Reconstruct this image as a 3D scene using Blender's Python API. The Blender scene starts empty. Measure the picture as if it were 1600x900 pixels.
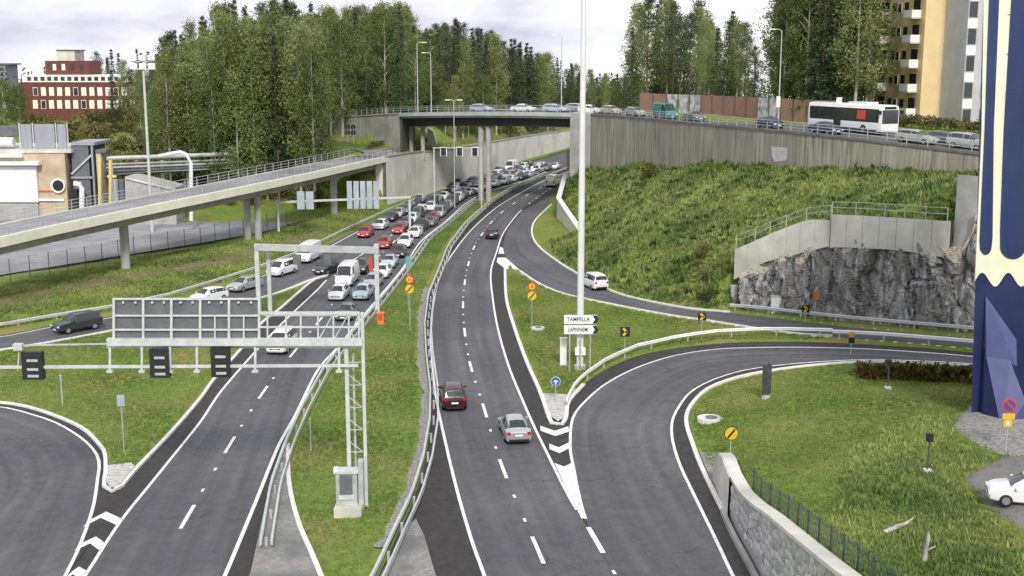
import bpy, bmesh, math, random
import numpy as np
from mathutils import Vector, Matrix, noise

# ---------------------------------------------------------------- camera, sky, sun
F, CH, HORIZON = 1900.0, 25.5, 90.0            # focal length in photo pixels, camera height (m), horizon row
PITCH = math.atan((450.0 - HORIZON) / F)
scene = bpy.context.scene
col = scene.collection
cam_d = bpy.data.cameras.new('camera')
cam_d.sensor_width = 36.0
cam_d.lens = F / 1600.0 * 36.0
cam_d.clip_start, cam_d.clip_end = 0.5, 6000.0
cam = bpy.data.objects.new('camera', cam_d)
col.objects.link(cam)
cam.location = (0, 0, CH)
cam.rotation_euler = (math.pi / 2 - PITCH, 0, 0)
scene.camera = cam

SUN_EL, SUN_AZ = math.radians(38), math.radians(174)     # azimuth the light comes from, clockwise from +Y
world = bpy.data.worlds.new('World')
scene.world = world
world.use_nodes = True
wt = world.node_tree
wt.nodes.clear()
w_out = wt.nodes.new('ShaderNodeOutputWorld')
w_mix = wt.nodes.new('ShaderNodeMixShader')
w_sky = wt.nodes.new('ShaderNodeTexSky')
w_sky.sky_type = 'NISHITA'
w_sky.sun_disc = False
w_sky.sun_elevation = SUN_EL
w_sky.sun_rotation = SUN_AZ
w_b1 = wt.nodes.new('ShaderNodeBackground')
w_b1.inputs['Strength'].default_value = 0.13
w_b2 = wt.nodes.new('ShaderNodeBackground')
w_b2.inputs['Strength'].default_value = 1.0
w_co = wt.nodes.new('ShaderNodeTexCoord')
w_map = wt.nodes.new('ShaderNodeMapping')
w_map.inputs['Scale'].default_value = (1.0, 1.0, 3.2)
w_map.inputs['Location'].default_value = (0.12, 0.3, 0.0)
w_n1 = wt.nodes.new('ShaderNodeTexNoise')
w_n1.inputs['Scale'].default_value = 3.4
w_n1.inputs['Detail'].default_value = 8
w_n1.inputs['Roughness'].default_value = 0.55
w_r1 = wt.nodes.new('ShaderNodeValToRGB')
w_r1.color_ramp.elements[0].position = 0.36
w_r1.color_ramp.elements[0].color = (0.46, 0.46, 0.58, 1)
w_r1.color_ramp.elements[1].position = 0.54
w_r1.color_ramp.elements[1].color = (0.87, 0.875, 0.895, 1)
w_n2 = wt.nodes.new('ShaderNodeTexNoise')
w_n2.inputs['Scale'].default_value = 2.1
w_n2.inputs['Detail'].default_value = 6
w_r2 = wt.nodes.new('ShaderNodeValToRGB')
w_r2.color_ramp.elements[0].position = 0.30
w_r2.color_ramp.elements[0].color = (0.55, 0.55, 0.55, 1)
w_r2.color_ramp.elements[1].position = 0.45
w_r2.color_ramp.elements[1].color = (1, 1, 1, 1)
L_ = wt.links.new
L_(w_co.outputs['Generated'], w_map.inputs['Vector'])
L_(w_map.outputs['Vector'], w_n1.inputs['Vector'])
L_(w_map.outputs['Vector'], w_n2.inputs['Vector'])
L_(w_n1.outputs['Fac'], w_r1.inputs['Fac'])
L_(w_n2.outputs['Fac'], w_r2.inputs['Fac'])
L_(w_sky.outputs['Color'], w_b1.inputs['Color'])
L_(w_r1.outputs['Color'], w_b2.inputs['Color'])
L_(w_r2.outputs['Color'], w_mix.inputs['Fac'])
L_(w_b1.outputs[0], w_mix.inputs[1])
L_(w_b2.outputs[0], w_mix.inputs[2])
L_(w_mix.outputs[0], w_out.inputs['Surface'])

sun_d = bpy.data.lights.new('sun', 'SUN')
sun_d.energy = 2.3
sun_d.angle = math.radians(10)
sun_d.color = (1.0, 0.95, 0.87)
sun = bpy.data.objects.new('sun', sun_d)
col.objects.link(sun)
_sd = Vector((math.sin(SUN_AZ) * math.cos(SUN_EL), math.cos(SUN_AZ) * math.cos(SUN_EL), math.sin(SUN_EL)))
sun.rotation_euler = (-_sd).to_track_quat('-Z', 'Y').to_euler()
scene.view_settings.view_transform = 'Standard'
scene.view_settings.look = 'None'
scene.view_settings.gamma = 1.0
scene.view_settings.use_curve_mapping = False
scene.view_settings.exposure = 0.4
scene.cycles.max_bounces = 6
scene.cycles.transparent_max_bounces = 8

random.seed(7)
RNG = np.random.default_rng(11)

# ---------------------------------------------------------------- pixel -> world
CP, SP = math.cos(PITCH), math.sin(PITCH)
def ray(px, py):
    u, v = (px - 800.0) / F, (450.0 - py) / F
    return Vector((u, CP + v * SP, -SP + v * CP))
def P(px, py, z=0.0):                 # the point at height z seen at that pixel
    d = ray(px, py)
    t = (z - CH) / d.z
    return Vector((d.x * t, d.y * t, z))
def PD(px, py, Y):                    # the point at distance Y seen at that pixel
    d = ray(px, py)
    t = Y / d.y
    return Vector((d.x * t, Y, CH + d.z * t))
def proj(p):
    q = Vector(p) - Vector((0, 0, CH))
    dep = q.y * CP - q.z * SP
    up = q.y * SP + q.z * CP
    return 800 + F * q.x / dep, 450 - F * up / dep
def zr(x, y):                         # height of the carriageways: flat, the ramps on the right climb
    t = max(0.0, x - 12.0)
    return 0.14 * t * t / (t + 5.0) if y > 74 else 0.0
def R(px, py):
    z = 0.0
    for _ in range(14):
        p = P(px, py, z)
        z = 0.5 * z + 0.5 * zr(p.x, p.y)
    return P(px, py, z)
def RP(pts):
    return [R(*p) for p in pts]

# ---------------------------------------------------------------- polylines
def smooth_line(pts, n=None, step=2.0):
    """Catmull-Rom through the points, resampled evenly."""
    pts = [Vector(p) for p in pts]
    ext = [pts[0] * 2 - pts[1]] + pts + [pts[-1] * 2 - pts[-2]]
    fine = []
    for i in range(1, len(ext) - 2):
        a, b, c, d = ext[i - 1:i + 3]
        for k in range(12):
            t = k / 12
            fine.append(0.5 * ((2 * b) + (c - a) * t + (2 * a - 5 * b + 4 * c - d) * t * t + (3 * b - a - 3 * c + d) * t ** 3))
    fine.append(pts[-1])
    return resample(fine, n, step)
def resample(pts, n=None, step=2.0):
    cum = [0.0]
    for a, b in zip(pts, pts[1:]):
        cum.append(cum[-1] + (b - a).length)
    if n is None:
        n = max(2, int(cum[-1] / step) + 1)
    out, j = [], 0
    for i in range(n):
        s = cum[-1] * i / (n - 1)
        while j < len(cum) - 2 and cum[j + 1] < s:
            j += 1
        t = (s - cum[j]) / max(1e-6, cum[j + 1] - cum[j])
        out.append(pts[j].lerp(pts[j + 1], min(1.0, t)))
    return out
def tangents(pts):
    out = []
    for i in range(len(pts)):
        a, b = pts[max(0, i - 1)], pts[min(len(pts) - 1, i + 1)]
        t = (b - a)
        t.z = 0
        out.append(t.normalized())
    return out
def offset(pts, d):                   # to the right of travel
    return [p + Vector((t.y, -t.x, 0)) * d for p, t in zip(pts, tangents(pts))]
def length(pts):
    return sum((b - a).length for a, b in zip(pts, pts[1:]))
def along(pts, s):
    for a, b in zip(pts, pts[1:]):
        l = (b - a).length
        if s <= l:
            return a.lerp(b, s / max(l, 1e-6)), (b - a).normalized()
        s -= l
    return pts[-1].copy(), (pts[-1] - pts[-2]).normalized()

# ---------------------------------------------------------------- mesh builder
class MB:
    def __init__(s):
        s.v, s.f, s.mi, s.cur = [], [], [], 0
    def add(s, vs, fs):
        o = len(s.v)
        s.v += [tuple(v) for v in vs]
        s.f += [tuple(i + o for i in f) for f in fs]
        s.mi += [s.cur] * len(fs)
        return s
    def quad(s, a, b, c, d):
        return s.add([a, b, c, d], [(0, 1, 2, 3)])
    def box(s, c, size, rz=0.0, taper=1.0):
        x, y, z = size[0] / 2, size[1] / 2, size[2] / 2
        cr, sr = math.cos(rz), math.sin(rz)
        vs = []
        for k in (-1, 1):
            t = taper if k > 0 else 1.0
            for i, j in ((-1, -1), (1, -1), (1, 1), (-1, 1)):
                px, py = i * x * t, j * y * t
                vs.append((c[0] + px * cr - py * sr, c[1] + px * sr + py * cr, c[2] + k * z))
        return s.add(vs, [(3, 2, 1, 0), (4, 5, 6, 7), (0, 1, 5, 4), (1, 2, 6, 5), (2, 3, 7, 6), (3, 0, 4, 7)])
    def beam(s, a, b, w, h):          # square bar between two points
        a, b = Vector(a), Vector(b)
        t = (b - a).normalized()
        up = Vector((0, 0, 1)) if abs(t.z) < 0.95 else Vector((0, 1, 0))
        r = t.cross(up).normalized() * (w / 2)
        u = r.cross(t).normalized() * (h / 2)
        vs = [p + i * r + j * u for p in (a, b) for i, j in ((-1, -1), (1, -1), (1, 1), (-1, 1))]
        return s.add(vs, [(0, 1, 2, 3), (7, 6, 5, 4), (4, 5, 1, 0), (5, 6, 2, 1), (6, 7, 3, 2), (7, 4, 0, 3)])
    def tube(s, pts, r, n=8):
        pts = [Vector(p) for p in pts]
        rs = r if isinstance(r, (list, tuple)) else [r] * len(pts)
        vs, fs = [], []
        for i, p in enumerate(pts):
            t = (pts[min(i + 1, len(pts) - 1)] - pts[max(i - 1, 0)]).normalized()
            up = Vector((0, 0, 1)) if abs(t.z) < 0.9 else Vector((0, 1, 0))
            a = t.cross(up).normalized()
            b = a.cross(t).normalized()
            for k in range(n):
                q = 2 * math.pi * k / n
                vs.append(p + (a * math.cos(q) + b * math.sin(q)) * rs[i])
        for i in range(len(pts) - 1):
            for k in range(n):
                fs.append((i * n + k, i * n + (k + 1) % n, (i + 1) * n + (k + 1) % n, (i + 1) * n + k))
        fs.append(tuple(range(n))[::-1])
        fs.append(tuple((len(pts) - 1) * n + k for k in range(n)))
        return s.add(vs, fs)
    def prism(s, poly, z0, z1):       # poly: xy list
        n = len(poly)
        vs = [(p[0], p[1], z0) for p in poly] + [(p[0], p[1], z1) for p in poly]
        fs = [tuple(range(n))[::-1], tuple(range(n, 2 * n))] + [(i, (i + 1) % n, n + (i + 1) % n, n + i) for i in range(n)]
        return s.add(vs, fs)
    def sheet(s, front, back):        # two matching 3D outlines: a plate with thickness
        n = len(front)
        fs = [tuple(range(n)), tuple(range(n, 2 * n))[::-1]] + [(i, n + i, n + (i + 1) % n, (i + 1) % n) for i in range(n)]
        return s.add(list(front) + list(back), fs)
    def sweep(s, path, prof, closed=True):
        n, m = len(path), len(prof)
        ts = tangents(path)
        vs = [p + Vector((t.y, -t.x, 0)) * o + Vector((0, 0, u)) for p, t in zip(path, ts) for o, u in prof]
        fs = []
        for i in range(n - 1):
            for k in range(m if closed else m - 1):
                k2 = (k + 1) % m
                fs.append((i * m + k, i * m + k2, (i + 1) * m + k2, (i + 1) * m + k))
        if closed:
            fs += [tuple(range(m)), tuple((n - 1) * m + k for k in range(m))[::-1]]
        return s.add(vs, fs)
    def mesh(s, name, mats=(), smooth=None, fix=True):
        me = bpy.data.meshes.new(name)
        me.from_pydata(s.v, [], s.f)
        for m in mats:
            me.materials.append(m)
        if len(mats) > 1:
            me.polygons.foreach_set('material_index', s.mi)
        if fix:
            bm = bmesh.new()
            bm.from_mesh(me)
            bmesh.ops.recalc_face_normals(bm, faces=bm.faces)
            bm.to_mesh(me)
            bm.free()
        if smooth is not None:
            me.polygons.foreach_set('use_smooth', [True] * len(me.polygons))
            me.set_sharp_from_angle(angle=math.radians(smooth))
        me.update()
        return me
    def obj(s, name, mats, parent=None, smooth=None, fix=True):
        if not isinstance(mats, (list, tuple)):
            mats = (mats,)
        return link(name, s.mesh(name, mats, smooth, fix), parent)
def link(name, me, parent=None):
    o = bpy.data.objects.new(name, me)
    col.objects.link(o)
    if parent is not None:
        o.parent = parent
    return o
def tag(o, label=None, cat=None, group=None, kind=None):
    for k, v in (('label', label), ('category', cat), ('group', group), ('kind', kind)):
        if v:
            o[k] = v
    return o
def thing(name, loc, label, cat, group=None, rz=0.0):
    o = bpy.data.objects.new(name, None)
    o.empty_display_size = 0.3
    col.objects.link(o)
    o.location = loc
    o.rotation_euler = (0, 0, rz)
    return tag(o, label, cat, group)
def shift(mb, loc):                   # world-space builder made local to a thing standing at loc (no rotation)
    mb.v = [(a - loc[0], b - loc[1], c - loc[2]) for a, b, c in mb.v]
    return mb

# ---------------------------------------------------------------- materials
MATS = {}
def M(name, c1, c2=None, rough=0.8, scale=3.0, detail=6.0, bump=0.0, bscale=None, metal=0.0, stretch=(1, 1, 1), lo=0.35, hi=0.65,
      spec=0.5, c3=None, scale3=0.15, objrand=0.0):
    m = bpy.data.materials.new(name)
    m.use_nodes = True
    nt = m.node_tree
    b = nt.nodes['Principled BSDF']
    b.inputs['Roughness'].default_value = rough
    b.inputs['Metallic'].default_value = metal
    b.inputs['Specular IOR Level'].default_value = spec
    c2 = c2 or tuple(min(1, c * 1.18 + 0.004) for c in c1)
    tc = nt.nodes.new('ShaderNodeTexCoord')
    geo = nt.nodes.new('ShaderNodeNewGeometry')
    mp = nt.nodes.new('ShaderNodeMapping')
    mp.inputs['Scale'].default_value = stretch
    nt.links.new(geo.outputs['Position'], mp.inputs['Vector'])
    n = nt.nodes.new('ShaderNodeTexNoise')
    n.inputs['Scale'].default_value = scale
    n.inputs['Detail'].default_value = detail
    n.inputs['Roughness'].default_value = 0.62
    nt.links.new(mp.outputs['Vector'], n.inputs['Vector'])
    r = nt.nodes.new('ShaderNodeValToRGB')
    r.color_ramp.elements[0].position, r.color_ramp.elements[1].position = lo, hi
    r.color_ramp.elements[0].color = (*c1, 1)
    r.color_ramp.elements[1].color = (*c2, 1)
    nt.links.new(n.outputs['Fac'], r.inputs['Fac'])
    out = r.outputs['Color']
    if c3:
        n3 = nt.nodes.new('ShaderNodeTexNoise')
        n3.inputs['Scale'].default_value = scale3
        n3.inputs['Detail'].default_value = 7
        nt.links.new(mp.outputs['Vector'], n3.inputs['Vector'])
        r3 = nt.nodes.new('ShaderNodeValToRGB')
        r3.color_ramp.elements[0].position, r3.color_ramp.elements[1].position = 0.45, 0.66
        nt.links.new(n3.outputs['Fac'], r3.inputs['Fac'])
        mx = nt.nodes.new('ShaderNodeMix')
        mx.data_type = 'RGBA'
        nt.links.new(r3.outputs['Color'], mx.inputs['Factor'])
        nt.links.new(out, mx.inputs[6])
        mx.inputs[7].default_value = (*c3, 1)
        out = mx.outputs[2]
    if objrand:
        oi = nt.nodes.new('ShaderNodeObjectInfo')
        hs = nt.nodes.new('ShaderNodeHueSaturation')
        mr = nt.nodes.new('ShaderNodeMapRange')
        mr.inputs['To Min'].default_value, mr.inputs['To Max'].default_value = 1 - objrand, 1 + objrand
        nt.links.new(oi.outputs['Random'], mr.inputs['Value'])
        nt.links.new(mr.outputs[0], hs.inputs['Value'])
        nt.links.new(out, hs.inputs['Color'])
        out = hs.outputs['Color']
    nt.links.new(out, b.inputs['Base Color'])
    if bump:
        nb = nt.nodes.new('ShaderNodeTexNoise')
        nb.inputs['Scale'].default_value = bscale or scale * 3
        nb.inputs['Detail'].default_value = 8
        nt.links.new(mp.outputs['Vector'], nb.inputs['Vector'])
        bp = nt.nodes.new('ShaderNodeBump')
        bp.inputs['Strength'].default_value = bump
        bp.inputs['Distance'].default_value = 0.1
        nt.links.new(nb.outputs['Fac'], bp.inputs['Height'])
        nt.links.new(bp.outputs['Normal'], b.inputs['Normal'])
    MATS[name] = m
    return m
def leaf_mat(name, a, b_, rand=0.25, trans=0.35):
    m = bpy.data.materials.new(name)
    m.use_nodes = True
    nt = m.node_tree
    b = nt.nodes['Principled BSDF']
    b.inputs['Roughness'].default_value = 0.7
    b.inputs['Specular IOR Level'].default_value = 0.2
    at = nt.nodes.new('ShaderNodeAttribute')
    at.attribute_name = 'tint'
    mx = nt.nodes.new('ShaderNodeMix')
    mx.data_type = 'RGBA'
    mx.inputs[6].default_value, mx.inputs[7].default_value = (*a, 1), (*b_, 1)
    nt.links.new(at.outputs['Fac'], mx.inputs['Factor'])
    oi = nt.nodes.new('ShaderNodeObjectInfo')
    hs = nt.nodes.new('ShaderNodeHueSaturation')
    mr = nt.nodes.new('ShaderNodeMapRange')
    mr.inputs['To Min'].default_value, mr.inputs['To Max'].default_value = 1 - rand, 1 + rand
    nt.links.new(oi.outputs['Random'], mr.inputs['Value'])
    nt.links.new(mr.outputs[0], hs.inputs['Value'])
    mh = nt.nodes.new('ShaderNodeMapRange')
    mh.inputs['From Min'].default_value, mh.inputs['From Max'].default_value = 0, 1
    mh.inputs['To Min'].default_value, mh.inputs['To Max'].default_value = 0.488, 0.516
    ml = nt.nodes.new('ShaderNodeMath')
    ml.operation = 'FRACT'
    mm = nt.nodes.new('ShaderNodeMath')
    mm.operation = 'MULTIPLY'
    mm.inputs[1].default_value = 7.31
    nt.links.new(oi.outputs['Random'], mm.inputs[0])
    nt.links.new(mm.outputs[0], ml.inputs[0])
    nt.links.new(ml.outputs[0], mh.inputs['Value'])
    nt.links.new(mh.outputs[0], hs.inputs['Hue'])
    nt.links.new(mx.outputs[2], hs.inputs['Color'])
    nt.links.new(hs.outputs['Color'], b.inputs['Base Color'])
    tr = nt.nodes.new('ShaderNodeBsdfTranslucent')
    nt.links.new(hs.outputs['Color'], tr.inputs['Color'])
    ms = nt.nodes.new('ShaderNodeMixShader')
    ms.inputs[0].default_value = trans
    nt.links.new(b.outputs[0], ms.inputs[1])
    nt.links.new(tr.outputs[0], ms.inputs[2])
    nt.links.new(ms.outputs[0], nt.nodes['Material Output'].inputs['Surface'])
    return m

def road_mat(name, c1, c2, lane=3.6):
    """asphalt with worn wheel tracks running along the UV's v axis (u in metres across)"""
    m = M(name, c1, c2, rough=0.88, scale=1.3, bump=0.12, bscale=30, spec=0.3)
    nt = m.node_tree
    b = nt.nodes['Principled BSDF']
    src = b.inputs['Base Color'].links[0].from_socket
    uv = nt.nodes.new('ShaderNodeUVMap')
    mp = nt.nodes.new('ShaderNodeMapping')
    mp.inputs['Scale'].default_value = (1.0, 0.03, 1)
    nt.links.new(uv.outputs['UV'], mp.inputs['Vector'])
    n = nt.nodes.new('ShaderNodeTexNoise')
    n.inputs['Scale'].default_value = 0.9
    n.inputs['Detail'].default_value = 5
    nt.links.new(mp.outputs['Vector'], n.inputs['Vector'])
    r = nt.nodes.new('ShaderNodeValToRGB')
    r.color_ramp.elements[0].position, r.color_ramp.elements[1].position = 0.3, 0.7
    r.color_ramp.elements[0].color, r.color_ramp.elements[1].color = (0.74, 0.74, 0.75, 1), (1.22, 1.22, 1.22, 1)
    nt.links.new(n.outputs['Fac'], r.inputs['Fac'])
    mx = nt.nodes.new('ShaderNodeMix')
    mx.data_type = 'RGBA'
    mx.blend_type = 'MULTIPLY'
    mx.inputs['Factor'].default_value = 1
    nt.links.new(src, mx.inputs[6])
    nt.links.new(r.outputs['Color'], mx.inputs[7])
    geo = nt.nodes.new('ShaderNodeNewGeometry')
    vo = nt.nodes.new('ShaderNodeTexVoronoi')
    vo.feature = 'DISTANCE_TO_EDGE'
    vo.inputs['Scale'].default_value = 0.085
    nw = nt.nodes.new('ShaderNodeTexNoise')
    nw.inputs['Scale'].default_value = 0.5
    nw.inputs['Detail'].default_value = 6
    wa = nt.nodes.new('ShaderNodeMix')
    wa.data_type = 'VECTOR'
    wa.inputs['Factor'].default_value = 0.5
    sc_ = nt.nodes.new('ShaderNodeVectorMath')
    sc_.operation = 'MULTIPLY_ADD'
    sc_.inputs[1].default_value = (5, 5, 5)
    nt.links.new(geo.outputs['Position'], nw.inputs['Vector'])
    nt.links.new(nw.outputs['Color'], sc_.inputs[0])
    nt.links.new(geo.outputs['Position'], sc_.inputs[2])
    nt.links.new(sc_.outputs[0], vo.inputs['Vector'])
    rc = nt.nodes.new('ShaderNodeValToRGB')
    rc.color_ramp.elements[0].position, rc.color_ramp.elements[1].position = 0.0035, 0.006
    rc.color_ramp.elements[0].color, rc.color_ramp.elements[1].color = (0.80, 0.80, 0.80, 1), (1, 1, 1, 1)
    nt.links.new(vo.outputs['Distance'], rc.inputs['Fac'])
    np_ = nt.nodes.new('ShaderNodeTexNoise')
    np_.inputs['Scale'].default_value = 0.07
    np_.inputs['Detail'].default_value = 9
    nt.links.new(geo.outputs['Position'], np_.inputs['Vector'])
    rp_ = nt.nodes.new('ShaderNodeValToRGB')
    rp_.color_ramp.elements[0].position, rp_.color_ramp.elements[1].position = 0.40, 0.60
    rp_.color_ramp.elements[0].color, rp_.color_ramp.elements[1].color = (0.86, 0.86, 0.88, 1), (1.1, 1.1, 1.09, 1)
    nt.links.new(np_.outputs['Fac'], rp_.inputs['Fac'])
    last = mx.outputs[2]
    for o_ in (rc.outputs['Color'], rp_.outputs['Color']):
        m2 = nt.nodes.new('ShaderNodeMix')
        m2.data_type = 'RGBA'
        m2.blend_type = 'MULTIPLY'
        m2.inputs['Factor'].default_value = 1
        nt.links.new(last, m2.inputs[6])
        nt.links.new(o_, m2.inputs[7])
        last = m2.outputs[2]
    nt.links.new(last, b.inputs['Base Color'])
    return m

m_asphalt = road_mat('asphalt', (0.098, 0.098, 0.108), (0.125, 0.125, 0.134))
m_dark = M('asphalt_dark', (0.040, 0.038, 0.039), (0.058, 0.056, 0.056), rough=0.9, scale=1.5, bump=0.15, bscale=30, spec=0.3)
m_yard = M('yard_asphalt', (0.24, 0.24, 0.26), (0.32, 0.32, 0.34), rough=0.9, scale=0.4, c3=(0.16, 0.155, 0.16), scale3=0.08)
m_paint = M('road_paint', (0.40, 0.395, 0.38), (0.80, 0.80, 0.775), rough=0.7, scale=3.5, detail=10, lo=0.30, hi=0.50)
m_kerb = M('kerb_stone', (0.62, 0.61, 0.59), (0.78, 0.77, 0.75), rough=0.8, scale=2.5, bump=0.1)
m_grass = M('grass_ground', (0.105, 0.165, 0.026), (0.20, 0.265, 0.06), rough=0.95, scale=1.4, bump=0.7, bscale=2.2, c3=(0.24, 0.215, 0.075), scale3=0.13, spec=0.1)
m_dirt = M('dry_earth', (0.16, 0.125, 0.08), (0.25, 0.20, 0.12), rough=0.95, scale=0.8, bump=0.5, c3=(0.14, 0.15, 0.05), scale3=0.25, spec=0.1)
m_gravel = M('gravel', (0.17, 0.17, 0.16), (0.33, 0.325, 0.31), rough=0.95, scale=5, bump=0.8, bscale=9, lo=0.4, hi=0.6)
m_cobble = M('pale_gravel', (0.34, 0.33, 0.31), (0.60, 0.59, 0.56), rough=0.9, scale=4, bump=0.6, bscale=5)
m_paving = M('grey_paving', (0.19, 0.19, 0.185), (0.29, 0.29, 0.28), rough=0.9, scale=3, bump=0.3, bscale=10, c3=(0.15, 0.15, 0.15), scale3=0.4)
m_conc = M('board_concrete', (0.15, 0.142, 0.118), (0.39, 0.37, 0.32), rough=0.85, scale=2.6, stretch=(1, 1, 0.06), bump=0.4, bscale=6, lo=0.36, hi=0.66, c3=(0.25, 0.24, 0.20), scale3=0.3)
m_conc_l = M('pale_concrete', (0.54, 0.53, 0.485), (0.68, 0.665, 0.61), rough=0.8, scale=0.6, c3=(0.43, 0.42, 0.375), scale3=0.2)
m_conc_m = M('mid_concrete', (0.34, 0.34, 0.325), (0.44, 0.44, 0.425), rough=0.85, scale=0.7, c3=(0.30, 0.30, 0.285), scale3=0.3)
m_conc_d = M('dark_concrete', (0.11, 0.105, 0.10), (0.17, 0.165, 0.16), rough=0.9, scale=0.8)
m_fascia = M('fascia_paint', (0.70, 0.69, 0.58), (0.82, 0.81, 0.70), rough=0.7, scale=0.7)
m_galv = M('galvanised_steel', (0.42, 0.44, 0.45), (0.58, 0.60, 0.61), rough=0.45, scale=1.5, metal=0.35)
m_galv_l = M('bright_galvanised', (0.48, 0.50, 0.51), (0.62, 0.64, 0.645), rough=0.45, scale=2.0, metal=0.15)
m_steel_d = M('dark_steel', (0.05, 0.055, 0.065), (0.085, 0.09, 0.10), rough=0.5, scale=2)
m_panel_back = M('sign_back', (0.11, 0.12, 0.13), (0.16, 0.17, 0.18), rough=0.55, scale=1.2, metal=0.2)
m_panel_lt = M('pale_sign_back', (0.32, 0.37, 0.44), (0.43, 0.48, 0.54), rough=0.5, scale=1)
m_black = M('black_plastic', (0.012, 0.013, 0.016), (0.02, 0.021, 0.024), rough=0.5)
m_white = M('white_enamel', (0.74, 0.75, 0.76), (0.82, 0.83, 0.83), rough=0.45, scale=1)
m_yellow = M('yellow_enamel', (0.62, 0.42, 0.03), (0.72, 0.50, 0.04), rough=0.4)
m_red = M('red_enamel', (0.55, 0.05, 0.03), (0.62, 0.07, 0.04), rough=0.4)
m_orange = M('orange_plastic', (0.72, 0.16, 0.04), (0.80, 0.20, 0.06), rough=0.5)
m_blue = M('blue_enamel', (0.03, 0.10, 0.38), (0.04, 0.13, 0.45), rough=0.4)
m_glass = M('window_glass', (0.02, 0.025, 0.03), (0.03, 0.035, 0.04), rough=0.08, spec=0.8)
m_tyre = M('tyre', (0.012, 0.012, 0.013), rough=0.8)
m_rim = M('rim', (0.35, 0.36, 0.37), rough=0.35, metal=0.6)
m_lamp = M('headlight', (0.75, 0.76, 0.78), rough=0.1)
m_tail = M('taillight', (0.40, 0.015, 0.012), rough=0.2)
m_rock = M('rock', (0.05, 0.051, 0.055), (0.58, 0.575, 0.55), rough=0.88, scale=1.5, detail=12, stretch=(1.5, 1.5, 0.20), bump=0.7, bscale=3.0, lo=0.38, hi=0.70, c3=(0.20, 0.195, 0.185), scale3=0.5)
m_rock_top = M('pale_rock', (0.40, 0.36, 0.29), (0.56, 0.52, 0.44), rough=0.9, scale=1.2, bump=0.5)
m_bark = M('birch_bark', (0.24, 0.235, 0.215), (0.50, 0.49, 0.46), rough=0.8, scale=2, stretch=(2, 2, 0.6))
m_bark_d = M('dark_bark', (0.09, 0.06, 0.045), (0.17, 0.11, 0.08), rough=0.9, scale=3)
l_birch = leaf_mat('birch_leaves', (0.14, 0.175, 0.06), (0.37, 0.41, 0.165), rand=0.17, trans=0.5)
l_spruce = leaf_mat('spruce_needles', (0.032, 0.054, 0.03), (0.11, 0.145, 0.075), trans=0.15)
l_pine = leaf_mat('pine_needles', (0.042, 0.065, 0.036), (0.145, 0.175, 0.095), trans=0.2)
l_aspen = leaf_mat('aspen_leaves', (0.08, 0.115, 0.038), (0.25, 0.30, 0.11), rand=0.17, trans=0.45)
l_bush = leaf_mat('bush_leaves', (0.085, 0.088, 0.028), (0.25, 0.225, 0.09), rand=0.35)
l_grass = leaf_mat('grass_blades', (0.12, 0.205, 0.042), (0.34, 0.41, 0.135), rand=0.0, trans=0.5)
l_weed = leaf_mat('weed_leaves', (0.09, 0.16, 0.036), (0.43, 0.47, 0.155), rand=0.0, trans=0.45)
# ================================================================ ROAD OUTLINES (traced on the carriageway surface)
LCW_LEFT = [(60, 960), (100, 905), (150, 838), (188, 765), (212, 735), (269, 675), (312, 625), (336, 592), (378, 545), (409, 506), (437, 484), (487, 441),
            (520, 420), (560, 390), (600, 356), (640, 330), (700, 302), (770, 269), (840, 248), (885, 234), (930, 222)]
LCW_RIGHT = [(340, 960), (391, 898), (419, 770), (440, 712), (467, 652), (502, 588), (537, 543), (576, 494), (635, 421), (666, 377), (701, 349),
             (746, 311), (800, 290), (857, 274), (890, 262), (930, 249), (960, 240)]
OFF_LEFT = [(-120, 541), (0, 524), (78, 509), (178, 493), (265, 474), (334, 453), (400, 432), (469, 405), (540, 368), (600, 338), (640, 321), (700, 299)]
OFF_RIGHT = [(-120, 566), (0, 548), (53, 540), (172, 518), (300, 490), (409, 466), (456, 451), (490, 437), (520, 428), (560, 405), (610, 372), (650, 345), (705, 312)]
LOOPL_OUT = [(-200, 628), (-90, 626), (0, 631), (47, 639), (94, 655), (131, 673), (155, 697), (164, 712), (165, 742), (162, 758), (167, 766), (177, 769), (188, 765)]
RCW_LEFT = [(560, 960), (592, 898), (619, 840), (644, 787), (662, 727), (672, 668), (673, 620), (666, 560), (664, 514), (670, 467), (689, 420), (700, 391),
            (728, 354), (769, 317), (806, 295), (853, 275), (884, 264), (925, 251)]
RCW_RIGHT = [(1010, 960), (960, 870), (915, 800), (884, 720), (872, 664), (859, 657), (844, 614), (822, 564), (803, 511), (791, 467), (789, 420), (789, 390), (800, 356),
             (832, 326), (859, 312), (870, 300), (893, 283), (935, 262)]
LOOPR_L = [(1010, 975), (950, 890), (905, 790), (876, 720), (870, 668), (889, 626), (912, 601), (944, 579), (994, 557), (1050, 545), (1125, 537), (1209, 534), (1300, 536), (1415, 542), (1515, 551), (1650, 566)]
LOOPR_R = [(1222, 985), (1181, 898), (1153, 845), (1134, 807), (1097, 736), (1081, 695), (1071, 660), (1078, 636), (1103, 611), (1140, 595), (1187, 584), (1250, 575), (1337, 568), (1415, 569), (1515, 574), (1650, 586)]
EXIT_L = [(816, 330), (796, 356), (787, 380), (789, 404), (812, 423), (844, 444), (881, 459), (925, 469), (1000, 484), (1062, 495), (1100, 500), (1225, 519), (1300, 526), (1415, 534), (1515, 543), (1650, 556)]
EXIT_R = [(868, 302), (853, 322), (836, 342), (829, 362), (838, 384), (869, 409), (900, 429), (953, 456), (1016, 473), (1081, 484), (1140, 489), (1178, 493), (1319, 511), (1415, 520), (1515, 529), (1650, 540)]

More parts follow.
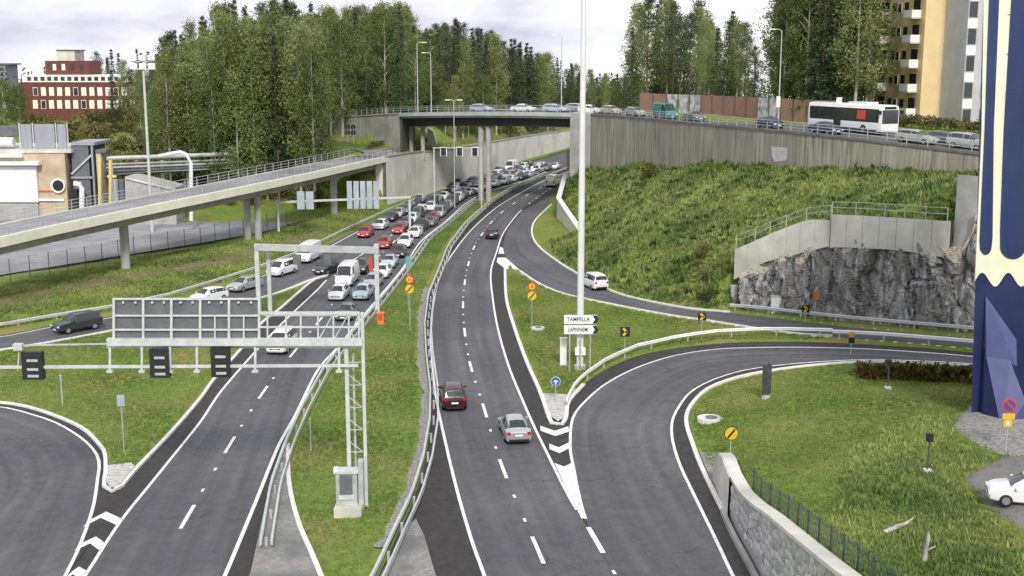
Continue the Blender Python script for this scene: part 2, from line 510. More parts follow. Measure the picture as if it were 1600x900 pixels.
def world_line(px, step=1.5, n=None):
    return smooth_line(RP(px), n=n, step=step)
W = {k: world_line(v) for k, v in dict(LL=LCW_LEFT, LR=LCW_RIGHT, OL=OFF_LEFT, OR=OFF_RIGHT, PL=LOOPL_OUT, RL=RCW_LEFT, RR=RCW_RIGHT,
                                       AL=LOOPR_L, AR=LOOPR_R, EL=EXIT_L, ER=EXIT_R).items()}
def outline(a, b):
    return [(p.x, p.y) for p in a] + [(p.x, p.y) for p in reversed(b)]
LOOP_POLY = [(p.x, p.y) for p in W['PL']] + [(p.x, p.y) for p in (P(150, 838), P(100, 905), P(60, 960), P(-60, 1100), P(-420, 1100), P(-420, 640))]
ROAD_POLYS = [outline(W['LL'], W['LR']), outline(W['OL'], W['OR']), LOOP_POLY, outline(W['RL'], W['RR']), outline(W['AL'], W['AR']), outline(W['EL'], W['ER'])]

# ================================================================ UPPER STREET (on the bridge and on top of the long wall)
def SD(px, py, Y):
    return PD(px, py, Y)
STREET_PX = [(330, 200, 312), (420, 193, 286), (490, 187, 262), (560, 182, 245), (625, 178.5, 229), (700, 177, 221), (800, 177, 213.5), (890, 178.5, 208), (920, 180, 205), (1000, 186, 188),
             (1100, 196, 166), (1200, 205, 150), (1300, 215, 139), (1400, 227, 132), (1525, 242, 125), (1640, 257, 119)]
STREET = smooth_line([SD(*p) for p in STREET_PX], step=2.0)         # near top edge of wall and bridge, walking left to right
def at_street(px, off, lift=0.0):
    """point on the street `off` metres behind the near edge, seen at column px; returns point and direction"""
    best = None
    back = offset(STREET, -off)
    for a, b in zip(back, back[1:]):
        xa, xb = proj(a)[0], proj(b)[0]
        if min(xa, xb) <= px <= max(xa, xb) and abs(xb - xa) > 1e-3:
            t = (px - xa) / (xb - xa)
            best = a.lerp(b, t), (b - a).normalized()
            break
    if best is None:
        best = back[-1], (back[-1] - back[-2]).normalized()
    return best[0] + Vector((0, 0, lift)), best[1]

# long wall foot, cliff line, ramp bridge, retaining wall on the left side
WALLFOOT_PX = [(930, 262, 203), (1000, 252, 188), (1100, 254, 166), (1200, 258, 150), (1300, 262, 139), (1400, 267, 132), (1500, 272, 126.5), (1600, 277, 121)]
WALLFOOT = [PD(*p) for p in WALLFOOT_PX]
CLIFF_BASE = smooth_line([R(1142, 487) + Vector((0.2, 0.9, 0)), R(1180, 491) + Vector((0.2, 1.0, 0)), R(1320, 508) + Vector((0.2, 1.2, 0)), R(1420, 517) + Vector((0.2, 1.3, 0)), R(1530, 527) + Vector((0.2, 1.5, 0)), R(1640, 536) + Vector((0.2, 1.5, 0))], n=90)
CLIFF_TOP_PX = [(1142, 432), (1170, 412), (1200, 397), (1250, 384), (1300, 371), (1390, 374), (1440, 380), (1485, 388), (1500, 330), (1525, 322), (1650, 322)]
def interp(pts, x):
    if x <= pts[0][0]:
        return pts[0][1]
    for (a, b), (c, d) in zip(pts, pts[1:]):
        if x <= c:
            return b + (d - b) * (x - a) / (c - a)
    return pts[-1][1]
def cliff_top_z(p):
    px = proj(p)[0]
    return PD(px, interp(CLIFF_TOP_PX, px), p.y + 1.2).z
RAMP_PX = [(-260, 432, 7.0), (-120, 400, 7.2), (0, 373, 7.6), (100, 351, 7.7), (210, 328, 7.9), (330, 303.5, 8.3), (415, 286, 8.5), (500, 268, 8.6), (560, 255, 8.55), (620, 242.5, 8.4), (690, 236, 7.7)]
RAMP = smooth_line([P(*p) for p in RAMP_PX], step=2.0)              # near edge of the ramp deck
RETAIN_PX = [(601, 246, 8.45), (620, 242.5, 8.4), (650, 238.5, 8.1), (690, 235.5, 7.7), (730, 229, 7.1), (766, 223, 6.6), (825, 213, 5.8), (882, 205, 5.1), (945, 197, 4.3)]
_rs = [PD(530, 262, 221), PD(566, 258, 214)]
RETAIN = smooth_line([Vector((_rs[0].x, 221, 6.2)), Vector((_rs[1].x, 214.5, 6.3)), Vector((PD(592, 250, 210.5).x, 210.5, 6.5))], n=8)[:-1] + smooth_line([P(*p) for p in RETAIN_PX], step=2.0)

# ================================================================ TERRAIN HEIGHT
def rbf(ctrl):
    c = np.array(ctrl, float)
    n = len(c)
    A = np.zeros((n + 3, n + 3))
    A[:n, :n] = np.hypot(c[:, None, 0] - c[None, :, 0], c[:, None, 1] - c[None, :, 1])
    A[:n, n], A[:n, n + 1], A[:n, n + 2] = 1, c[:, 0] / 100, c[:, 1] / 100
    A[n:, :n] = A[:n, n:].T
    w = np.linalg.solve(A, np.concatenate([c[:, 2], np.zeros(3)]))
    def f(x, y):
        d = np.hypot(x[:, None] - c[None, :, 0], y[:, None] - c[None, :, 1])
        return d @ w[:n] + w[n] + w[n + 1] * x / 100 + w[n + 2] * y / 100
    return f
def inside(poly, x, y):
    p = np.array(poly, float)
    r = np.zeros(len(x), bool)
    for (x1, y1), (x2, y2) in zip(p, np.roll(p, -1, axis=0)):
        if y1 == y2:
            continue
        c = ((y1 > y) != (y2 > y)) & (x < (x2 - x1) * (y - y1) / (y2 - y1) + x1)
        r ^= c
    return r
def sdist(poly, x, y):
    p = np.array(poly, float)
    if len(p) > 40:
        p = p[::2]
    q = np.roll(p, -1, axis=0)
    best = np.full(len(x), 1e9)
    for a, b in zip(p, q):
        d = b - a
        l2 = d @ d
        if l2 < 1e-9:
            continue
        t = np.clip(((x - a[0]) * d[0] + (y - a[1]) * d[1]) / l2, 0, 1)
        best = np.minimum(best, np.hypot(x - a[0] - t * d[0], y - a[1] - t * d[1]))
    return np.where(inside(p, x, y), -best, best)

def xyz(pts, dz=0.0):
    return [(p.x, p.y, p.z + dz) for p in pts]
# slope between the on-ramp and the long wall
cl_top = [Vector((p.x + 0.8, p.y + 3.4, cliff_top_z(p) + 0.3)) for p in CLIFF_BASE[::8]]
slope_ctrl = xyz(W['ER'][::6], 0.0) + xyz(WALLFOOT) + [(p.x, p.y, p.z) for p in cl_top if p.x < 46] + [tuple(PD(905, 268, 205)), tuple(PD(888, 280, 222)), (20, 225, 6.0), (30, 260, 3.0)]
slope_ctrl += [tuple(PD(1155, 360, 116)), tuple(PD(1300, 312, 110)), tuple(PD(1482, 318, 105))]
slope_ctrl += [(*(PD(873, 312, 196).xy + Vector((2.2, 1.0))), 2.8), (*(PD(905, 360, 172).xy + Vector((1.5, 1.5))), 1.4), (*(PD(884, 275, 225).xy + Vector((2.5, 0))), 3.8), (*P(858, 362).xy, 0.1), (*P(878, 384).xy, 0.2), (*P(868, 335).xy, 0.2)]
slope_ctrl = [c for i, c in enumerate(slope_ctrl) if all(math.hypot(c[0] - e[0], c[1] - e[1]) > 1.2 for e in slope_ctrl[:i])]
f_slope = rbf(slope_ctrl)
cut_er = [p for p in W['ER'] if p.x < R(1142, 487).x]
WWT = [PD(881, 273, 222), PD(873, 300, 202), PD(870, 310, 195), PD(886, 334, 183), PD(904, 360, 172)]
SLOPE_POLY = [(p.x, p.y) for p in cut_er if p.y > 224] + [(p.x + 1.0, p.y + 0.4) for p in resample(WWT, step=2.0)] + [(p.x, p.y) for p in cut_er if p.y < 166] + [(p.x + 0.8, p.y + 3.2) for p in CLIFF_BASE] + [(80, 70), (80, 125)] + \
             [(p.x + 1.5, p.y + 1.0) for p in reversed(WALLFOOT)] + [(14, 235), (24, 262), (16, 262)]
CLIFF_HARD = [(p.x + 0.8, p.y + 3.1) for p in CLIFF_BASE] + [(80, 70), (80, 130), (30, 130), (21, 125)]
# behind the long wall and the bridge
up_pts = [p for p in STREET if p.x > 9]
f_up = rbf([(p.x, p.y, p.z - 0.35) for p in up_pts[::4]] + [(p.x + 22, p.y + 10, p.z + 0.5) for p in up_pts[::5]] + [(60, 250, 14), (110, 220, 17), (160, 200, 17), (90, 320, 9), (40, 300, 8), (60, 420, 7), (150, 400, 8), (200, 300, 12), (100, 130, 16), (160, 100, 15)])
UP_POLY = [(p.x + 1.0, p.y + 0.8) for p in up_pts] + [(400, 100), (400, 700), (70, 700), (45, 420), (30, 290), (14, 240)]
up_l = [p for p in STREET if p.x < -23.5]
f_upl = rbf([(p.x, p.y, p.z - 0.45) for p in offset(up_l, -0.8)[::3]] + [(p.x, p.y, p.z - 0.45) for p in offset(up_l, -24)[::4]])
UPL_POLY = [(p.x, p.y) for p in offset(up_l, -0.9)] + [(-22.5, 238), (-20, 256), (-24, 276), (-40, 306), (-70, 334)]
# grass terrace above the stone wall
LA_IN = [p for p in W['AR'] if p.y > 71]
ST_LINE = [Vector((12.5, 37, 0)), Vector((12.25, 45, 0)), P(1181, 901), P(1153, 849), P(1133, 806), P(1124, 778), P(1113, 752)]
STW = smooth_line([p + Vector((0.15, 0, 0)) for p in ST_LINE], n=70)
def stw_top(p):                        # height of the stone wall's top along its line
    y = p.y
    return interp([(37, 7.2), (43, 6.2), (49, 5.0), (55.6, 3.7), (59, 2.95), (62, 2.5), (65, 2.4), (68, 2.4), (69.6, 2.15), (70.6, 1.3), (71.5, 0.3)], y)
ter_ctrl = [(p.x + 0.6, p.y, stw_top(p) - 0.12) for p in STW[::3]] + [(p.x, p.y, p.z + 0.1) for p in LA_IN[::5]]
ter_ctrl += [tuple(P(1565, 690, 3.5)), tuple(P(1520, 650, 3.5)), tuple(P(1640, 700, 3.6)), tuple(P(1590, 785, 4.0)), tuple(P(1640, 820, 4.1)), tuple(P(1450, 740, 3.6)), tuple(P(1500, 880, 4.6)),
             tuple(P(1350, 700, 2.8)), tuple(P(1300, 640, 1.9)), tuple(P(1200, 650, 1.2)), tuple(P(1200, 720, 2.2)), tuple(P(1380, 860, 4.6)), tuple(P(1600, 980, 5.2)), (60, 70, 5), (70, 50, 6), (40, 40, 6.2), (55, 88, 5.5)]
f_ter = rbf(ter_ctrl)
TER_POLY = [(p.x + 0.45, p.y) for p in STW] + [(p.x, p.y) for p in LA_IN[2:]] + [(95, 80), (95, 20), (13, 20)]
TER_HARD = [(p.x - 0.1, p.y) for p in STW[:-4]] + [(60, 73), (60, 20), (12, 20)]
# left side: yard, forest hill, plateau by the bridge
rt = [(p.x, p.y, p.z - 0.25) for p in offset(RETAIN, -3.2)[8::4]]
left_ctrl = rt + [(p.x, p.y, 0.05) for p in W['OL'][::8]] + [
    (-52, 118, 0.6), (-66, 135, 0.2), (-45, 150, 0.3), (-60, 150, 0.1), (-80, 150, 0.0), (-36, 170, 0.3), (-50, 175, 0.1), (-75, 190, 0.0), (-100, 180, 0.0), (-120, 200, 0.5), (-60, 200, 1.2),
    (-28, 185, 0.4), (-40, 196, 1.0), (-26, 200, 0.5), (-50, 212, 3.0), (-40, 210, 2.4), (-31, 209, 1.2), (-34, 222, 6.4), (-29, 222, 8.45), (-29, 228, 8.6), (-38, 238, 8.7), (-23, 221, 8.4), (-46, 236, 8.0), (-50, 250, 8.4), (-48, 256, 8.7), (-66, 230, 4.5), (-60, 260, 8.4),
    (-90, 240, 4.0), (-90, 300, 8.0), (-125, 345, 8.0), (-150, 340, 7.5), (-110, 350, 8.2), (-170, 300, 4), (-60, 330, 14), (-19, 242, 9.5), (-16, 262, 11.0),
    (-30, 320, 16.5), (0, 262, 11), (0, 320, 13), (-12, 300, 15.0), (-10, 380, 12), (20, 420, 8), (-60, 420, 13), (-150, 450, 10), (-8, 250, 7.0), (6, 300, 6.4), (18, 345, 5.2), (40, 400, 5), (60, 500, 6), (-200, 600, 7), (150, 700, 5), (0, 600, 6), (-300, 300, 3), (-300, 150, 0), (-130, 90, 0), (-90, 110, 0.2)]
left_ctrl = [c for i, c in enumerate(left_ctrl) if all(math.hypot(c[0] - e[0], c[1] - e[1]) > 1.5 for e in left_ctrl[:i])]
f_left = rbf(left_ctrl)
LEFT_POLY = [(p.x, p.y) for p in W['OL'] if p.y < 205] + [(p.x, p.y) for p in offset(RETAIN, -2.4)] + [(60, 480), (100, 800), (-900, 800), (-900, 60), (-200, 60), (-90, 96)]
LEFT_HARD = [(p.x, p.y) for p in offset(RETAIN, -2.3)] + [(60, 480), (-30, 480), (-40, 225)]

def terr_full(x, y):
    x, y = np.asarray(x, float).ravel(), np.asarray(y, float).ravel()
    t = np.maximum(0, x - 12)
    road = np.where(y > 74, 0.14 * t * t / (t + 5), 0.0)
    z = np.minimum(road, 3.4)
    hard = np.zeros(len(x), bool)
    for poly, f in ((LEFT_POLY, f_left), (SLOPE_POLY, f_slope), (TER_POLY, f_ter), (UP_POLY, f_up), (UPL_POLY, f_upl)):
        k = inside(poly, x, y)
        if k.any():
            z[k] = f(x[k], y[k])
    wf = np.clip((y - 335) / 90.0, 0, 1)
    z = z * (1 - wf) + np.minimum(z, 6.5 - 0.045 * np.maximum(0, y - 430)) * wf
    for poly in (CLIFF_HARD, TER_HARD, UP_POLY, UPL_POLY, LEFT_HARD):
        hard |= inside(poly, x, y)
    sd = np.full(len(x), 50.0)
    near = (np.abs(x) < 75) & (y > 15) & (y < 420)
    if near.any():
        s = np.full(near.sum(), 50.0)
        for poly in ROAD_POLYS:
            s = np.minimum(s, sdist(poly, x[near], y[near]))
        sd[near] = s
    w = np.clip(sd / 4.0, 0, 1)
    w = w * w * (3 - 2 * w)
    soft = (road + np.clip(0.22 * sd, -0.3, 0.09)) * (1 - w) + z * w
    z = np.where(hard & (sd > -0.4), z, soft)
    b = 0.09 * np.sin(x * 0.83 + 1.3 * np.sin(y * 0.41)) * np.sin(y * 0.71 + 1.1 * np.sin(x * 0.37)) + 0.12 * np.sin(x * 0.23 + y * 0.11) * np.sin(y * 0.19 - x * 0.07 + 1)
    z = z + b * np.clip((sd - 1.0) / 4.0, 0, 1)
    return z, sd
def TZ(x, y):
    return float(terr_full([x], [y])[0][0])
def G(px, py, z0=0.0):                 # the terrain point seen at a pixel
    z = z0
    for _ in range(12):
        p = P(px, py, z)
        z = 0.5 * z + 0.5 * TZ(p.x, p.y)
    return P(px, py, z)

def axis(parts):
    out = []
    for a, b, s in parts:
        out += list(np.arange(a, b, s))
    out.append(parts[-1][1])
    return np.array(out)
gx = axis([(-900, -200, 35), (-200, -80, 6), (-80, -56, 2), (-56, 56, 0.9), (56, 90, 2), (90, 200, 6), (200, 900, 35)])
gy = axis([(18, 44, 2), (44, 225, 0.9), (225, 300, 1.8), (300, 420, 4), (420, 900, 20), (900, 3000, 150)])
XX, YY = np.meshgrid(gx, gy)
zz, sdg = terr_full(XX.ravel(), YY.ravel())
nx, ny = len(gx), len(gy)
ZG, SG = zz.reshape(ny, nx), sdg.reshape(ny, nx)
def terr_full(x, y):                   # from here on: read the built surface
    x, y = np.asarray(x, float).ravel(), np.asarray(y, float).ravel()
    i = np.clip(np.searchsorted(gx, x) - 1, 0, nx - 2)
    j = np.clip(np.searchsorted(gy, y) - 1, 0, ny - 2)
    u = np.clip((x - gx[i]) / (gx[i + 1] - gx[i]), 0, 1)
    v = np.clip((y - gy[j]) / (gy[j + 1] - gy[j]), 0, 1)
    f = lambda A: (A[j, i] * (1 - u) + A[j, i + 1] * u) * (1 - v) + (A[j + 1, i] * (1 - u) + A[j + 1, i + 1] * u) * v
    return f(ZG), f(SG)
me = bpy.data.meshes.new('ground')
idx = np.arange(nx * ny).reshape(ny, nx)
fc = np.stack([idx[:-1, :-1], idx[:-1, 1:], idx[1:, 1:], idx[1:, :-1]], -1).reshape(-1, 4)
me.from_pydata(np.stack([XX.ravel(), YY.ravel(), zz], 1).tolist(), [], fc.tolist())
me.materials.append(m_grass)
me.polygons.foreach_set('use_smooth', [True] * len(me.polygons))
tag(link('ground', me), kind='structure')

# ================================================================ ROAD SURFACES
def uv_fill(me, pts_uv):
    uv = me.uv_layers.new(name='UVMap')
    for l in me.loops:
        uv.data[l.index].uv = pts_uv[l.vertex_index]
def ribbon(name, a, b, z, mat, cross=6, parent=None, kind='structure', n=None):
    n = n or max(len(a), len(b))
    a, b = resample(a, n), resample(b, n)
    vs, uv, s = [], [], 0.0
    for i in range(n):
        if i:
            s += ((a[i] - a[i - 1]).length + (b[i] - b[i - 1]).length) / 2
        wd = (b[i] - a[i]).length
        for k in range(cross + 1):
            p = a[i].lerp(b[i], k / cross)
            vs.append((p.x, p.y, zr(p.x, p.y) + z))
            uv.append((wd * k / cross, s))
    m = cross + 1
    fs = [(i * m + k, i * m + k + 1, (i + 1) * m + k + 1, (i + 1) * m + k) for i in range(n - 1) for k in range(cross)]
    mb = MB().add(vs, fs)
    me = mb.mesh(name, (mat,))
    uv_fill(me, uv)
    o = link(name, me, parent)
    return tag(o, kind=kind) if parent is None else o
def patch(name, pts, z, mat, parent=None, kind='structure', flat=False):
    pts = [Vector((p[0], p[1], 0)) for p in pts]
    mb = MB().add([(p.x, p.y, (0 if flat else zr(p.x, p.y)) + z) for p in pts], [tuple(range(len(pts)))])
    me = mb.mesh(name, (mat,))
    bm = bmesh.new()
    bm.from_mesh(me)
    bmesh.ops.triangulate(bm, faces=bm.faces)
    bmesh.ops.recalc_face_normals(bm, faces=bm.faces)
    if sum(f.normal.z for f in bm.faces) < 0:
        bmesh.ops.reverse_faces(bm, faces=bm.faces)
    bm.to_mesh(me)
    bm.free()
    uv_fill(me, [(p.x, p.y * 0.3) for p in pts])
    o = link(name, me, parent)
    return tag(o, kind=kind) if (parent is None and kind) else o
rd_left = ribbon('carriageway_shoulder', W['LL'], W['LR'], 0.000, m_dark)
rd_off = ribbon('slip_road', W['OL'], W['OR'], 0.004, m_asphalt)
rd_loopl = patch('ramp_shoulder', LOOP_POLY, 0.008, m_dark)
rd_right = ribbon('carriageway_shoulder', W['RL'], W['RR'], 0.012, m_dark)
rd_exit = ribbon('ramp_road', W['EL'], W['ER'], 0.016, m_asphalt)
rd_loopr = ribbon('ramp_shoulder', W['AL'], W['AR'], 0.020, m_dark)
# worn lighter running lanes between the edge lines
E_LL = [(70, 990), (134, 898), (166, 848), (194, 807), (237, 754), (275, 707), (314, 658), (339, 620), (359, 595), (403, 545), (437, 509), (467, 480), (497, 452), (512, 436), (556, 398), (605, 362), (650, 333), (705, 304), (772, 271), (885, 236)]
E_LR = [(310, 990), (352, 898), (372, 851), (403, 776), (435, 697), (462, 648), (497, 578), (531, 539), (569, 492), (628, 421), (659, 376), (694, 348), (740, 310), (798, 289), (853, 274), (886, 262)]
E_RL = [(785, 985), (756, 898), (737, 845), (715, 770), (697, 696), (681, 620), (675, 560), (673, 520), (679, 464), (692, 423), (709, 394), (737, 359), (775, 325), (816, 300), (853, 281), (890, 268), (925, 255)]
E_RR = [(1010, 985), (960, 900), (909, 811), (884, 767), (859, 717), (836, 670), (814, 620), (794, 570), (778, 514), (770, 467), (767, 425), (776, 394), (788, 362), (816, 327), (842, 308), (866, 292), (900, 272), (930, 258)]
E_AL = [(1005, 985), (960, 900), (914, 809), (895, 725), (891, 698), (895, 654), (916, 626), (950, 598), (1000, 573), (1050, 557), (1109, 547), (1162, 544), (1240, 543), (1337, 545), (1425, 550), (1515, 557), (1640, 570)]
E_AR = [(1190, 985), (1144, 898), (1119, 845), (1084, 773), (1062, 726), (1051, 689), (1050, 661), (1059, 639), (1078, 614), (1109, 596), (1150, 582), (1187, 575), (1250, 568), (1337, 563), (1425, 564), (1515, 569), (1640, 581)]
E_PL = [(-200, 632), (-90, 631), (0, 636), (47, 647), (88, 661), (125, 683), (147, 704), (155, 723), (153, 745), (147, 786), (137, 820), (120, 864), (103, 898), (60, 990)]
EW = {k: world_line(v, 1.5) for k, v in dict(LL=E_LL, LR=E_LR, RL=E_RL, RR=E_RR, AL=E_AL, AR=E_AR, PL=E_PL).items()}
ribbon('running_lanes', EW['LL'], EW['LR'], 0.006, m_asphalt, parent=rd_left)
ribbon('running_lanes', EW['RL'], EW['RR'], 0.024, m_asphalt, parent=rd_right)
ribbon('running_lanes', EW['AL'], EW['AR'], 0.028, m_asphalt, parent=rd_loopr)
inner = [P(60, 990), P(-100, 1100), P(-420, 1100), P(-420, 640)]
# concentric running surface of the left loop: ribbon from the edge line to an inner curve
cen = P(-330, 900)
pin = [cen + (p - cen) * 0.12 for p in EW['PL']]
ribbon('running_lanes', EW['PL'], pin, 0.013, m_asphalt, parent=rd_loopl, cross=12)

def stripe(name, pts, wd, z, parent, mat=m_paint, cross=1):
    a, b = offset(pts, -wd / 2), offset(pts, wd / 2)
    mb = MB()
    vs = []
    for p, q in zip(a, b):
        vs += [(p.x, p.y, zr(p.x, p.y) + z), (q.x, q.y, zr(q.x, q.y) + z)]
    mb.add(vs, [(2 * i, 2 * i + 1, 2 * i + 3, 2 * i + 2) for i in range(len(pts) - 1)])
    return mb.obj(name, mat, parent)
Z_PAINT = 0.034
stripe('edge_line', EW['LL'][:[i for i, p in enumerate(EW['LL']) if proj(p)[1] < 437][0]], 0.19, 0.016, rd_left)
stripe('edge_line', EW['LR'], 0.22, 0.016, rd_left)
stripe('edge_line', EW['RL'], 0.19, Z_PAINT, rd_right)
stripe('edge_line', [p for p in EW['RR'] if 327 < proj(p)[1] < 812], 0.19, Z_PAINT, rd_right)
stripe('edge_line', [p for p in EW['AL'] if proj(p)[1] < 812], 0.19, Z_PAINT + 0.004, rd_loopr)
stripe('edge_line', EW['AR'], 0.19, Z_PAINT + 0.004, rd_loopr)
stripe('edge_line', EW['PL'], 0.19, 0.022, rd_loopl)
stripe('edge_line', offset([p for p in W['OR']], -0.5)[:60], 0.18, 0.012, rd_off)
stripe('edge_line', offset([p for p in W['OL']], 0.7), 0.18, 0.012, rd_off)
stripe('edge_line', offset([p for p in W['EL'] if proj(p)[1] > 400], 0.35), 0.2, 0.026, rd_exit)
stripe('edge_line', offset(W['ER'], -0.45), 0.2, 0.026, rd_exit)
# lane dashes, 3 m on 9 m gaps (scaled), with small reflector marks between them
def dashes(px, parent, z, first, spacing=13.0, dash=3.6, wd=0.22, studs=True, last=1e9):
    pts = smooth_line(RP(px), step=0.8)
    s, tot = first, length(pts)
    while s < min(tot - dash, last):
        seg = [along(pts, s + dash * k / 3)[0] for k in range(4)]
        stripe('lane_dash', seg, wd, z, parent)
        if studs:
            for e in (dash + 2.2, dash + 6.0):
                stripe('lane_mark', [along(pts, s + e)[0], along(pts, s + e + 0.5)[0]], 0.17, z, parent)
        s += spacing
D_R = [(858, 903), (841, 861), (784, 728), (755, 634), (734, 567), (725.5, 513), (723.5, 471), (726.5, 440), (732, 412), (740, 388), (751, 369), (777, 338), (812, 312), (850, 291), (884, 276)]
D_L = [(243, 892), (289, 814), (361, 692), (416, 606), (466, 542), (500, 500), (535, 457), (592, 400), (640, 358), (700, 322), (760, 289), (850, 260)]
dashes(D_R, rd_right, Z_PAINT, 1.7)
dashes(D_L, rd_left, 0.016, 5.6)
dashes([(505, 470), (560, 405), (610, 370), (655, 338), (710, 306), (775, 276), (860, 247)], rd_left, 0.016, 60, studs=False)
dashes([(905, 801), (934, 850), (965, 905), (1000, 965)], rd_right, Z_PAINT + 0.006, 2.3, wd=0.28)
dashes([(822, 322), (845, 305), (870, 289)], rd_right, Z_PAINT, 3, spacing=8, dash=2)
# gore chevrons and the solid white tip
def chevron(a, b, c, parent, z, wd=1.2):
    a, b, c = P(*a), P(*b), P(*c)
    d = Vector((0, -wd, 0))
    MB().add([(p.x, p.y, z) for p in (a, b, c, c + d, b + d, a + d)], [(0, 1, 4, 5), (1, 2, 3, 4)]).obj('gore_chevron', m_paint, parent)
for a, b, c in (((139, 814), (166, 800), (190, 811)), ((126, 850), (150, 839), (164, 849)), ((112, 894), (124, 886), (136, 893))):
    chevron(a, b, c, rd_loopl, 0.030, 0.95)
for a, b, c in (((844, 666), (867, 674), (888, 667)), ((858, 694), (873, 700), (889, 692))):
    chevron(a, b, c, rd_right, 0.044)
patch('gore_tip', [P(866, 724), P(881, 730), P(896, 723), P(904, 765), P(915, 808), P(909, 812), P(886, 766)], 0.044, m_paint, parent=rd_right)
patch('gore_tip', [P(781, 386), P(786, 388), P(789, 402), P(812, 422), P(790, 421), P(776, 410)], 0.046, m_paint, parent=rd_right)
patch('gore_band', [P(778, 397), P(788, 397), P(790, 403), P(777, 403)], 0.050, m_dark, parent=rd_right)
# paved and gravelled patches
def gsheet(name, px, mat, z=0.10, label=None):
    return patch(name, RP(px), z, mat)
gsheet('paved_wedge', [(441, 712), (449, 700), (452, 760), (466, 820), (488, 872), (520, 950), (370, 960), (392, 898), (419, 772)], m_paving, 0.17)
gsheet('paved_wedge', [(650, 812), (640, 818), (594, 900), (570, 950), (700, 960), (681, 900), (663, 838)], m_paving, 0.036)
gsheet('gravel_nose', [(166, 730), (167, 757), (172, 765), (181, 765), (189, 757), (211, 731), (205, 726)], m_cobble, 0.14)
gsheet('gravel_nose', [(847, 617), (860, 653), (872, 661), (882, 655), (888, 627), (893, 619)], m_cobble, 0.14)
gsheet('gravel_nose', [(1092, 708), (1117, 712), (1130, 785), (1120, 775)], m_gravel, 0.13)

# ================================================================ KERBS AND BARRIERS
def kerb(px=None, pts=None, h=0.15, wd=0.22):
    pts = pts or smooth_line(RP(px), step=1.2)
    pts = [Vector((p.x, p.y, zr(p.x, p.y))) for p in pts]
    return tag(MB().sweep(pts, [(-wd / 2, -0.1), (-wd / 2, h), (wd / 2, h), (wd / 2, -0.1)]).obj('kerb', m_kerb), kind='structure')
kerb([(-200, 628), (-90, 626), (0, 630), (47, 638), (94, 654), (131, 672), (155, 696), (164, 711), (165, 742), (162, 758), (168, 767), (177, 769), (189, 762), (212, 735), (269, 675), (312, 625), (336, 592), (378, 545), (409, 506), (437, 484), (487, 441), (508, 433), (516, 430), (505, 432), (490, 437), (456, 451), (409, 466), (300, 490), (172, 518), (53, 540), (0, 548), (-120, 566)], wd=0.24)
kerb([(789, 421), (791, 467), (803, 511), (822, 564), (844, 614), (859, 657), (866, 664), (873, 666), (881, 662), (885, 650), (889, 628), (912, 602)], wd=0.3)
kerb([(812, 424), (844, 445), (881, 460), (925, 470), (1000, 485), (1062, 496), (1100, 501), (1225, 520), (1300, 526)], wd=0.26)
kerb([(862, 320), (838, 343), (831, 362), (840, 384), (871, 409), (902, 428), (955, 455), (1018, 472), (1081, 483), (1140, 488)], wd=0.26)
kerb([(1134, 809), (1098, 736), (1082, 695), (1072, 660), (1079, 636), (1104, 610), (1141, 594), (1188, 583), (1250, 574), (1337, 567), (1415, 568), (1515, 573)], wd=0.28)
kerb([(450, 700), (452, 760), (466, 820), (488, 872), (520, 950)], wd=0.26, h=0.26)

def guardrail(pts, label, post_every=4.0, mat=m_galv_l, group=None, z0=None, h=0.75, two=False):
    pts = resample(pts, step=2.0)
    z0 = z0 or (lambda p: zr(p.x, p.y))
    pts = [Vector((p.x, p.y, z0(p))) for p in pts]
    base = pts[len(pts) // 2].copy()
    t = thing('guardrail', base, label, 'guardrail', group)
    prof = [(-0.045, h - 0.32), (0.05, h - 0.26), (0.05, h - 0.20), (-0.02, h - 0.16), (0.05, h - 0.12), (0.05, h - 0.05), (-0.045, h), (-0.07, h), (-0.07, h - 0.32)]
    shift(MB().sweep(pts, prof), base).obj('rail', mat, t)
    if two:
        shift(MB().sweep(offset(pts, 0.55), [(-a, b) for a, b in prof]), base).obj('rail', mat, t)
    tot, s, ts = length(pts), 0.6, None
    pm = MB().box((0, 0, (h - 0.1) / 2 - 0.15), (0.12, 0.14, h + 0.2)).mesh('post', (m_galv,))
    while s < tot and s / post_every < 75:
        p, d = along(pts, s)
        o = link('post', pm, t)
        o.location = p - base + Vector((d.y, -d.x, 0)) * (0.25 if two else -0.12)
        o.rotation_euler = (0, 0, math.atan2(d.y, d.x))
        s += post_every
    return t
guardrail(RP([(-120, 532), (0, 517), (78, 503), (178, 487), (265, 468), (334, 447), (400, 426), (469, 400), (540, 364), (600, 336), (640, 319), (700, 297), (740, 280)]), 'long steel guardrail along the far side of the exit slip road with queuing cars')
guardrail(RP([(408, 865), (424, 770), (446, 706), (470, 652), (505, 588), (540, 542), (580, 494), (638, 421), (668, 377), (703, 349), (743, 315)]), 'steel guardrail between the jammed carriageway and the narrow grass median', two=True)
guardrail(RP([(570, 942), (592, 898), (619, 838), (644, 786), (662, 726), (672, 667), (673, 620), (666, 560), (664, 514), (670, 467), (689, 420), (700, 391), (728, 353), (769, 316), (806, 294), (853, 273)]), 'double steel guardrail curving along the grass median beside the free carriageway', two=True)
guardrail(RP([(886, 640), (896, 618), (912, 600), (950, 573), (1000, 551), (1062, 537), (1125, 529), (1209, 526), (1300, 529)]), 'pale curved guardrail between the triangular lawn and the bending ramp', mat=m_white, h=0.9)
guardrail(RP([(1300, 532), (1360, 535), (1415, 539), (1515, 548), (1650, 562)]), 'straight white barrier separating the two ramps below the rock face', mat=m_white, h=0.95)
guardrail(RP([(1140, 486), (1180, 489), (1319, 505), (1415, 514), (1515, 523), (1650, 535)]), 'steel guardrail at the foot of the rock face')
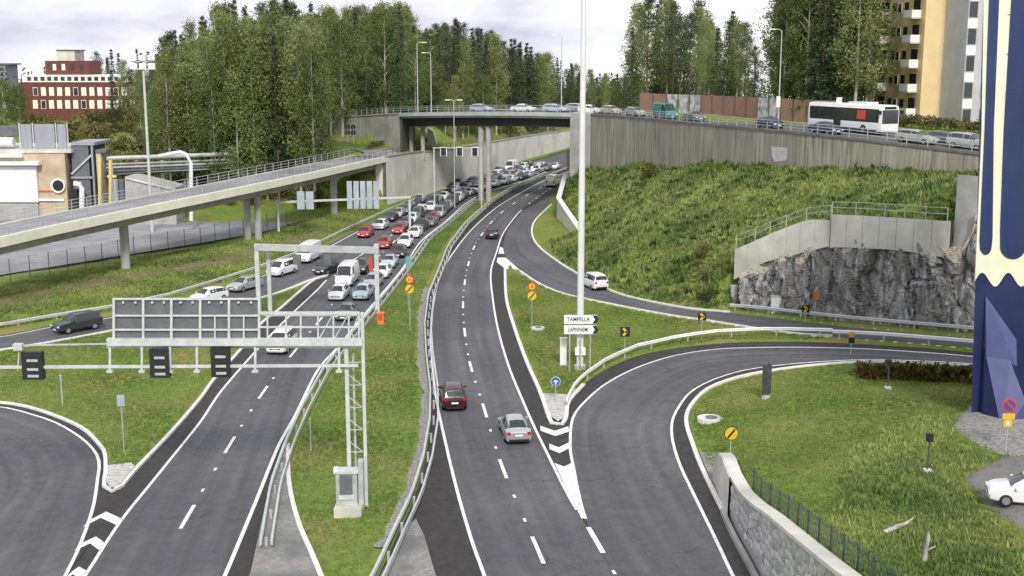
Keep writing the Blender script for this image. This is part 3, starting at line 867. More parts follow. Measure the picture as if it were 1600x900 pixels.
# ================================================================ LONG WALL UNDER THE UPPER STREET
def wall_along(name, top_pts, foot_z, label, mat, panel=4.0, thick=0.5, cat='wall', cap=None, cap_mat=None, gap=0.03, sink=1.2, face=1):
    """retaining wall built as separate panels with recessed joints; top_pts: its top edge, foot_z(p): ground height"""
    base = Vector((top_pts[0].x, top_pts[0].y, foot_z(top_pts[0])))
    t = thing(name, base, label, cat)
    tot = length(top_pts)
    n = max(1, int(tot / panel))
    back = offset(top_pts, -thick * face)
    core_f = [p + (q - p) * 0.12 for p, q in zip(top_pts, back)]
    mb = MB()
    for i in range(len(top_pts) - 1):
        a, b = core_f[i], core_f[i + 1]
        za, zb = foot_z(a) - sink, foot_z(b) - sink
        c, d = back[i + 1], back[i]
        mb.add([(a.x, a.y, za), (b.x, b.y, zb), (c.x, c.y, zb), (d.x, d.y, za), (a.x, a.y, a.z - 0.02), (b.x, b.y, b.z - 0.02), (c.x, c.y, c.z - 0.02), (d.x, d.y, d.z - 0.02)],
               [(0, 1, 5, 4), (2, 3, 7, 6), (4, 5, 6, 7)])
    shift(mb, base).obj('core', m_conc_d, t)
    for k in range(n):
        s0, s1 = tot * k / n + gap, tot * (k + 1) / n - gap
        a, b = along(top_pts, s0)[0], along(top_pts, s1)[0]
        d = (b - a).normalized()
        qs = [along(top_pts, s0 + (s1 - s0) * e / 4)[0] for e in range(5)]
        nrm = Vector((d.y, -d.x, 0)).normalized() * face
        dz = random.uniform(-0.006, 0.006)
        m2 = MB()
        vs_ = []
        for q_ in qs:
            f_, h_ = q_ + nrm * dz, q_ - nrm * 0.055
            zf_ = foot_z(q_) - sink
            vs_ += [(f_.x, f_.y, zf_), (f_.x, f_.y, q_.z), (h_.x, h_.y, q_.z), (h_.x, h_.y, zf_)]
        m2.add(vs_, [(4 * e + g, 4 * e + (g + 1) % 4, 4 * e + 4 + (g + 1) % 4, 4 * e + 4 + g) for e in range(4) for g in range(4)] + [(0, 1, 2, 3), (19, 18, 17, 16)])
        shift(m2, base).obj('panel', mat, t)
    if cap:
        shift(MB().sweep(top_pts, [(face * 0.12, 0.0), (face * 0.12, cap), (-face * (thick + 0.1), cap), (-face * (thick + 0.1), 0.0)]), base).obj('coping', cap_mat or mat, t)
    return t
foot_pts = [(p.x, p.z) for p in WALLFOOT]
def foot_long(p):
    return interp(foot_pts, p.x) - 0.3
st_right = [p for p in STREET if p.x > 12.2]
wl = wall_along('retaining_wall', st_right, foot_long, 'long board-marked concrete retaining wall above the weedy green slope', m_conc, panel=4.5, cap=0.28, cap_mat=m_conc_d)
# a whitewashed square of covered-over paint on it
pc, pd = at_street(1219, -0.03)
pa = PD(1207, 228, pc.y - 0.02)
q = [PD(1206, 229, pc.y), PD(1232, 231, pc.y), PD(1231, 251, pc.y), PD(1209, 252, pc.y)]
def to_wall(px, py, push):
    p, d = at_street(px, -push)
    return Vector((p.x, p.y, PD(px, py, p.y).z))
fr = [to_wall(x, y, 0.05) for x, y in ((1206, 229), (1232, 231), (1231, 251), (1212, 253), (1208, 246))]
bk = [to_wall(x, y, 0.0) for x, y in ((1206, 229), (1232, 231), (1231, 251), (1212, 253), (1208, 246))]
shift(MB().sheet(fr, bk), wl.location).obj('overpainted_patch', M('patch_paint', (0.38, 0.38, 0.39), (0.52, 0.52, 0.53), scale=3), wl)

# street slab, pavement and railing on top
st_back = offset(STREET, -15.0)
def up_ribbon(name, a, b, dz, mat, kind='structure', parent=None):
    vs = []
    for p, q in zip(a, b):
        vs += [(p.x, p.y, p.z + dz), (q.x, q.y, q.z + dz)]
    mb = MB().add(vs, [(2 * i, 2 * i + 1, 2 * i + 3, 2 * i + 2) for i in range(len(a) - 1)])
    me = mb.mesh(name, (mat,))
    uv_fill(me, [((i % 2) * 8, i * 1.0) for i in range(len(vs))])
    o = link(name, me, parent)
    return tag(o, kind=kind) if parent is None else o
rd_up = up_ribbon('street', offset(STREET, -0.55), st_back, 0.02, m_asphalt)
up_ribbon('pavement', offset(STREET, -12.0), offset(STREET, -15.5), 0.12, m_yard)
for off in (1.3, 11.6):
    st = offset(STREET, -off)
    up_ribbon('edge_line', offset(st, -0.08), offset(st, 0.08), 0.032, m_paint, parent=rd_up)

def railing(name, pts, label, h=1.1, every=2.0, mat=m_galv, bars=(0.35, 0.7), r=0.035, infill=False, cat='railing', group=None, dz=0.0, post=0.07):
    pts = resample(pts, step=2.0)
    pts = [p + Vector((0, 0, dz)) for p in pts]
    base = pts[0].copy()
    t = thing(name, base, label, cat, group)
    shift(MB().sweep(pts, [(-0.05, h - 0.06), (-0.05, h), (0.05, h), (0.05, h - 0.06)]), base).obj('handrail', mat, t)
    for b in bars:
        shift(MB().sweep(pts, [(-0.02, b - r), (-0.02, b + r), (0.02, b + r), (0.02, b - r)]), base).obj('rail', mat, t)
    pm = MB().box((0, 0, h / 2 - 0.05), (post, post, h + 0.02)).mesh('post', (mat,))
    tot, s = length(pts), 0.05
    while s < tot:
        p, d = along(pts, s)
        o = link('post', pm, t)
        o.location = p - base
        o.rotation_euler = (0, 0, math.atan2(d.y, d.x))
        s += every
    if infill:
        mb = MB()
        s = 0.2
        while s < tot:
            p, d = along(pts, s)
            mb.box((p.x, p.y, p.z + h * 0.5), (0.025, 0.025, h * 0.8), math.atan2(d.y, d.x))
            s += 0.32
        o = shift(mb, base).obj('baluster_row', mat, t)
        tag(o, kind='stuff')
    return t
railing('bridge_railing', offset([p for p in STREET if p.x <= 12.2], -0.3), 'grey steel railing on the edge of the bridge and its left wall', h=1.1, every=2.5, bars=(0.4, 0.75), dz=0.3, mat=m_galv)
railing('street_railing', offset(st_right, -0.3), 'steel railing along the top of the long concrete retaining wall', h=1.1, every=2.5, bars=(0.4, 0.75), dz=0.28)

# ================================================================ BRIDGE
m_girder = M('shaded_girder_concrete', (0.032, 0.031, 0.030), (0.05, 0.048, 0.046), rough=0.9)  # near-black: shade below the deck overhang is put into the colour
dk = [p for p in STREET if 618 <= proj(p)[0] <= 896]
dk = resample(dk, step=1.5)
bb = dk[len(dk) // 2].copy()
bb.z = 0
br = thing('road_bridge', bb, 'wide concrete road bridge on paired columns over the motorway', 'bridge')
def bsweep(name, path, prof, mat):
    return shift(MB().sweep(path, prof), bb).obj(name, mat, br)
bsweep('deck_slab', dk, [(-0.32, -0.80), (-0.32, 0.0), (-15.0, 0.0), (-15.0, -0.80)], m_conc_m)
bsweep('edge_beam', dk, [(0.12, -0.42), (0.12, 0.25), (-0.31, 0.25), (-0.31, -0.42)], M('edge_beam', (0.33, 0.36, 0.36), (0.42, 0.45, 0.45), scale=0.8))
bsweep('edge_beam', dk, [(-15.01, -0.42), (-15.01, 0.25), (-15.4, 0.25), (-15.4, -0.42)], m_conc_m)
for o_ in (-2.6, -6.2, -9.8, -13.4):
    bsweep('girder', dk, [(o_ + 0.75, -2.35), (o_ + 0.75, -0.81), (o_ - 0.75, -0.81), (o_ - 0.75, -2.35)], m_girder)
def bcol(px, off, zb, r):
    p, d = at_street(px, off)
    return shift(MB().tube([(p.x, p.y, zb), (p.x, p.y, p.z - 2.3)], r, 14), bb).obj('column', m_conc_m, br, smooth=40)
for cx in (751, 763):
    for o_ in (2.6, 11.0):
        bcol(cx, o_, -0.3, 0.52)
for cx in (642, 660):
    bcol(cx, 4.0, 6.5, 0.42)
xl = dk[0].x
# abutments
a0, a1 = at_street(617, 0.15)[0], at_street(627, 0.15)[0]
a2, a3 = at_street(627, 0)[0], at_street(617, 0)[0]
d0 = (a1 - a0).normalized()
nb_ = Vector((1.5, 13, 0))
shift(MB().prism([(a0.x, a0.y), (a1.x, a1.y), (a1.x + nb_.x, a1.y + nb_.y), (a0.x + nb_.x - 1.5, a0.y + nb_.y)], 6.6, a0.z - 0.82), bb).obj('abutment', m_conc_d, br)
zt = dk[-1].z
pa, pb = at_street(891, 0.02)[0], at_street(923, -0.15)[0]
poly = [(pa.x, pa.y), (pb.x, pb.y), (pb.x + 2.2, pb.y + 8), (pa.x + 5, pa.y + 14)]
shift(MB().prism(poly, 1.0, zt + 0.27), bb).obj('abutment', m_conc_m, br)
# left wing wall of the bridge (below the street, behind the slip road)
st_left = [p for p in STREET if p.x < xl + 0.6 and proj(p)[0] > 400]
def foot_left(p):
    px = proj(p)[0]
    return PD(px, interp([(400, 210), (490, 213), (568, 222), (625, 233)], px), p.y).z - 0.3
wall_along('wing_wall', st_left, foot_left, 'grey concrete wall at the left end of the bridge with black round signs before it', m_conc_m, panel=3.5, cap=0.3, cap_mat=m_conc_m)
# pale sloped concrete wedge seen under the bridge
mb = MB().sheet([PD(668, 238, 252), PD(686, 238, 252), PD(676, 205, 252), PD(668, 200, 252)], [PD(x_, y_, 252) + Vector((0, 4, 0)) for x_, y_ in ((668, 238), (686, 238), (676, 205), (668, 200))])
shift(mb, bb).obj('wing_wedge', m_conc_l, br)

# ================================================================ RETAINING WALL OF THE JAMMED CARRIAGEWAY
def zero(p):
    return 0.0
up_ribbon('wall_verge', offset(RETAIN, -0.5), offset(RETAIN, -5.0), -0.05, m_grass)
wall_along('retaining_wall', RETAIN, zero, 'tall pale concrete retaining wall curving beside the traffic jam under the bridge', M('light_wall', (0.60, 0.59, 0.55), (0.76, 0.75, 0.71), rough=0.8, scale=0.6, c3=(0.52, 0.51, 0.47), scale3=0.15), panel=6.0, thick=0.6, cap=0.25, cap_mat=m_conc_m, sink=0.4)
railing('wall_railing', offset(RETAIN, -0.3), 'thin dark railing on top of the pale curving retaining wall', h=1.0, every=3.0, bars=(0.5,), mat=m_steel_d, dz=0.25)

# ================================================================ RAMP BRIDGE ON THE LEFT
ramp_el = [p for p in RAMP if proj(p)[0] < 612]
rb = ramp_el[len(ramp_el) // 2].copy()
rb.z = 0
ramp = thing('ramp_viaduct', rb, 'slender elevated concrete ramp with cream fascia crossing the left side on piers', 'viaduct')
shift(MB().sweep(ramp_el, [(0.0, -0.05), (0.0, 0.14), (-0.5, 0.14), (-0.5, -0.05)]), rb).obj('edge_beam', m_fascia, ramp)
shift(MB().sweep(ramp_el, [(-0.0, -0.9), (0.02, -0.06), (-0.45, -0.06), (-0.45, -0.9)]), rb).obj('fascia', m_fascia, ramp)
shift(MB().sweep(ramp_el, [(-0.46, -0.10), (-6.6, -0.10), (-6.6, -0.75), (-5.4, -1.0), (-5.0, -2.1), (-2.0, -2.1), (-1.6, -1.0), (-0.46, -0.85)]), rb).obj('deck', m_conc_m, ramp)
shift(MB().sweep(ramp_el, [(-6.2, -0.09), (-6.2, 0.14), (-6.65, 0.14), (-6.65, -0.09)]), rb).obj('edge_beam', m_conc_l, ramp)
shift(MB().sweep(ramp_el, [(-0.52, -0.02), (-6.18, -0.02), (-6.18, -0.08), (-0.52, -0.08)]), rb).obj('road_surface', m_yard, ramp)
for px, py, n in ((210, 428, 1), (413, 388, 1), (545, 350, 1), (60, 462, 0)):
    if not n:
        continue
    g = P(px, py, 0.2)
    tops = min(RAMP, key=lambda p: abs(proj(p)[0] - px))
    if px == 413:
        for dx in (-0.75, 0.75):
            shift(MB().tube([(tops.x - 2.2 + dx, tops.y + 2.2, -0.6), (tops.x - 2.2 + dx, tops.y + 2.2, tops.z - 2.0)], 0.5, 14), rb).obj('pier', m_conc_m, ramp, smooth=40)
    else:
        shift(MB().tube([(tops.x - 2.6, tops.y + 2.4, -0.6), (tops.x - 2.6, tops.y + 2.4, tops.z - 2.0)], 0.55, 14), rb).obj('pier', m_conc_m, ramp, smooth=40)
railing('ramp_railing', offset(ramp_el, -0.2), 'near steel railing along the cream edge of the elevated ramp', h=1.2, every=2.6, bars=(0.35, 0.75), mat=m_galv, dz=0.14, r=0.03)
railing('ramp_railing', offset(ramp_el, -6.4), 'far steel railing along the back edge of the elevated ramp', h=1.2, every=2.6, bars=(0.35, 0.75), mat=m_galv, dz=0.14, r=0.03)
# the ramp goes on over filled ground towards the street
rg = [p for p in RAMP if proj(p)[0] >= 600]
rpath = smooth_line([ramp_el[-2] + Vector((0, 0, 0)), P(622, 240, 8.55), P(604, 233, 8.7), P(577, 226, 8.75), P(532, 219, 8.8), P(488, 214.5, 8.8), P(430, 211, 8.8)], n=40)
up_ribbon('ramp_road', rpath, offset(rpath, -6.0), 0.08, m_yard)

# ================================================================ STONE WALL, BOTTOM RIGHT
sb = STW[20].copy()
sb.z = 0
sw = thing('stone_wall', sb, 'grey rubble stone retaining wall with pale concrete coping beside the bending ramp', 'wall')
SW_F = [p for p in STW]
front = [p for p in STW if p.y > 37 and p.y < 71.6]
tops = [Vector((p.x, p.y, stw_top(p))) for p in front]
mb = MB()
for i in range(len(front) - 1):
    a, b, c, d = front[i], front[i + 1], tops[i + 1], tops[i]
    mb.quad((a.x, a.y, -0.3), (b.x, b.y, -0.3), (c.x + 0.10, c.y, c.z), (d.x + 0.10, d.y, d.z))
    mb.quad((a.x + 0.7, a.y, -0.3), (b.x + 0.7, b.y, -0.3), (c.x + 0.7, c.y, c.z), (d.x + 0.7, d.y, d.z))
    mb.quad((c.x + 0.10, c.y, c.z), (c.x + 0.7, c.y, c.z), (d.x + 0.7, d.y, d.z), (d.x + 0.10, d.y, d.z))
shift(mb, sb).obj('mortar_core', M('mortar', (0.30, 0.30, 0.29), (0.38, 0.38, 0.37), scale=6), sw)
cop = [t + Vector((0.3, 0, 0)) for t in tops]
shift(MB().sweep(cop, [(-0.34, -0.02), (-0.34, 0.16), (0.40, 0.16), (0.40, -0.02)]), sb).obj('coping', m_conc_l, sw)
endm = [p for p in front if p.y > 64.5]
et = [Vector((p.x, p.y, stw_top(p))) for p in endm]
mb = MB()
for i in range(len(endm) - 1):
    a, b, c, d = endm[i], endm[i + 1], et[i + 1], et[i]
    mb.quad((a.x - 0.16, a.y, -0.2), (b.x - 0.16, b.y, -0.2), (c.x - 0.1, c.y, c.z + 0.12), (d.x - 0.1, d.y, d.z + 0.12))
    mb.quad((c.x - 0.1, c.y, c.z + 0.12), (d.x - 0.1, d.y, d.z + 0.12), (d.x + 0.2, d.y, d.z + 0.12), (c.x + 0.2, c.y, c.z + 0.12))
e = endm[0]
shift(mb, sb).obj('smooth_end', m_conc_l, sw)
shift(MB().sweep(resample([Vector((p.x - 0.26, p.y, 0)) for p in front if p.y < 66], step=1.5), [(-0.12, -0.1), (-0.12, 0.32), (0.12, 0.32), (0.12, -0.1)]), sb).obj('plinth', m_conc_m, sw)
stone_meshes = []
for k in range(8):
    bm = bmesh.new()
    bmesh.ops.create_icosphere(bm, subdivisions=1, radius=0.5)
    for v in bm.verts:
        v.co += noise.noise_vector(v.co * 1.7 + Vector((k * 3.1, 0, 0))) * 0.16
        v.co.x *= 0.45
    me = bpy.data.meshes.new('stone')
    bm.to_mesh(me)
    bm.free()
    me.materials.append(None)
    stone_meshes.append(me)
stone_mats = [M('stone_%d' % k, c, rough=0.85, scale=7, bump=0.3) for k, c in enumerate([(0.38, 0.38, 0.38), (0.48, 0.47, 0.46), (0.31, 0.31, 0.32), (0.42, 0.40, 0.38)])]
n_st = 0
y = 56.0
rows = []
z = 0.5
cells = []
yv = 44.0
while yv < 65.0:
    stepy = random.uniform(0.56, 0.74)
    topz = stw_top(Vector((0, yv, 0)))
    zv = 0.5 + random.uniform(0, 0.15)
    while zv < topz - 0.50:
        hz = random.uniform(0.42, 0.58)
        cells.append((yv + random.uniform(-0.08, 0.08), zv, stepy, hz))
        zv += hz * 0.93
    yv += stepy * 0.92
fx = lambda yy: interp([(p.y, p.x) for p in sorted(STW, key=lambda p: p.y)], yy)
for yy, zz_, sy, hz in cells[:300]:
    o = link('stone', random.choice(stone_meshes), sw)
    topz = stw_top(Vector((0, yy, 0)))
    o.location = Vector((fx(yy) + 0.10 * zz_ / topz - 0.0, yy, zz_ + hz / 2)) - sb
    o.scale = (random.uniform(0.28, 0.5), sy * 1.08, hz * 1.1)
    o.rotation_euler = (random.uniform(-0.25, 0.25), 0, 0)
    o.material_slots[0].link = 'OBJECT'
    o.material_slots[0].material = random.choice(stone_mats)
# green mesh fence on top of it
def mesh_fence(name, pts, label, h=1.2, every=2.4, mat=m_steel_d, panel_mat=None, cat='fence', group=None, lean=0, gap=0.22):
    base = pts[0].copy()
    t = thing(name, base, label, cat, group)
    tot = length(pts)
    n = max(1, round(tot / every))
    for k in range(n + 1):
        p, d = along(pts, min(tot, tot * k / n))
        shift(MB().box((p.x, p.y, p.z + h / 2 - 0.15), (0.07, 0.07, h + 0.3)), base).obj('post', mat, t)
    for k in range(n):
        a, b = along(pts, tot * k / n)[0], along(pts, tot * (k + 1) / n)[0]
        mb = MB()
        l = (b - a).length
        for i in range(int(l / gap) + 1):
            c = a.lerp(b, min(1, i * gap / l))
            mb.box((c.x, c.y, c.z + h / 2 + 0.02), (0.016, 0.016, h - 0.06))
        for i in range(int(h / 0.3) + 1):
            mb.beam(a + Vector((0, 0, 0.06 + i * 0.3)), b + Vector((0, 0, 0.06 + i * 0.3)), 0.016, 0.02)
        shift(mb, base).obj('mesh_panel', panel_mat or mat, t)
    return t
m_green_wire = M('green_wire', (0.03, 0.07, 0.06), (0.05, 0.10, 0.09), rough=0.5)
fp = [Vector((p.x + 0.95, p.y, stw_top(p) + 0.0)) for p in STW if 38 < p.y < 63.5]
mesh_fence('wire_fence', fp[::-1], 'low dark green wire fence standing on top of the stone wall', h=1.15, every=1.9, mat=m_steel_d, panel_mat=m_green_wire)

# ================================================================ ROCK FACE AND THE WALLS ON TOP OF IT
nu, nv = 230, 70
base_l = resample(CLIFF_BASE, n=nu)
btan = tangents(base_l)
clen = length(base_l)
def rock_depth(u, z):
    """angular blocks: every cell of a stretched Voronoi pattern has its own set-back and tilt, cracks between them are recessed"""
    w1 = noise.noise(Vector((u * 0.35, z * 0.3, 4.0)))
    d = 0.7 * noise.noise(Vector((u * 0.16, z * 0.12, 1.0)))
    for k, (su, sz, amp, tl) in enumerate(((1.7, 3.6, 0.42, 0.55), (0.75, 1.5, 0.17, 0.30), (0.34, 0.55, 0.06, 0.12))):
        p = Vector(((u + 0.45 * z + w1) / su, (z + 0.15 * u) / sz, 10.0 * k))
        ds, ps = noise.voronoi(p)
        c = ps[0]
        h = noise.noise(c * 5.7 + Vector((0.5, 0.3, k)))
        d += amp * 2 * h + tl * ((p.x - c.x) * noise.noise(c * 9.1) + (p.y - c.y) * 0.8 * noise.noise(c * 8.3 + Vector((4, 0, 0)))) * su * 0.6
        if ds[1] - ds[0] < 0.07:
            d -= amp * 0.55
    return d
vs = []
for i, p in enumerate(base_l):
    u = clen * i / (nu - 1)
    zt_ = cliff_top_z(p) + 0.35 * noise.noise(Vector((u * 0.6, 0, 0))) + 0.25 * noise.noise(Vector((u * 2.1, 3, 0)))
    z0 = zr(p.x, p.y) - 0.4
    nrm = Vector((btan[i].y, -btan[i].x, 0))
    for j in range(nv + 1):
        v = j / nv
        q = Vector((p.x, p.y, z0 + (zt_ - z0) * v))
        d = max(-1.1, min(1.1, rock_depth(u, q.z)))
        q = q + nrm * (d * (0.4 + 0.6 * min(1, v * 4))) - nrm * (1.2 * v)
        vs.append(q)
    vs.append(Vector((p.x, p.y, zt_ + 0.15)) - nrm * 5.5)
m_ = nv + 2
fs = [(i * m_ + j, (i + 1) * m_ + j, (i + 1) * m_ + j + 1, i * m_ + j + 1) for i in range(nu - 1) for j in range(m_ - 1)]
mb = MB()
for f in fs:
    mb.f.append(f)
    j = f[0] % m_
    i = f[0] // m_
    pale = j >= nv - 9 - int(14 * noise.noise(Vector((i * 0.085, 2.0, 0)))) and proj(base_l[i])[0] < 1500 and noise.noise(Vector((i * 0.06, 5.5, 0))) > -0.2
    mb.mi.append(1 if pale else 0)
mb.v = [tuple(v) for v in vs]
tag(mb.obj('rock_face', (m_rock, m_rock_top), smooth=18), 'dark streaked rock face blasted beside the ramp', 'rock', kind='structure')
def cliff_pt(px, py, back=1.9):
    p = min(base_l, key=lambda q: abs(proj(q)[0] - px))
    return PD(px, py, p.y + back)
def cliff_foot(p):
    q = min(base_l, key=lambda b: abs(b.x - p.x))
    return cliff_top_z(q) - 0.2
w1 = smooth_line([cliff_pt(1148, 390), cliff_pt(1200, 367)], n=6) + smooth_line([cliff_pt(1205, 364.5), cliff_pt(1262, 344), cliff_pt(1298, 345)], n=8)
wall_along('parapet_wall', w1, cliff_foot, 'concrete wall climbing along the left top edge of the rock face', m_conc_l, panel=1.6, thick=0.35, sink=0.7, gap=0.02)
w2 = [cliff_pt(1299, 335, 1.4), cliff_pt(1345, 337, 1.4), cliff_pt(1390, 339.5, 1.4), cliff_pt(1440, 343, 1.4), cliff_pt(1486, 346, 1.4)]
wall_along('parapet_wall', w2, cliff_foot, 'straight concrete wall on the right top edge of the rock face', m_conc_l, panel=1.6, thick=0.35, sink=0.7, gap=0.02)
bw = [cliff_pt(1496, 273, 2.6), cliff_pt(1535, 276, 2.6), cliff_pt(1600, 280, 2.6)]
wall_along('retaining_wall', bw, cliff_foot, 'short concrete block wall above the rock next to the blue tower', m_conc_m, panel=2.4, thick=0.4, sink=6.0)
def rail_px(pxs, label, back=1.9, mat=m_galv):
    pts = [cliff_pt(x, y, back) for x, y in pxs]
    base = pts[0].copy()
    t = thing('safety_fence', base, label, 'fence')
    hh = 1.15
    for p in pts:
        shift(MB().box((p.x, p.y, p.z + hh / 2 - 0.2), (0.07, 0.07, hh + 0.4)), base).obj('post', mat, t)
    for a, b in zip(pts, pts[1:]):
        for k, f in enumerate((1.0, 0.55)):
            shift(MB().beam(a + Vector((0, 0, hh * f)), b + Vector((0, 0, hh * f)), 0.05, 0.05), base).obj('rail', mat, t)
        mb = MB()
        l = (b - a).length
        for i in range(1, int(l / 0.25)):
            c = a.lerp(b, i * 0.25 / l)
            mb.box((c.x, c.y, c.z + hh / 2), (0.014, 0.014, hh))
        shift(mb, base).obj('mesh_panel', m_green_wire, t)
    return t
rail_px([(1150, 386), (1180, 375), (1203, 365), (1228, 356), (1260, 344), (1298, 340)], 'wire safety fence rising along the left wall on the rock', 2.05)
rail_px([(1300, 335), (1337, 336), (1382, 339), (1413, 341), (1446, 344), (1480, 346)], 'level wire safety fence along the right wall on the rock', 1.55)

# sloping concrete wing wall at the merge beside the slope
wwt = WWT
wall_along('wing_wall', resample(wwt[:3], step=1.5) + resample(wwt[2:], step=1.5)[1:], zero, 'pale concrete wing wall with sloping top at the foot of the green slope', m_conc_l, panel=4.0, thick=0.6, sink=0.6, face=1, cap=0.12, cap_mat=m_white)

# ================================================================ BLUE TOWER, RIGHT EDGE
m_navy = M('navy_paint', (0.012, 0.017, 0.075), (0.018, 0.025, 0.10), rough=0.35, scale=0.4)
m_navy2 = M('navy_panel', (0.010, 0.020, 0.085), (0.016, 0.032, 0.12), rough=0.4, scale=0.8, stretch=(1, 1, 0.25), c3=(0.02, 0.03, 0.08), scale3=0.5)
m_cream = M('cream_paint', (0.66, 0.68, 0.50), (0.74, 0.76, 0.58), rough=0.5, scale=0.5)
m_lav = M('lavender_panel', (0.055, 0.065, 0.18), (0.08, 0.09, 0.24), rough=0.35, scale=0.4)
YT = 73.5
tb = P(1560, 672, 3.5)
tb = Vector((PD(1560, 600, YT).x, YT, 3.2))
tw = thing('decorated_tower', tb, 'navy blue tower with cream scalloped ornament at the street corner', 'tower')
def tplate(name, pxs, y0, y1, mat, skew=0.0):
    a = [PD(x, yy, y0) for x, yy in pxs]
    b = [p + Vector((skew, y1 - y0, 0)) for p in a]
    return shift(MB().sheet(a, b), tb).obj(name, mat, tw)
# core
tplate('core', [(1541, -160), (1518, 640), (1519, 655), (1750, 690), (1750, -160)], YT, YT + 7, m_navy, 3.6)
def arc(cx, cy, rx, ry, a0, a1, n=9):
    return [(cx + rx * math.cos(math.radians(a0 + (a1 - a0) * k / (n - 1))), cy + ry * math.sin(math.radians(a0 + (a1 - a0) * k / (n - 1)))) for k in range(n)]
wave = []
for k in range(60):
    x = 1524.5 + k * 3.9
    wave.append((x, 437 + 11 * math.cos((x - 1555) / 41.0 * 2 * math.pi)))
cream = [(1540, -160), (1534, 200), (1526, 385), (1523.5, 440)] + wave + [(1752, 440), (1752, -160)]
tplate('ornament_band', cream, YT - 0.10, YT - 0.004, m_cream)
fl1 = [(1551, -160), (1539, 200), (1531, 375)] + arc(1540.5, 385, 9, 13, 170, 10) + [(1551, 370), (1553, 200), (1568, -160)]
tplate('flute', fl1, YT - 0.17, YT - 0.104, m_navy2)
fl2 = [(1590, -160), (1569, 200), (1563, 360)] + arc(1583, 385, 20, 20, 170, 10) + [(1604, 360), (1606, 200), (1616, -160)]
tplate('flute', fl2, YT - 0.17, YT - 0.104, m_navy2)
fl3 = [(1632, -160), (1618, 200), (1614, 360)] + arc(1634, 385, 20, 20, 170, 10) + [(1655, 360), (1657, 200), (1672, -160)]
tplate('flute', fl3, YT - 0.17, YT - 0.104, m_navy2)
for dx_ in (51, 102):
    tplate('flute', [(x + dx_ * 0.93, y) for x, y in fl3], YT - 0.17, YT - 0.104, m_navy2)
for py_ in range(-40, 390, 62):
    for x0, x1 in ((1569, 1604), (1620, 1655)):
        tplate('panel_joint', [(x0 + 22 * (200 - py_) / 400 * 0.6, py_), (x1 + 8 * (200 - py_) / 400, py_), (x1 + 8 * (200 - py_) / 400, py_ + 0.9), (x0 + 22 * (200 - py_) / 400 * 0.6, py_ + 0.9)], YT - 0.178, YT - 0.172, m_navy)
def tfacet(name, pts, mat):
    a = [PD(*p) for p in pts]
    b = [Vector((p.x + 0.03, YT + 0.05, p.z)) for p in a]
    return shift(MB().sheet(a, b), tb).obj(name, mat, tw)
tfacet('upper_facet', [(1540, 462, YT - 0.1), (1588, 530, YT - 0.9), (1589, 572, YT - 1.2), (1541, 556, YT - 0.6)], m_lav)
tfacet('buttress', [(1541, 557, YT - 0.62), (1578, 563, YT - 1.1), (1603, 628, YT - 2.0), (1606, 690, YT - 2.3), (1567, 681, YT - 2.3)], m_lav)
tfacet('buttress_side', [(1538, 545, YT - 0.3), (1542, 560, YT - 0.6), (1567, 681, YT - 2.25), (1536, 668, YT - 0.8)], m_navy)
ap = [G(1490, 668, 3.4), G(1500, 645, 3.4), G(1520, 630, 3.4), G(1660, 640, 3.5), G(1670, 740, 3.8), G(1600, 715, 3.7), G(1560, 710, 3.6), G(1520, 692, 3.5)]
def drape(name, pts, mat, dz=0.06, kind='structure'):
    """sheet laid on the uneven ground"""
    poly = [(p.x, p.y) for p in pts]
    xs = [p[0] for p in poly]
    ys = [p[1] for p in poly]
    gx_ = np.arange(min(xs), max(xs) + 0.7, 0.7)
    gy_ = np.arange(min(ys), max(ys) + 0.7, 0.7)
    X_, Y_ = np.meshgrid(gx_, gy_)
    Z_, _ = terr_full(X_.ravel(), Y_.ravel())
    S_ = sdist(poly, X_.ravel(), Y_.ravel())
    Z_ = Z_ + np.clip(-S_ * 0.25, -0.5, dz + 0.12)
    w_ = len(gx_)
    mb = MB()
    mb.v = [(a, b, c) for a, b, c in zip(X_.ravel(), Y_.ravel(), Z_)]
    for j in range(len(gy_) - 1):
        for i in range(w_ - 1):
            k = j * w_ + i
            q = (k, k + 1, k + w_ + 1, k + w_)
            if min(S_[list(q)]) < 0.6:
                mb.f.append(q)
                mb.mi.append(0)
    o = mb.obj(name, mat, smooth=60)
    return tag(o, kind=kind)
drape('paved_apron', ap, m_gravel, 0.1)
drape('gravel_yard', [G(1505, 748, 3.8), G(1530, 728, 3.8), G(1570, 712, 3.7), G(1650, 715, 3.8), G(1720, 800, 4.3), G(1650, 860, 4.5), G(1585, 822, 4.3), G(1540, 790, 4.1)], M('yard_gravel', (0.13, 0.125, 0.125), (0.21, 0.20, 0.20), rough=0.95, scale=3, bump=0.5, c3=(0.20, 0.18, 0.16), scale3=0.6), 0.12)
# ================================================================ GANTRIES OVER THE LEFT CARRIAGEWAY
YG = P(548, 795).y
def gp(px, py, dy=0.0):
    return PD(px, py, YG + dy)
gb = P(548, 795)
ga = thing('sign_gantry', gb, 'large galvanised sign gantry with dark backs of a five-bay board over the jammed carriageway', 'gantry')
def gbeam(name, a, b, w, h, mat=m_galv_l, dy=0.0):
    return shift(MB().beam(gp(*a, dy), gp(*b, dy), w, h), gb).obj(name, mat, ga)
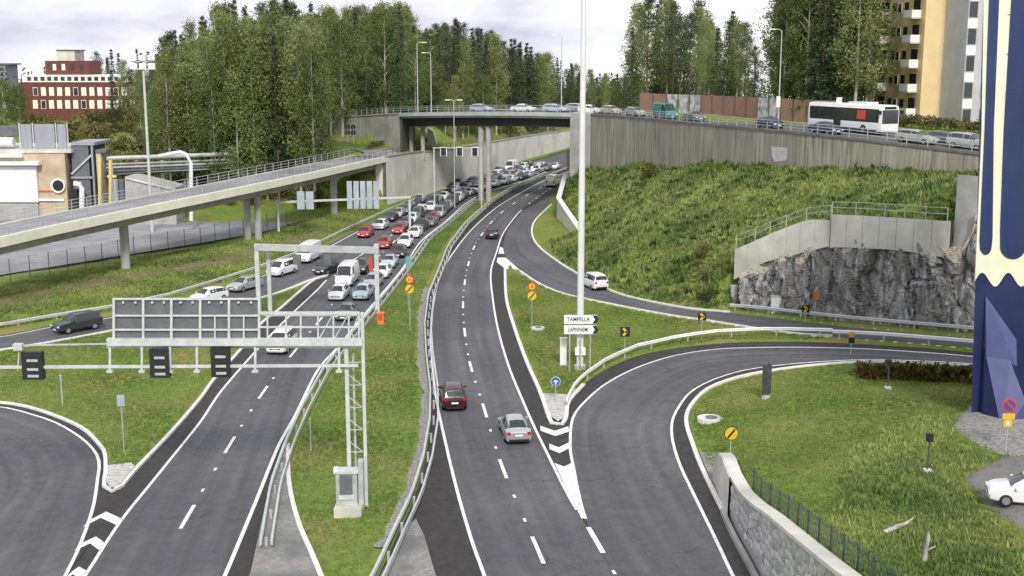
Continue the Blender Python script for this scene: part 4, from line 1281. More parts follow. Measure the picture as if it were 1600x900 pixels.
# long chords
gbeam('lower_chord', (168, 534), (566, 534), 0.35, 0.40)
gbeam('lower_chord', (168, 541), (566, 541), 0.30, 0.16, m_galv, 1.1)
gbeam('upper_chord', (405, 489), (562, 489), 0.16, 0.14)
gbeam('mid_chord', (405, 511), (562, 511), 0.10, 0.09)
gbeam('back_chord', (178, 492), (566, 492), 0.14, 0.12, m_galv, 1.1)
for i, x in enumerate((418, 447, 470, 497, 521, 545, 561)):
    gbeam('truss_post', (x, 488), (x, 534), 0.09, 0.09)
for x0, x1 in ((497, 521), (521, 545), (545, 561)):
    gbeam('truss_brace', (x0, 532), (x1, 490), 0.07, 0.07, m_galv, 0.12)
# the board seen from behind: five bays of three panels
xs = [178, 224, 268, 313, 358, 405]
for a, b in zip(xs, xs[1:]):
    for y0, y1 in ((469, 491), (494, 513), (516, 530)):
        p, q = gp(a + 1.5, y0, 0.25), gp(b - 1.5, y1, 0.25)
        shift(MB().box(((p.x + q.x) / 2, p.y, (p.z + q.z) / 2), (q.x - p.x, 0.08, p.z - q.z)), gb).obj('board_panel', m_panel_back, ga)
    for k in (0.3, 0.72):
        p = gp(a + (b - a) * k, 473, 0.0)
        shift(MB().box((p.x, p.y + 0.1, p.z), (0.12, 0.12, 0.10)), gb).obj('clamp', m_galv_l, ga)
for x in xs:
    gbeam('board_post', (x, 466), (x, 538), 0.13, 0.12, m_galv_l, 0.05)
for y in (467, 493, 515):
    gbeam('board_rail', (178, y), (406, y), 0.10, 0.10, m_galv_l, 0.08)
for x0, x1 in ((313, 336), (358, 381)):
    gbeam('board_post', (x1, 494), (x1, 532), 0.08, 0.08, m_galv_l, 0.08)
# walkway rail below, hangers, signal heads
gbeam('walkway_rail', (-60, 574), (560, 571), 0.16, 0.15)
gbeam('walkway_rail', (20, 540), (178, 537), 0.10, 0.08, m_galv)
for x in (172, 222, 266, 308, 353, 399, 530):
    gbeam('hanger', (x, 540), (x, 578), 0.13, 0.13)
    p = gp(x, 580)
    shift(MB().box((p.x, p.y, p.z), (0.34, 0.3, 0.12)), gb).obj('hanger_foot', m_galv_l, ga)
for x, y0, y1, w_ in ((52, 549, 592, 35), (250, 544, 589, 32), (345, 542, 588, 31)):
    p, q = gp(x - w_ / 2, y0, -0.1), gp(x + w_ / 2, y1, -0.1)
    o = shift(MB().box(((p.x + q.x) / 2, p.y, (p.z + q.z) / 2), (q.x - p.x, 0.42, p.z - q.z)), gb).obj('lane_signal', m_black, ga)
    for yy in (0.30, 0.62, 0.86):
        zz_ = p.z + (q.z - p.z) * yy
        shift(MB().box(((p.x + q.x) / 2 + 0.05, p.y - 0.235, zz_), ((q.x - p.x) * 0.55, 0.05, 0.14)), gb).obj('cable_box', m_galv, o)
        
p = gp(30, 541)
shift(MB().box((p.x, p.y - 0.1, p.z), (0.5, 0.35, 0.35)), gb).obj('equipment_box', m_galv_l, ga)
gbeam('hanger', (30, 545), (28, 580), 0.07, 0.07)
# masts
for x0, w_ in ((541, 0.22), (566, 0.18)):
    a, b = gp(x0, 488 if x0 > 550 else 540, 0.3), gp(x0, 795, 0.3)
    shift(MB().beam((a.x, a.y, a.z), (a.x, a.y, 0.0), w_, w_), gb).obj('mast', m_galv_l, ga)
a = gp(552, 560, 0.9)
shift(MB().beam((a.x, a.y, 9.0), (a.x, a.y, 0.0), 0.12, 0.12), gb).obj('mast', m_galv, ga)
for k in range(12):
    z0, z1 = 8.6 - k * 0.66, 8.6 - (k + 1) * 0.66
    x0, x1 = gp(543, 600, 0.3).x, gp(565, 600, 0.3).x
    if z1 > 2.6:
        shift(MB().beam((x0, YG + 0.3, z0), (x1, YG + 0.3, z1 if k % 2 else z0), 0.05, 0.05), gb).obj('ladder_rung', m_galv, ga)
pl = thing('roadside_cabinet', gb + Vector((0, -0.5, 0)), 'grey steel cabinet on a concrete plinth at the foot of the gantry mast', 'cabinet')
MB().box((0, 0, 0.22), (1.55, 1.7, 0.55)).obj('plinth', m_conc_l, pl)
MB().box((-0.1, 0.1, 1.45), (1.2, 0.8, 1.9)).obj('housing', m_galv, pl)
MB().box((-0.12, -0.32, 1.75), (0.72, 0.06, 1.15)).obj('door', m_panel_back, pl)
MB().box((-0.12, -0.34, 0.98), (0.86, 0.08, 0.22)).obj('drip_sill', m_galv_l, pl)
MB().box((-0.1, 0.1, 2.46), (1.35, 0.95, 0.10)).obj('lid', m_galv_l, pl)
MB().box((-0.72, 0.0, 2.5), (0.22, 0.3, 0.35)).obj('junction_box', m_white, pl)
MB().box((0.68, 0.2, 1.6), (0.28, 0.55, 2.9)).obj('cable_duct', m_galv, pl)

# second gantry
Y2 = P(588, 492).y
def sp(px, py, dy=0.0):
    return PD(px, py, Y2 + dy)
sb2 = P(588, 492)
g2 = thing('sign_gantry', sb2, 'plain grey portal gantry standing over the queue of cars behind the big board', 'gantry')
for px in (401, 588):
    a = sp(px, 385)
    shift(MB().beam((a.x, a.y, a.z + 0.25), (a.x, a.y, -0.2), 0.42, 0.42), sb2).obj('leg', m_galv_l, g2)
a = sp(419, 390, 1.4)
shift(MB().beam((a.x, a.y, a.z), (a.x, a.y, -0.2), 0.38, 0.38), sb2).obj('leg', m_galv_l, g2)
shift(MB().beam(sp(399, 386), sp(592, 391), 0.55, 0.62), sb2).obj('crossbeam', m_galv, g2)
shift(MB().beam(sp(408, 384, 1.4), sp(590, 389, 1.4), 0.2, 0.25), sb2).obj('crossbeam', m_galv_l, g2)
for px, py in ((464, 400), (512, 402), (577, 404)):
    a = sp(px, 390)
    shift(MB().box((a.x, a.y - 0.05, a.z - 1.0), (0.75, 0.35, 1.0)), sb2).obj('lane_signal', m_panel_back, g2)
a = sp(584, 408)
shift(MB().box((a.x - 0.3, a.y - 0.3, a.z - 0.3), (0.32, 0.2, 1.4)), sb2).obj('marker', m_red, g2)
ob = thing('call_box', G(595, 507), 'small orange-red roadside box at the foot of the portal gantry leg', 'box')
MB().box((0, 0, 0.55), (0.62, 0.5, 1.1)).obj('housing', m_orange, ob)
MB().box((0, -0.27, 0.75), (0.4, 0.05, 0.5)).obj('door', m_red, ob)
MB().box((0, 0, 1.16), (0.74, 0.62, 0.1)).obj('lid', m_orange, ob)

# sign gantry beside the ramp viaduct
Y3 = 176.0
s3 = Vector((PD(640, 350, Y3).x, Y3, 0.0))
g3 = thing('sign_gantry', s3, 'thin gantry with pale blue-grey sign backs below the elevated ramp', 'gantry')
shift(MB().beam(PD(430, 316, Y3), PD(642, 308, Y3), 0.25, 0.3), s3).obj('crossbeam', m_galv_l, g3)
for x in (434, 640):
    a = PD(x, 312, Y3)
    shift(MB().beam(a, (a.x, a.y, TZ(a.x, a.y) - 0.2), 0.3, 0.3), s3).obj('leg', m_galv_l, g3)
for x0, y0, x1, y1 in ((463, 299, 491, 327), (541, 283, 593, 326)):
    n = 2 if x1 - x0 < 40 else 5
    for k in range(n):
        a, b = PD(x0 + (x1 - x0) * k / n, y0, Y3 - 0.3), PD(x0 + (x1 - x0) * (k + 1) / n, y1, Y3 - 0.3)
        shift(MB().box(((a.x + b.x) / 2, a.y, (a.z + b.z) / 2), (b.x - a.x - 0.12, 0.1, a.z - b.z)), s3).obj('sign_panel', m_panel_lt, g3)
# lane signals under the bridge
Y4 = 205.0
c4 = PD(709, 300, Y4)
s4 = Vector((c4.x, Y4, 0))
g4 = thing('signal_gantry', s4, 'slim bar with three black lane signals hanging before the pale retaining wall', 'gantry')
shift(MB().beam(PD(676, 231, Y4), PD(752, 231, Y4), 0.16, 0.16), s4).obj('crossbeam', m_galv, g4)
for x in (693, 718, 742):
    a = PD(x, 237, Y4 - 0.2)
    shift(MB().box((a.x, a.y, a.z), (0.85, 0.3, 1.25)), s4).obj('lane_signal', m_black, g4)
    shift(MB().box((a.x, a.y + 0.2, a.z), (1.15, 0.06, 1.55)), s4).obj('backing_board', m_white, g4)
a = PD(678, 231, Y4 + 0.2)
shift(MB().beam(a, (a.x, a.y, -0.3), 0.22, 0.22), s4).obj('leg', m_galv, g4)
a = PD(752, 231, Y4 + 0.2)
shift(MB().beam(a, (a.x, a.y, -0.3), 0.22, 0.22), s4).obj('leg', m_galv, g4)

# ================================================================ LAMP POSTS
def lamp_post(base, h, label, r=0.1, arm=1.6, side=1, group=None, mat=m_galv_l, twin=False, name='street_lamp', cat='street lamp'):
    t = thing(name, base, label, cat, group)
    MB().tube([(0, 0, -0.3), (0, 0, h * 0.5), (0, 0, h)], [r, r * 0.85, r * 0.65], 10).obj('pole', mat, t, smooth=40)
    MB().tube([(0, 0, 0), (0, 0, 0.5)], r * 1.5, 10).obj('base_sleeve', m_galv, t, smooth=40)
    for sd_ in ((side, -side) if twin else (side,)):
        if arm:
            MB().tube([(0, 0, h - 0.05), (sd_ * arm * 0.4, 0, h + 0.18), (sd_ * arm, 0, h + 0.22)], r * 0.5, 8).obj('arm', mat, t, smooth=40)
            MB().box((sd_ * (arm + 0.35), 0, h + 0.2), (0.85, 0.32, 0.16)).obj('lantern', m_white, t)
    return t
g = P(906, 577)
hm = thing('high_mast', Vector((g.x, g.y, TZ(g.x, g.y))), 'very tall white lighting mast rising from the triangular lawn past the bridge', 'lamp mast')
MB().tube([(0, 0, -0.3), (0, 0, 12), (0, 0, 24), (0, 0, 38)], [0.30, 0.27, 0.22, 0.15], 14).obj('pole', M('mast_paint', (0.62, 0.63, 0.64), (0.72, 0.73, 0.74), scale=0.6, rough=0.45), hm, smooth=40)
MB().box((0, -0.32, 1.6), (0.85, 0.35, 0.6)).obj('winch_box', m_white, hm)
MB().tube([(0, 0, -0.2), (0, 0, 0.35)], 0.5, 12).obj('base_flange', m_galv, hm, smooth=40)
for k in range(6):
    a = k * math.pi / 3
    MB().box((math.cos(a) * 1.1, math.sin(a) * 1.1, 38), (0.6, 0.6, 0.25), a).obj('floodlight', m_white, hm)
for px, top, py, Y, lab, tw_ in ((709, 158, 303, 209, 'slim twin-headed lamp post standing in front of the bridge beside the queue', True),):
    a = PD(px, top, Y)
    lamp_post(Vector((a.x, Y, 0.0)), a.z, lab, r=0.09, arm=0.7, twin=tw_)
for px, top, off, side, lab in ((653, 68, 1.0, 1, 'lamp post on the near edge of the bridge above the left abutment'), (674, 84, 12.5, -1, 'lamp post on the far side of the bridge deck by the white fence'),
                                (877, 57, 12.5, -1, 'curved-arm lamp post on the far side of the bridge above the right abutment'), (1216, 48, 13.0, -1, 'lamp post with a white box beside the noise barrier')):
    b, d = at_street(px, off, 0.1)
    lamp_post(b, PD(px, top, b.y).z - b.z, lab, r=0.10, arm=1.0, side=side)
b, d = at_street(1214, 12.6, 0.1)
bx_ = tag(MB().box((0, 0, 2.9), (0.55, 0.3, 1.5)).obj('notice_box', m_white), 'white rectangular box mounted high on the lamp post by the noise barrier', 'box')
bx_.location = b + Vector((0, -0.25, 0))
a = PD(224, 108, 176)
lm = thing('floodlight_mast', Vector((a.x, 176, 0.1)), 'grey mast with a white rectangular floodlight frame by the industrial yard', 'lamp mast')
MB().tube([(0, 0, -0.2), (0, 0, a.z)], [0.26, 0.16], 10).obj('pole', m_galv_l, lm, smooth=40)
for dx in (-1.7, 0, 1.7):
    for dz in (0.35, 1.5):
        MB().box((dx * 0.75, -0.2, a.z + dz), (0.95, 0.4, 0.75)).obj('floodlight', m_white, lm)
MB().box((0, 0, a.z + 0.95), (3.4, 0.12, 0.14)).obj('frame', m_galv, lm)
MB().box((0, 0, a.z - 0.1), (3.6, 0.8, 0.12)).obj('platform', m_galv_l, lm)

# ================================================================ ROAD SIGNS
def sign_post(px, py, label, name='road_sign', h=2.6, cat='road sign', group=None, r=0.035, z0=0.0, ground=None):
    g = ground or G(px, py, z0)
    t = thing(name, g, label, cat, group)
    MB().tube([(0, 0, -0.3), (0, 0, h)], r, 8).obj('post', m_galv, t, smooth=40)
    return t
def disc(t, z, r, mat, name, y=-0.06, th=0.03, n=24, parent=None, x=0.0):
    vs = [(x + r * math.cos(2 * math.pi * k / n), y, z + r * math.sin(2 * math.pi * k / n)) for k in range(n)]
    return MB().sheet(vs, [(a, y + th, c) for a, b, c in vs]).obj(name, mat, parent or t)
def bar(t, z, w_, l, ang, mat, name, y=-0.085, parent=None, x=0.0):
    c, s = math.cos(ang), math.sin(ang)
    pts = [(-l / 2, -w_ / 2), (l / 2, -w_ / 2), (l / 2, w_ / 2), (-l / 2, w_ / 2)]
    vs = [(x + a * c - b * s, y, z + a * s + b * c) for a, b in pts]
    return MB().sheet(vs, [(a, y + 0.02, e) for a, b, e in vs]).obj(name, mat, parent or t)
def plate(t, x, z, w_, h_, mat, name, y=-0.06, th=0.03, parent=None):
    return MB().box((x, y + th / 2, z), (w_, th, h_)).obj(name, mat, parent or t)
def speed_pair(px, py, zt_, label):
    t = sign_post(px, py, label, h=zt_ + 1.0)
    b = disc(t, zt_ + 0.45, 0.42, m_red, 'prohibition_sign')
    disc(t, zt_ + 0.45, 0.29, m_yellow, 'sign_face', y=-0.075, parent=b)
    plate(t, -0.07, zt_ + 0.45, 0.06, 0.26, m_black, 'symbol', y=-0.09, parent=b)
    plate(t, 0.08, zt_ + 0.45, 0.06, 0.26, m_black, 'symbol', y=-0.09, parent=b)
    c = disc(t, zt_ - 0.45, 0.40, m_yellow, 'end_sign')
    bar(t, zt_ - 0.45, 0.10, 0.7, 0.85, m_black, 'stripe', parent=c)
speed_pair(641, 519, 4.6, 'red-ringed sign over a yellow end sign on the median lawn')
speed_pair(831, 520, 4.0, 'red-ringed sign over a yellow end sign on the triangular lawn')
t = sign_post(1141, 718, 'yellow round end-of-restriction sign at the start of the stone wall', h=1.9, z0=2.0)
c = disc(t, 1.75, 0.46, M('black_rim', (0.02, 0.02, 0.02)), 'sign_rim')
disc(t, 1.75, 0.41, m_yellow, 'sign_face', y=-0.08, parent=c)
bar(t, 1.75, 0.12, 0.72, 0.9, m_black, 'stripe', y=-0.11, parent=c)
t = sign_post(868, 630, 'round blue direction sign with a white arrow on the gravel nose', h=1.6)
c = disc(t, 1.7, 0.36, m_white, 'sign_rim')
disc(t, 1.7, 0.33, m_blue, 'sign_face', y=-0.08, parent=c)
bar(t, 1.62, 0.09, 0.3, 1.57, m_white, 'arrow', y=-0.1, parent=c)
bar(t, 1.76, 0.08, 0.24, 0.8, m_white, 'arrow', y=-0.1, parent=c, x=-0.06)
bar(t, 1.76, 0.08, 0.24, -0.8, m_white, 'arrow', y=-0.1, parent=c, x=0.06)
def chevron_sign(px, py, zt_, label, s=0.75, flip=1, z0=0.0):
    t = sign_post(px, py, label, h=zt_ + 0.3, z0=z0)
    b = plate(t, 0, zt_, s, s, m_black, 'board')
    bar(t, zt_ + 0.13, 0.2, s * 0.6, -0.85 * flip, m_yellow, 'chevron', parent=b)
    bar(t, zt_ - 0.13, 0.2, s * 0.6, 0.85 * flip, m_yellow, 'chevron', parent=b)
    return t
chevron_sign(976, 557, 2.2, 'black and yellow chevron board on the triangular lawn beside the tall mast', 0.85)
chevron_sign(1096, 530, 2.1, 'black and yellow chevron board near the middle of the ramp curve', 0.75, z0=0.3)
chevron_sign(1258, 499, 1.0, 'black and yellow chevron board against the rock face', 0.7, z0=2.0)
t = sign_post(1329, 560, 'small orange-brown sign with black square above the ramp barrier', h=1.8, z0=1.8)
plate(t, 0, 2.0, 0.5, 0.4, M('amber', (0.5, 0.27, 0.05), (0.6, 0.33, 0.07)), 'upper_plate')
plate(t, 0, 1.52, 0.5, 0.45, m_black, 'lower_plate')
t = sign_post(1273, 500, 'rusty orange hazard plate on a pole before the rock face', h=2.6, z0=2.0)
plate(t, 0, 2.3, 0.55, 0.8, M('rust_orange', (0.45, 0.17, 0.06), (0.55, 0.22, 0.08)), 'plate')
# destination boards with arrow ends
dest = sign_post(890, 552, 'pair of white arrow boards reading TAMPELLA and LAPINNIEMI by the tall mast', name='destination_sign', h=2.9, r=0.06)
gz = dest.location
dest.location = Vector((hm.location.x, hm.location.y - 0.75, hm.location.z))
zc = [PD(905, 499, dest.location.y).z - dest.location.z, PD(905, 515, dest.location.y).z - dest.location.z]
MB().tube([(-0.9, 0.08, -0.2), (-0.9, 0.08, zc[0] + 0.3)], 0.06, 8).obj('post', m_galv, dest, smooth=40)
MB().tube([(0.8, 0.08, -0.2), (0.8, 0.08, zc[0] + 0.3)], 0.06, 8).obj('post', m_galv, dest, smooth=40)
for txt, zc_ in (('TAMPELLA', zc[0]), ('LAPINNIEMI', zc[1])):
    w_, h_ = 2.75, 0.74
    pts = [(-w_ / 2, -h_ / 2), (w_ / 2 - 0.1, -h_ / 2), (w_ / 2 - 0.1, h_ / 2), (-w_ / 2, h_ / 2)]
    bo = MB().sheet([(a, -0.05, zc_ + b) for a, b in pts], [(a, 0.0, zc_ + b) for a, b in pts]).obj('board', m_white, dest)
    arr = [(w_ / 2 - 0.42, -h_ / 2 + 0.03), (w_ / 2 - 0.12, -h_ / 2 + 0.03), (w_ / 2 + 0.08, 0), (w_ / 2 - 0.12, h_ / 2 - 0.03), (w_ / 2 - 0.42, h_ / 2 - 0.03), (w_ / 2 - 0.22, 0)]
    MB().sheet([(a, -0.065, zc_ + b) for a, b in arr], [(a, -0.052, zc_ + b) for a, b in arr]).obj('arrow_head', m_black, bo)
    cu = bpy.data.curves.new('lettering', 'FONT')
    cu.body = txt
    cu.size = 0.46
    cu.align_x, cu.align_y = 'CENTER', 'CENTER'
    cu.extrude = 0.004
    cu.offset = 0.006
    cu.materials.append(m_black)
    tmp = link('lettering', cu)
    lm_ = bpy.data.meshes.new_from_object(tmp.evaluated_get(bpy.context.evaluated_depsgraph_get()))
    bpy.data.objects.remove(tmp)
    fo = link('lettering', lm_, bo)
    fo.location = (-0.22, -0.060, zc_)
    fo.rotation_euler = (math.pi / 2, 0, 0)
    fo.scale = (min(1.0, 2.15 / (0.46 * 0.68 * len(txt))), 1, 1)
# other small roadside pieces
def simple(name, px, py, label, cat, parts, z0=0.0, rz=0.0, group=None):
    g = G(px, py, z0)
    t = thing(name, g, label, cat, group, rz)
    for nm, c, s, m in parts:
        MB().box(c, s).obj(nm, m, t)
    return t
simple('cabinet', 880, 571, 'tall narrow white cabinet standing next to the arrow boards', 'cabinet', [('housing', (0, 0, 1.15), (0.55, 0.5, 2.3), m_white), ('lid', (0, 0, 2.34), (0.62, 0.58, 0.09), m_galv_l), ('base', (0, 0, 0.05), (0.65, 0.6, 0.16), m_conc_m)])
simple('back_of_sign', 1197, 623, 'tall narrow dark panel standing on the lawn inside the ramp curve', 'sign', [('panel', (0, 0, 1.5), (0.75, 0.14, 2.2), m_steel_d), ('post', (-0.25, 0.12, 0.9), (0.08, 0.08, 2.1), m_galv), ('post', (0.25, 0.12, 1.3), (0.08, 0.08, 2.8), m_steel_d), ('footing', (0, 0, 0.08), (0.5, 0.4, 0.25), m_conc_l)], z0=1.0, rz=0.5)
for px, py, lab in ((1387, 608, 'thin dark bollard light with pale base on the lawn before the hedge'), (1449, 738, 'thin dark bollard light with pale base among the weeds')):
    simple('bollard_light', px, py, lab, 'bollard light', [('post', (0, 0, 0.95), (0.07, 0.07, 1.9), m_steel_d), ('head', (0, 0, 1.95), (0.32, 0.3, 0.42), m_black), ('base', (0, 0, 0.07), (0.4, 0.4, 0.22), m_conc_l)], z0=2.5)
simple('cabinet', 1146, 476, 'grey upright cabinet at the left end of the rock face', 'cabinet', [('housing', (0, 0, 0.95), (0.62, 0.5, 1.9), m_galv), ('lid', (0, 0, 1.94), (0.7, 0.58, 0.08), m_galv_l)], z0=1.5)
simple('cabinet', 1212, 489, 'white equipment cabinet before the rock face', 'cabinet', [('housing', (0, 0, 0.8), (0.9, 0.5, 1.6), m_white), ('lid', (0, 0, 1.64), (1.0, 0.6, 0.08), m_galv_l)], z0=2.0)
for px, py, lab, s in ((840, 515, 'small pale concrete manhole ring on the triangular lawn', 0.75), (1109, 657, 'large pale concrete manhole ring on the lawn inside the ramp curve', 1.0)):
    g = G(px, py, 0.5)
    t = thing('manhole', g, lab, 'manhole')
    MB().tube([(0, 0, -0.2), (0, 0, 0.22)], 0.9 * s, 16).obj('ring', m_conc_l, t)
    MB().tube([(0.1 * s, 0, 0.2), (0.1 * s, 0, 0.27)], 0.42 * s, 14).obj('cover', m_panel_back, t)
for px, py, lab, pts in ((1408, 832, 'bare pale branch lying in the grass', [(-0.9, -0.4, 0.15), (-0.3, -0.1, 0.3), (0.3, 0.25, 0.35), (0.8, 0.8, 0.4)]), (1444, 880, 'short pale broken stump standing in the grass', [(0, 0, -0.1), (0.05, 0.1, 0.5), (0.1, 0.0, 1.1), (0.12, 0.05, 1.35)])):
    g = G(px, py, 4.0)
    t = thing('dead_branch', g, lab, 'branch')
    MB().tube(pts, [0.13, 0.11, 0.08, 0.03], 7).obj('stem', m_bark, t, smooth=60)
    MB().tube([pts[1], (pts[1][0] + 0.35, pts[1][1] - 0.2, pts[1][2] + 0.3)], [0.07, 0.02], 6).obj('twig', m_bark, t, smooth=60)
# no-stopping sign with yellow plates at the tower
t = sign_post(1571, 709, 'blue and red no-parking sign above two yellow plates by the navy tower', h=2.9, z0=3.6)
c = disc(t, 2.85, 0.42, m_red, 'sign_rim')
disc(t, 2.85, 0.32, M('sign_navy', (0.05, 0.06, 0.25)), 'sign_face', y=-0.08, parent=c)
bar(t, 2.85, 0.10, 0.66, -0.8, m_red, 'stripe', y=-0.11, parent=c)
plate(t, 0.0, 2.22, 0.7, 0.32, m_yellow, 'plate')
plate(t, -0.02, 1.82, 0.48, 0.42, m_yellow, 'plate')
plate(t, -0.02, 1.82, 0.16, 0.18, m_white, 'symbol', y=-0.08)
# blank-backed signs on the left lawns
t = sign_post(194, 706, 'small blue-backed sign on a thin post in the lawn by the left ramp', h=3.6)
plate(t, 0, 3.5, 0.5, 0.75, m_panel_lt, 'plate')
t = sign_post(98, 634, 'thin grey marker post in the lawn under the gantry', name='marker_post', cat='post', h=2.3, r=0.05)
MB().box((0, 0, 2.32), (0.16, 0.16, 0.1)).obj('cap', m_galv, t)
t = sign_post(638, 484, 'small green-blue sign on a post in the median by the queue', h=5.2)
plate(t, 0.1, 5.0, 0.6, 1.1, M('teal_sign', (0.14, 0.30, 0.30), (0.18, 0.36, 0.36)), 'plate')
t = sign_post(486, 705, 'thin bare post in the median grass near the gantry', name='marker_post', cat='post', h=2.2, r=0.04)
MB().box((0, 0, 2.2), (0.12, 0.12, 0.08)).obj('cap', m_galv, t)
# two black round sign backs by the wing wall
for px in (543, 552):
    Yq = 236.0
    a = PD(px, 203, Yq)
    zg = TZ(a.x, Yq)
    t = thing('road_sign', Vector((a.x, Yq, zg)), 'pair of black round sign backs on posts before the bridge wing wall', 'road sign', 'black round signs by the wing wall')
    MB().tube([(0, 0, -0.3), (0, 0, a.z - zg + 0.6)], 0.07, 8).obj('post', m_galv, t, smooth=40)
    disc(t, a.z - zg + 0.55, 0.5, m_black, 'sign_back')
    disc(t, a.z - zg - 0.5, 0.5, m_black, 'sign_back')

# ================================================================ INDUSTRIAL YARD, LEFT
yd = [(-58, 143), (-37, 174), (-33, 186), (-45, 196), (-70, 205), (-160, 205), (-160, 120), (-75, 120)]
patch('yard', yd, 0.5, m_yard, flat=True)
m_tan = M('tan_render', (0.46, 0.38, 0.27), (0.58, 0.50, 0.37), rough=0.9, scale=1.0, c3=(0.40, 0.31, 0.21), scale3=0.2)
m_corr = M('grey_cladding', (0.26, 0.28, 0.31), (0.34, 0.36, 0.39), rough=0.6, scale=1, stretch=(3, 3, 0.1))
m_corr_d = M('slate_cladding', (0.10, 0.11, 0.13), (0.15, 0.16, 0.18), rough=0.6, scale=1)
m_pipe_y = M('yellow_pipe', (0.60, 0.52, 0.18), (0.70, 0.62, 0.26), rough=0.5)
YI = 190.0
def ip(px, py, Y=YI):
    return PD(px, py, Y)
def slab(t, base, name, x0, y0, x1, y1, mat, Y=YI, dep=6.0, parent=None):
    a, b = ip(x0, y0, Y), ip(x1, y1, Y)
    return shift(MB().box(((a.x + b.x) / 2, Y + dep / 2, (a.z + b.z) / 2), (b.x - a.x, dep, a.z - b.z)), base).obj(name, mat, parent or t)
ib = Vector((ip(50, 340).x, YI, 0))
t = thing('industrial_building', ib, 'tan industrial building with white shutter and round duct opening behind the ramp', 'building')
slab(t, ib, 'wall', -60, 238, 109, 362, m_tan, dep=16)
slab(t, ib, 'roof_edge', -60, 234.5, 111, 239, m_conc_l, Y=YI - 0.2, dep=16.5)
slab(t, ib, 'shutter', -60, 260, 60, 316, m_white, Y=YI - 0.6, dep=0.5)
slab(t, ib, 'canopy', -60, 253, 60, 258.5, m_white, Y=YI - 1.6, dep=1.6)
slab(t, ib, 'lower_panel', -60, 318, 62, 362, m_conc_m, Y=YI - 0.45, dep=0.4)
slab(t, ib, 'ledge', 60, 311, 100, 314, m_white, Y=YI - 0.4, dep=0.4)
slab(t, ib, 'ledge', 60, 297, 86, 299, m_orange, Y=YI - 0.25, dep=0.3)
slab(t, ib, 'roof_parapet', -60, 240, 34, 246, m_white, Y=YI - 1.0, dep=1.0)
c = ip(90, 290, YI - 0.5)
shift(MB().tube([c, c + Vector((0, 1.4, 0))], 1.15, 18), ib).obj('duct_collar', m_white, t)
c2 = ip(90.5, 290, YI - 0.58)
shift(MB().tube([c2, c2 + Vector((0, 0.3, 0))], 0.85, 18), ib).obj('duct_opening', m_black, t)
for x in (30, 51, 87, 105):
    slab(t, ib, 'screen_post', x, 192, x + 1.5, 236, m_galv_l, Y=YI + 1.85, dep=0.14)
for x0, x1 in ((31, 51), (52.5, 87), (88.5, 105)):
    slab(t, ib, 'screen_panel', x0, 194, x1, 235, m_corr, Y=YI + 2.0, dep=0.2)
slab(t, ib, 'duct_housing', -60, 198, 28, 212, m_corr_d, Y=YI + 3, dep=3)
shift(MB().tube([ip(-60, 222, YI + 2.5), ip(22, 222, YI + 2.5)], 0.75, 14), ib).obj('roof_duct', m_white, t, smooth=40)
ib2 = Vector((ip(130, 340).x, YI + 1, 0))
t = thing('boiler_tower', ib2, 'slate grey clad tower with diagonal brace next to the tan building', 'building')
slab(t, ib2, 'wall', 110.5, 226, 146, 362, m_corr_d, Y=YI + 1, dep=8)
slab(t, ib2, 'roof_edge', 110, 222.5, 148, 227, m_corr, Y=YI + 0.8, dep=8.4)
slab(t, ib2, 'corner_post', 144, 225, 148.5, 335, m_corr, Y=YI + 0.7, dep=0.6)
shift(MB().beam(ip(112, 272, YI + 0.8), ip(143, 242, YI + 0.8), 0.25, 0.3), ib2).obj('brace', m_galv, t)
slab(t, ib2, 'beam', 111, 276, 146, 279, m_corr, Y=YI + 0.7, dep=0.4)
shift(MB().tube([ip(128, 333, YI - 0.8), ip(128, 295, YI - 0.8), ip(125, 288, YI - 0.8), ip(116, 287, YI - 0.8)], 0.42, 10), ib2).obj('pipe', m_white, t, smooth=40)
slab(t, ib2, 'low_box', 111, 296, 122, 330, m_black, Y=YI + 0.2, dep=0.7)
ib3 = Vector((ip(158, 340).x, YI, 0))
t = thing('pipe_shaft', ib3, 'narrow tan shaft with yellow pipes between the grey tower and the pipe bridge', 'building')
slab(t, ib3, 'wall', 149.5, 238, 165, 362, m_tan, Y=YI + 1, dep=3)
slab(t, ib3, 'roof_edge', 148.8, 234, 165.5, 238.5, m_conc_d, Y=YI + 0.8, dep=3.4)
for x, y0 in ((156, 246), (172.5, 250)):
    shift(MB().tube([ip(x, y0, YI - 0.6), ip(x, 355, YI - 0.6)], 0.28, 10), ib3).obj('pipe', m_pipe_y, t, smooth=40)
shift(MB().tube([ip(168, 276, YI - 0.4), ip(182, 276, YI - 0.4)], 0.22, 10), ib3).obj('pipe', m_pipe_y, t, smooth=40)
ib4 = Vector((ip(230, 320).x, YI + 3, 0))
t = thing('pipe_bridge', ib4, 'long pipe bridge with white insulated pipes running towards the forest', 'pipe bridge')
for k, (y0, y1, r, mm) in enumerate(((247.5, 240, 0.36, m_galv_l), (257, 249, 0.2, m_conc_m), (262, 254, 0.2, m_galv), (268, 258, 0.22, m_corr_d), (271, 262, 0.15, m_corr))):
    shift(MB().tube([ip(166, y0, YI + 2 + 0.3 * k), ip(280, (y0 + y1) / 2, YI + 8), ip(372, y1, YI + 16)], r, 10), ib4).obj('pipe', mm, t, smooth=40)
for x in (172, 212, 252, 292, 330, 345):
    a = ip(x, 250, YI + 2 + (x - 166) * 0.07)
    shift(MB().box((a.x, a.y + 0.5, a.z / 2 - 0.6), (0.55 if x < 320 else 0.9, 0.5, a.z + 1.0)), ib4).obj('trestle', m_galv if x < 320 else m_conc_m, t)
shift(MB().beam(ip(168, 272, YI + 3), ip(372, 263, YI + 17), 1.2, 0.3), ib4).obj('walkway', m_corr_d, t)
ib5 = Vector((ip(230, 320).x, YI - 6, 0))
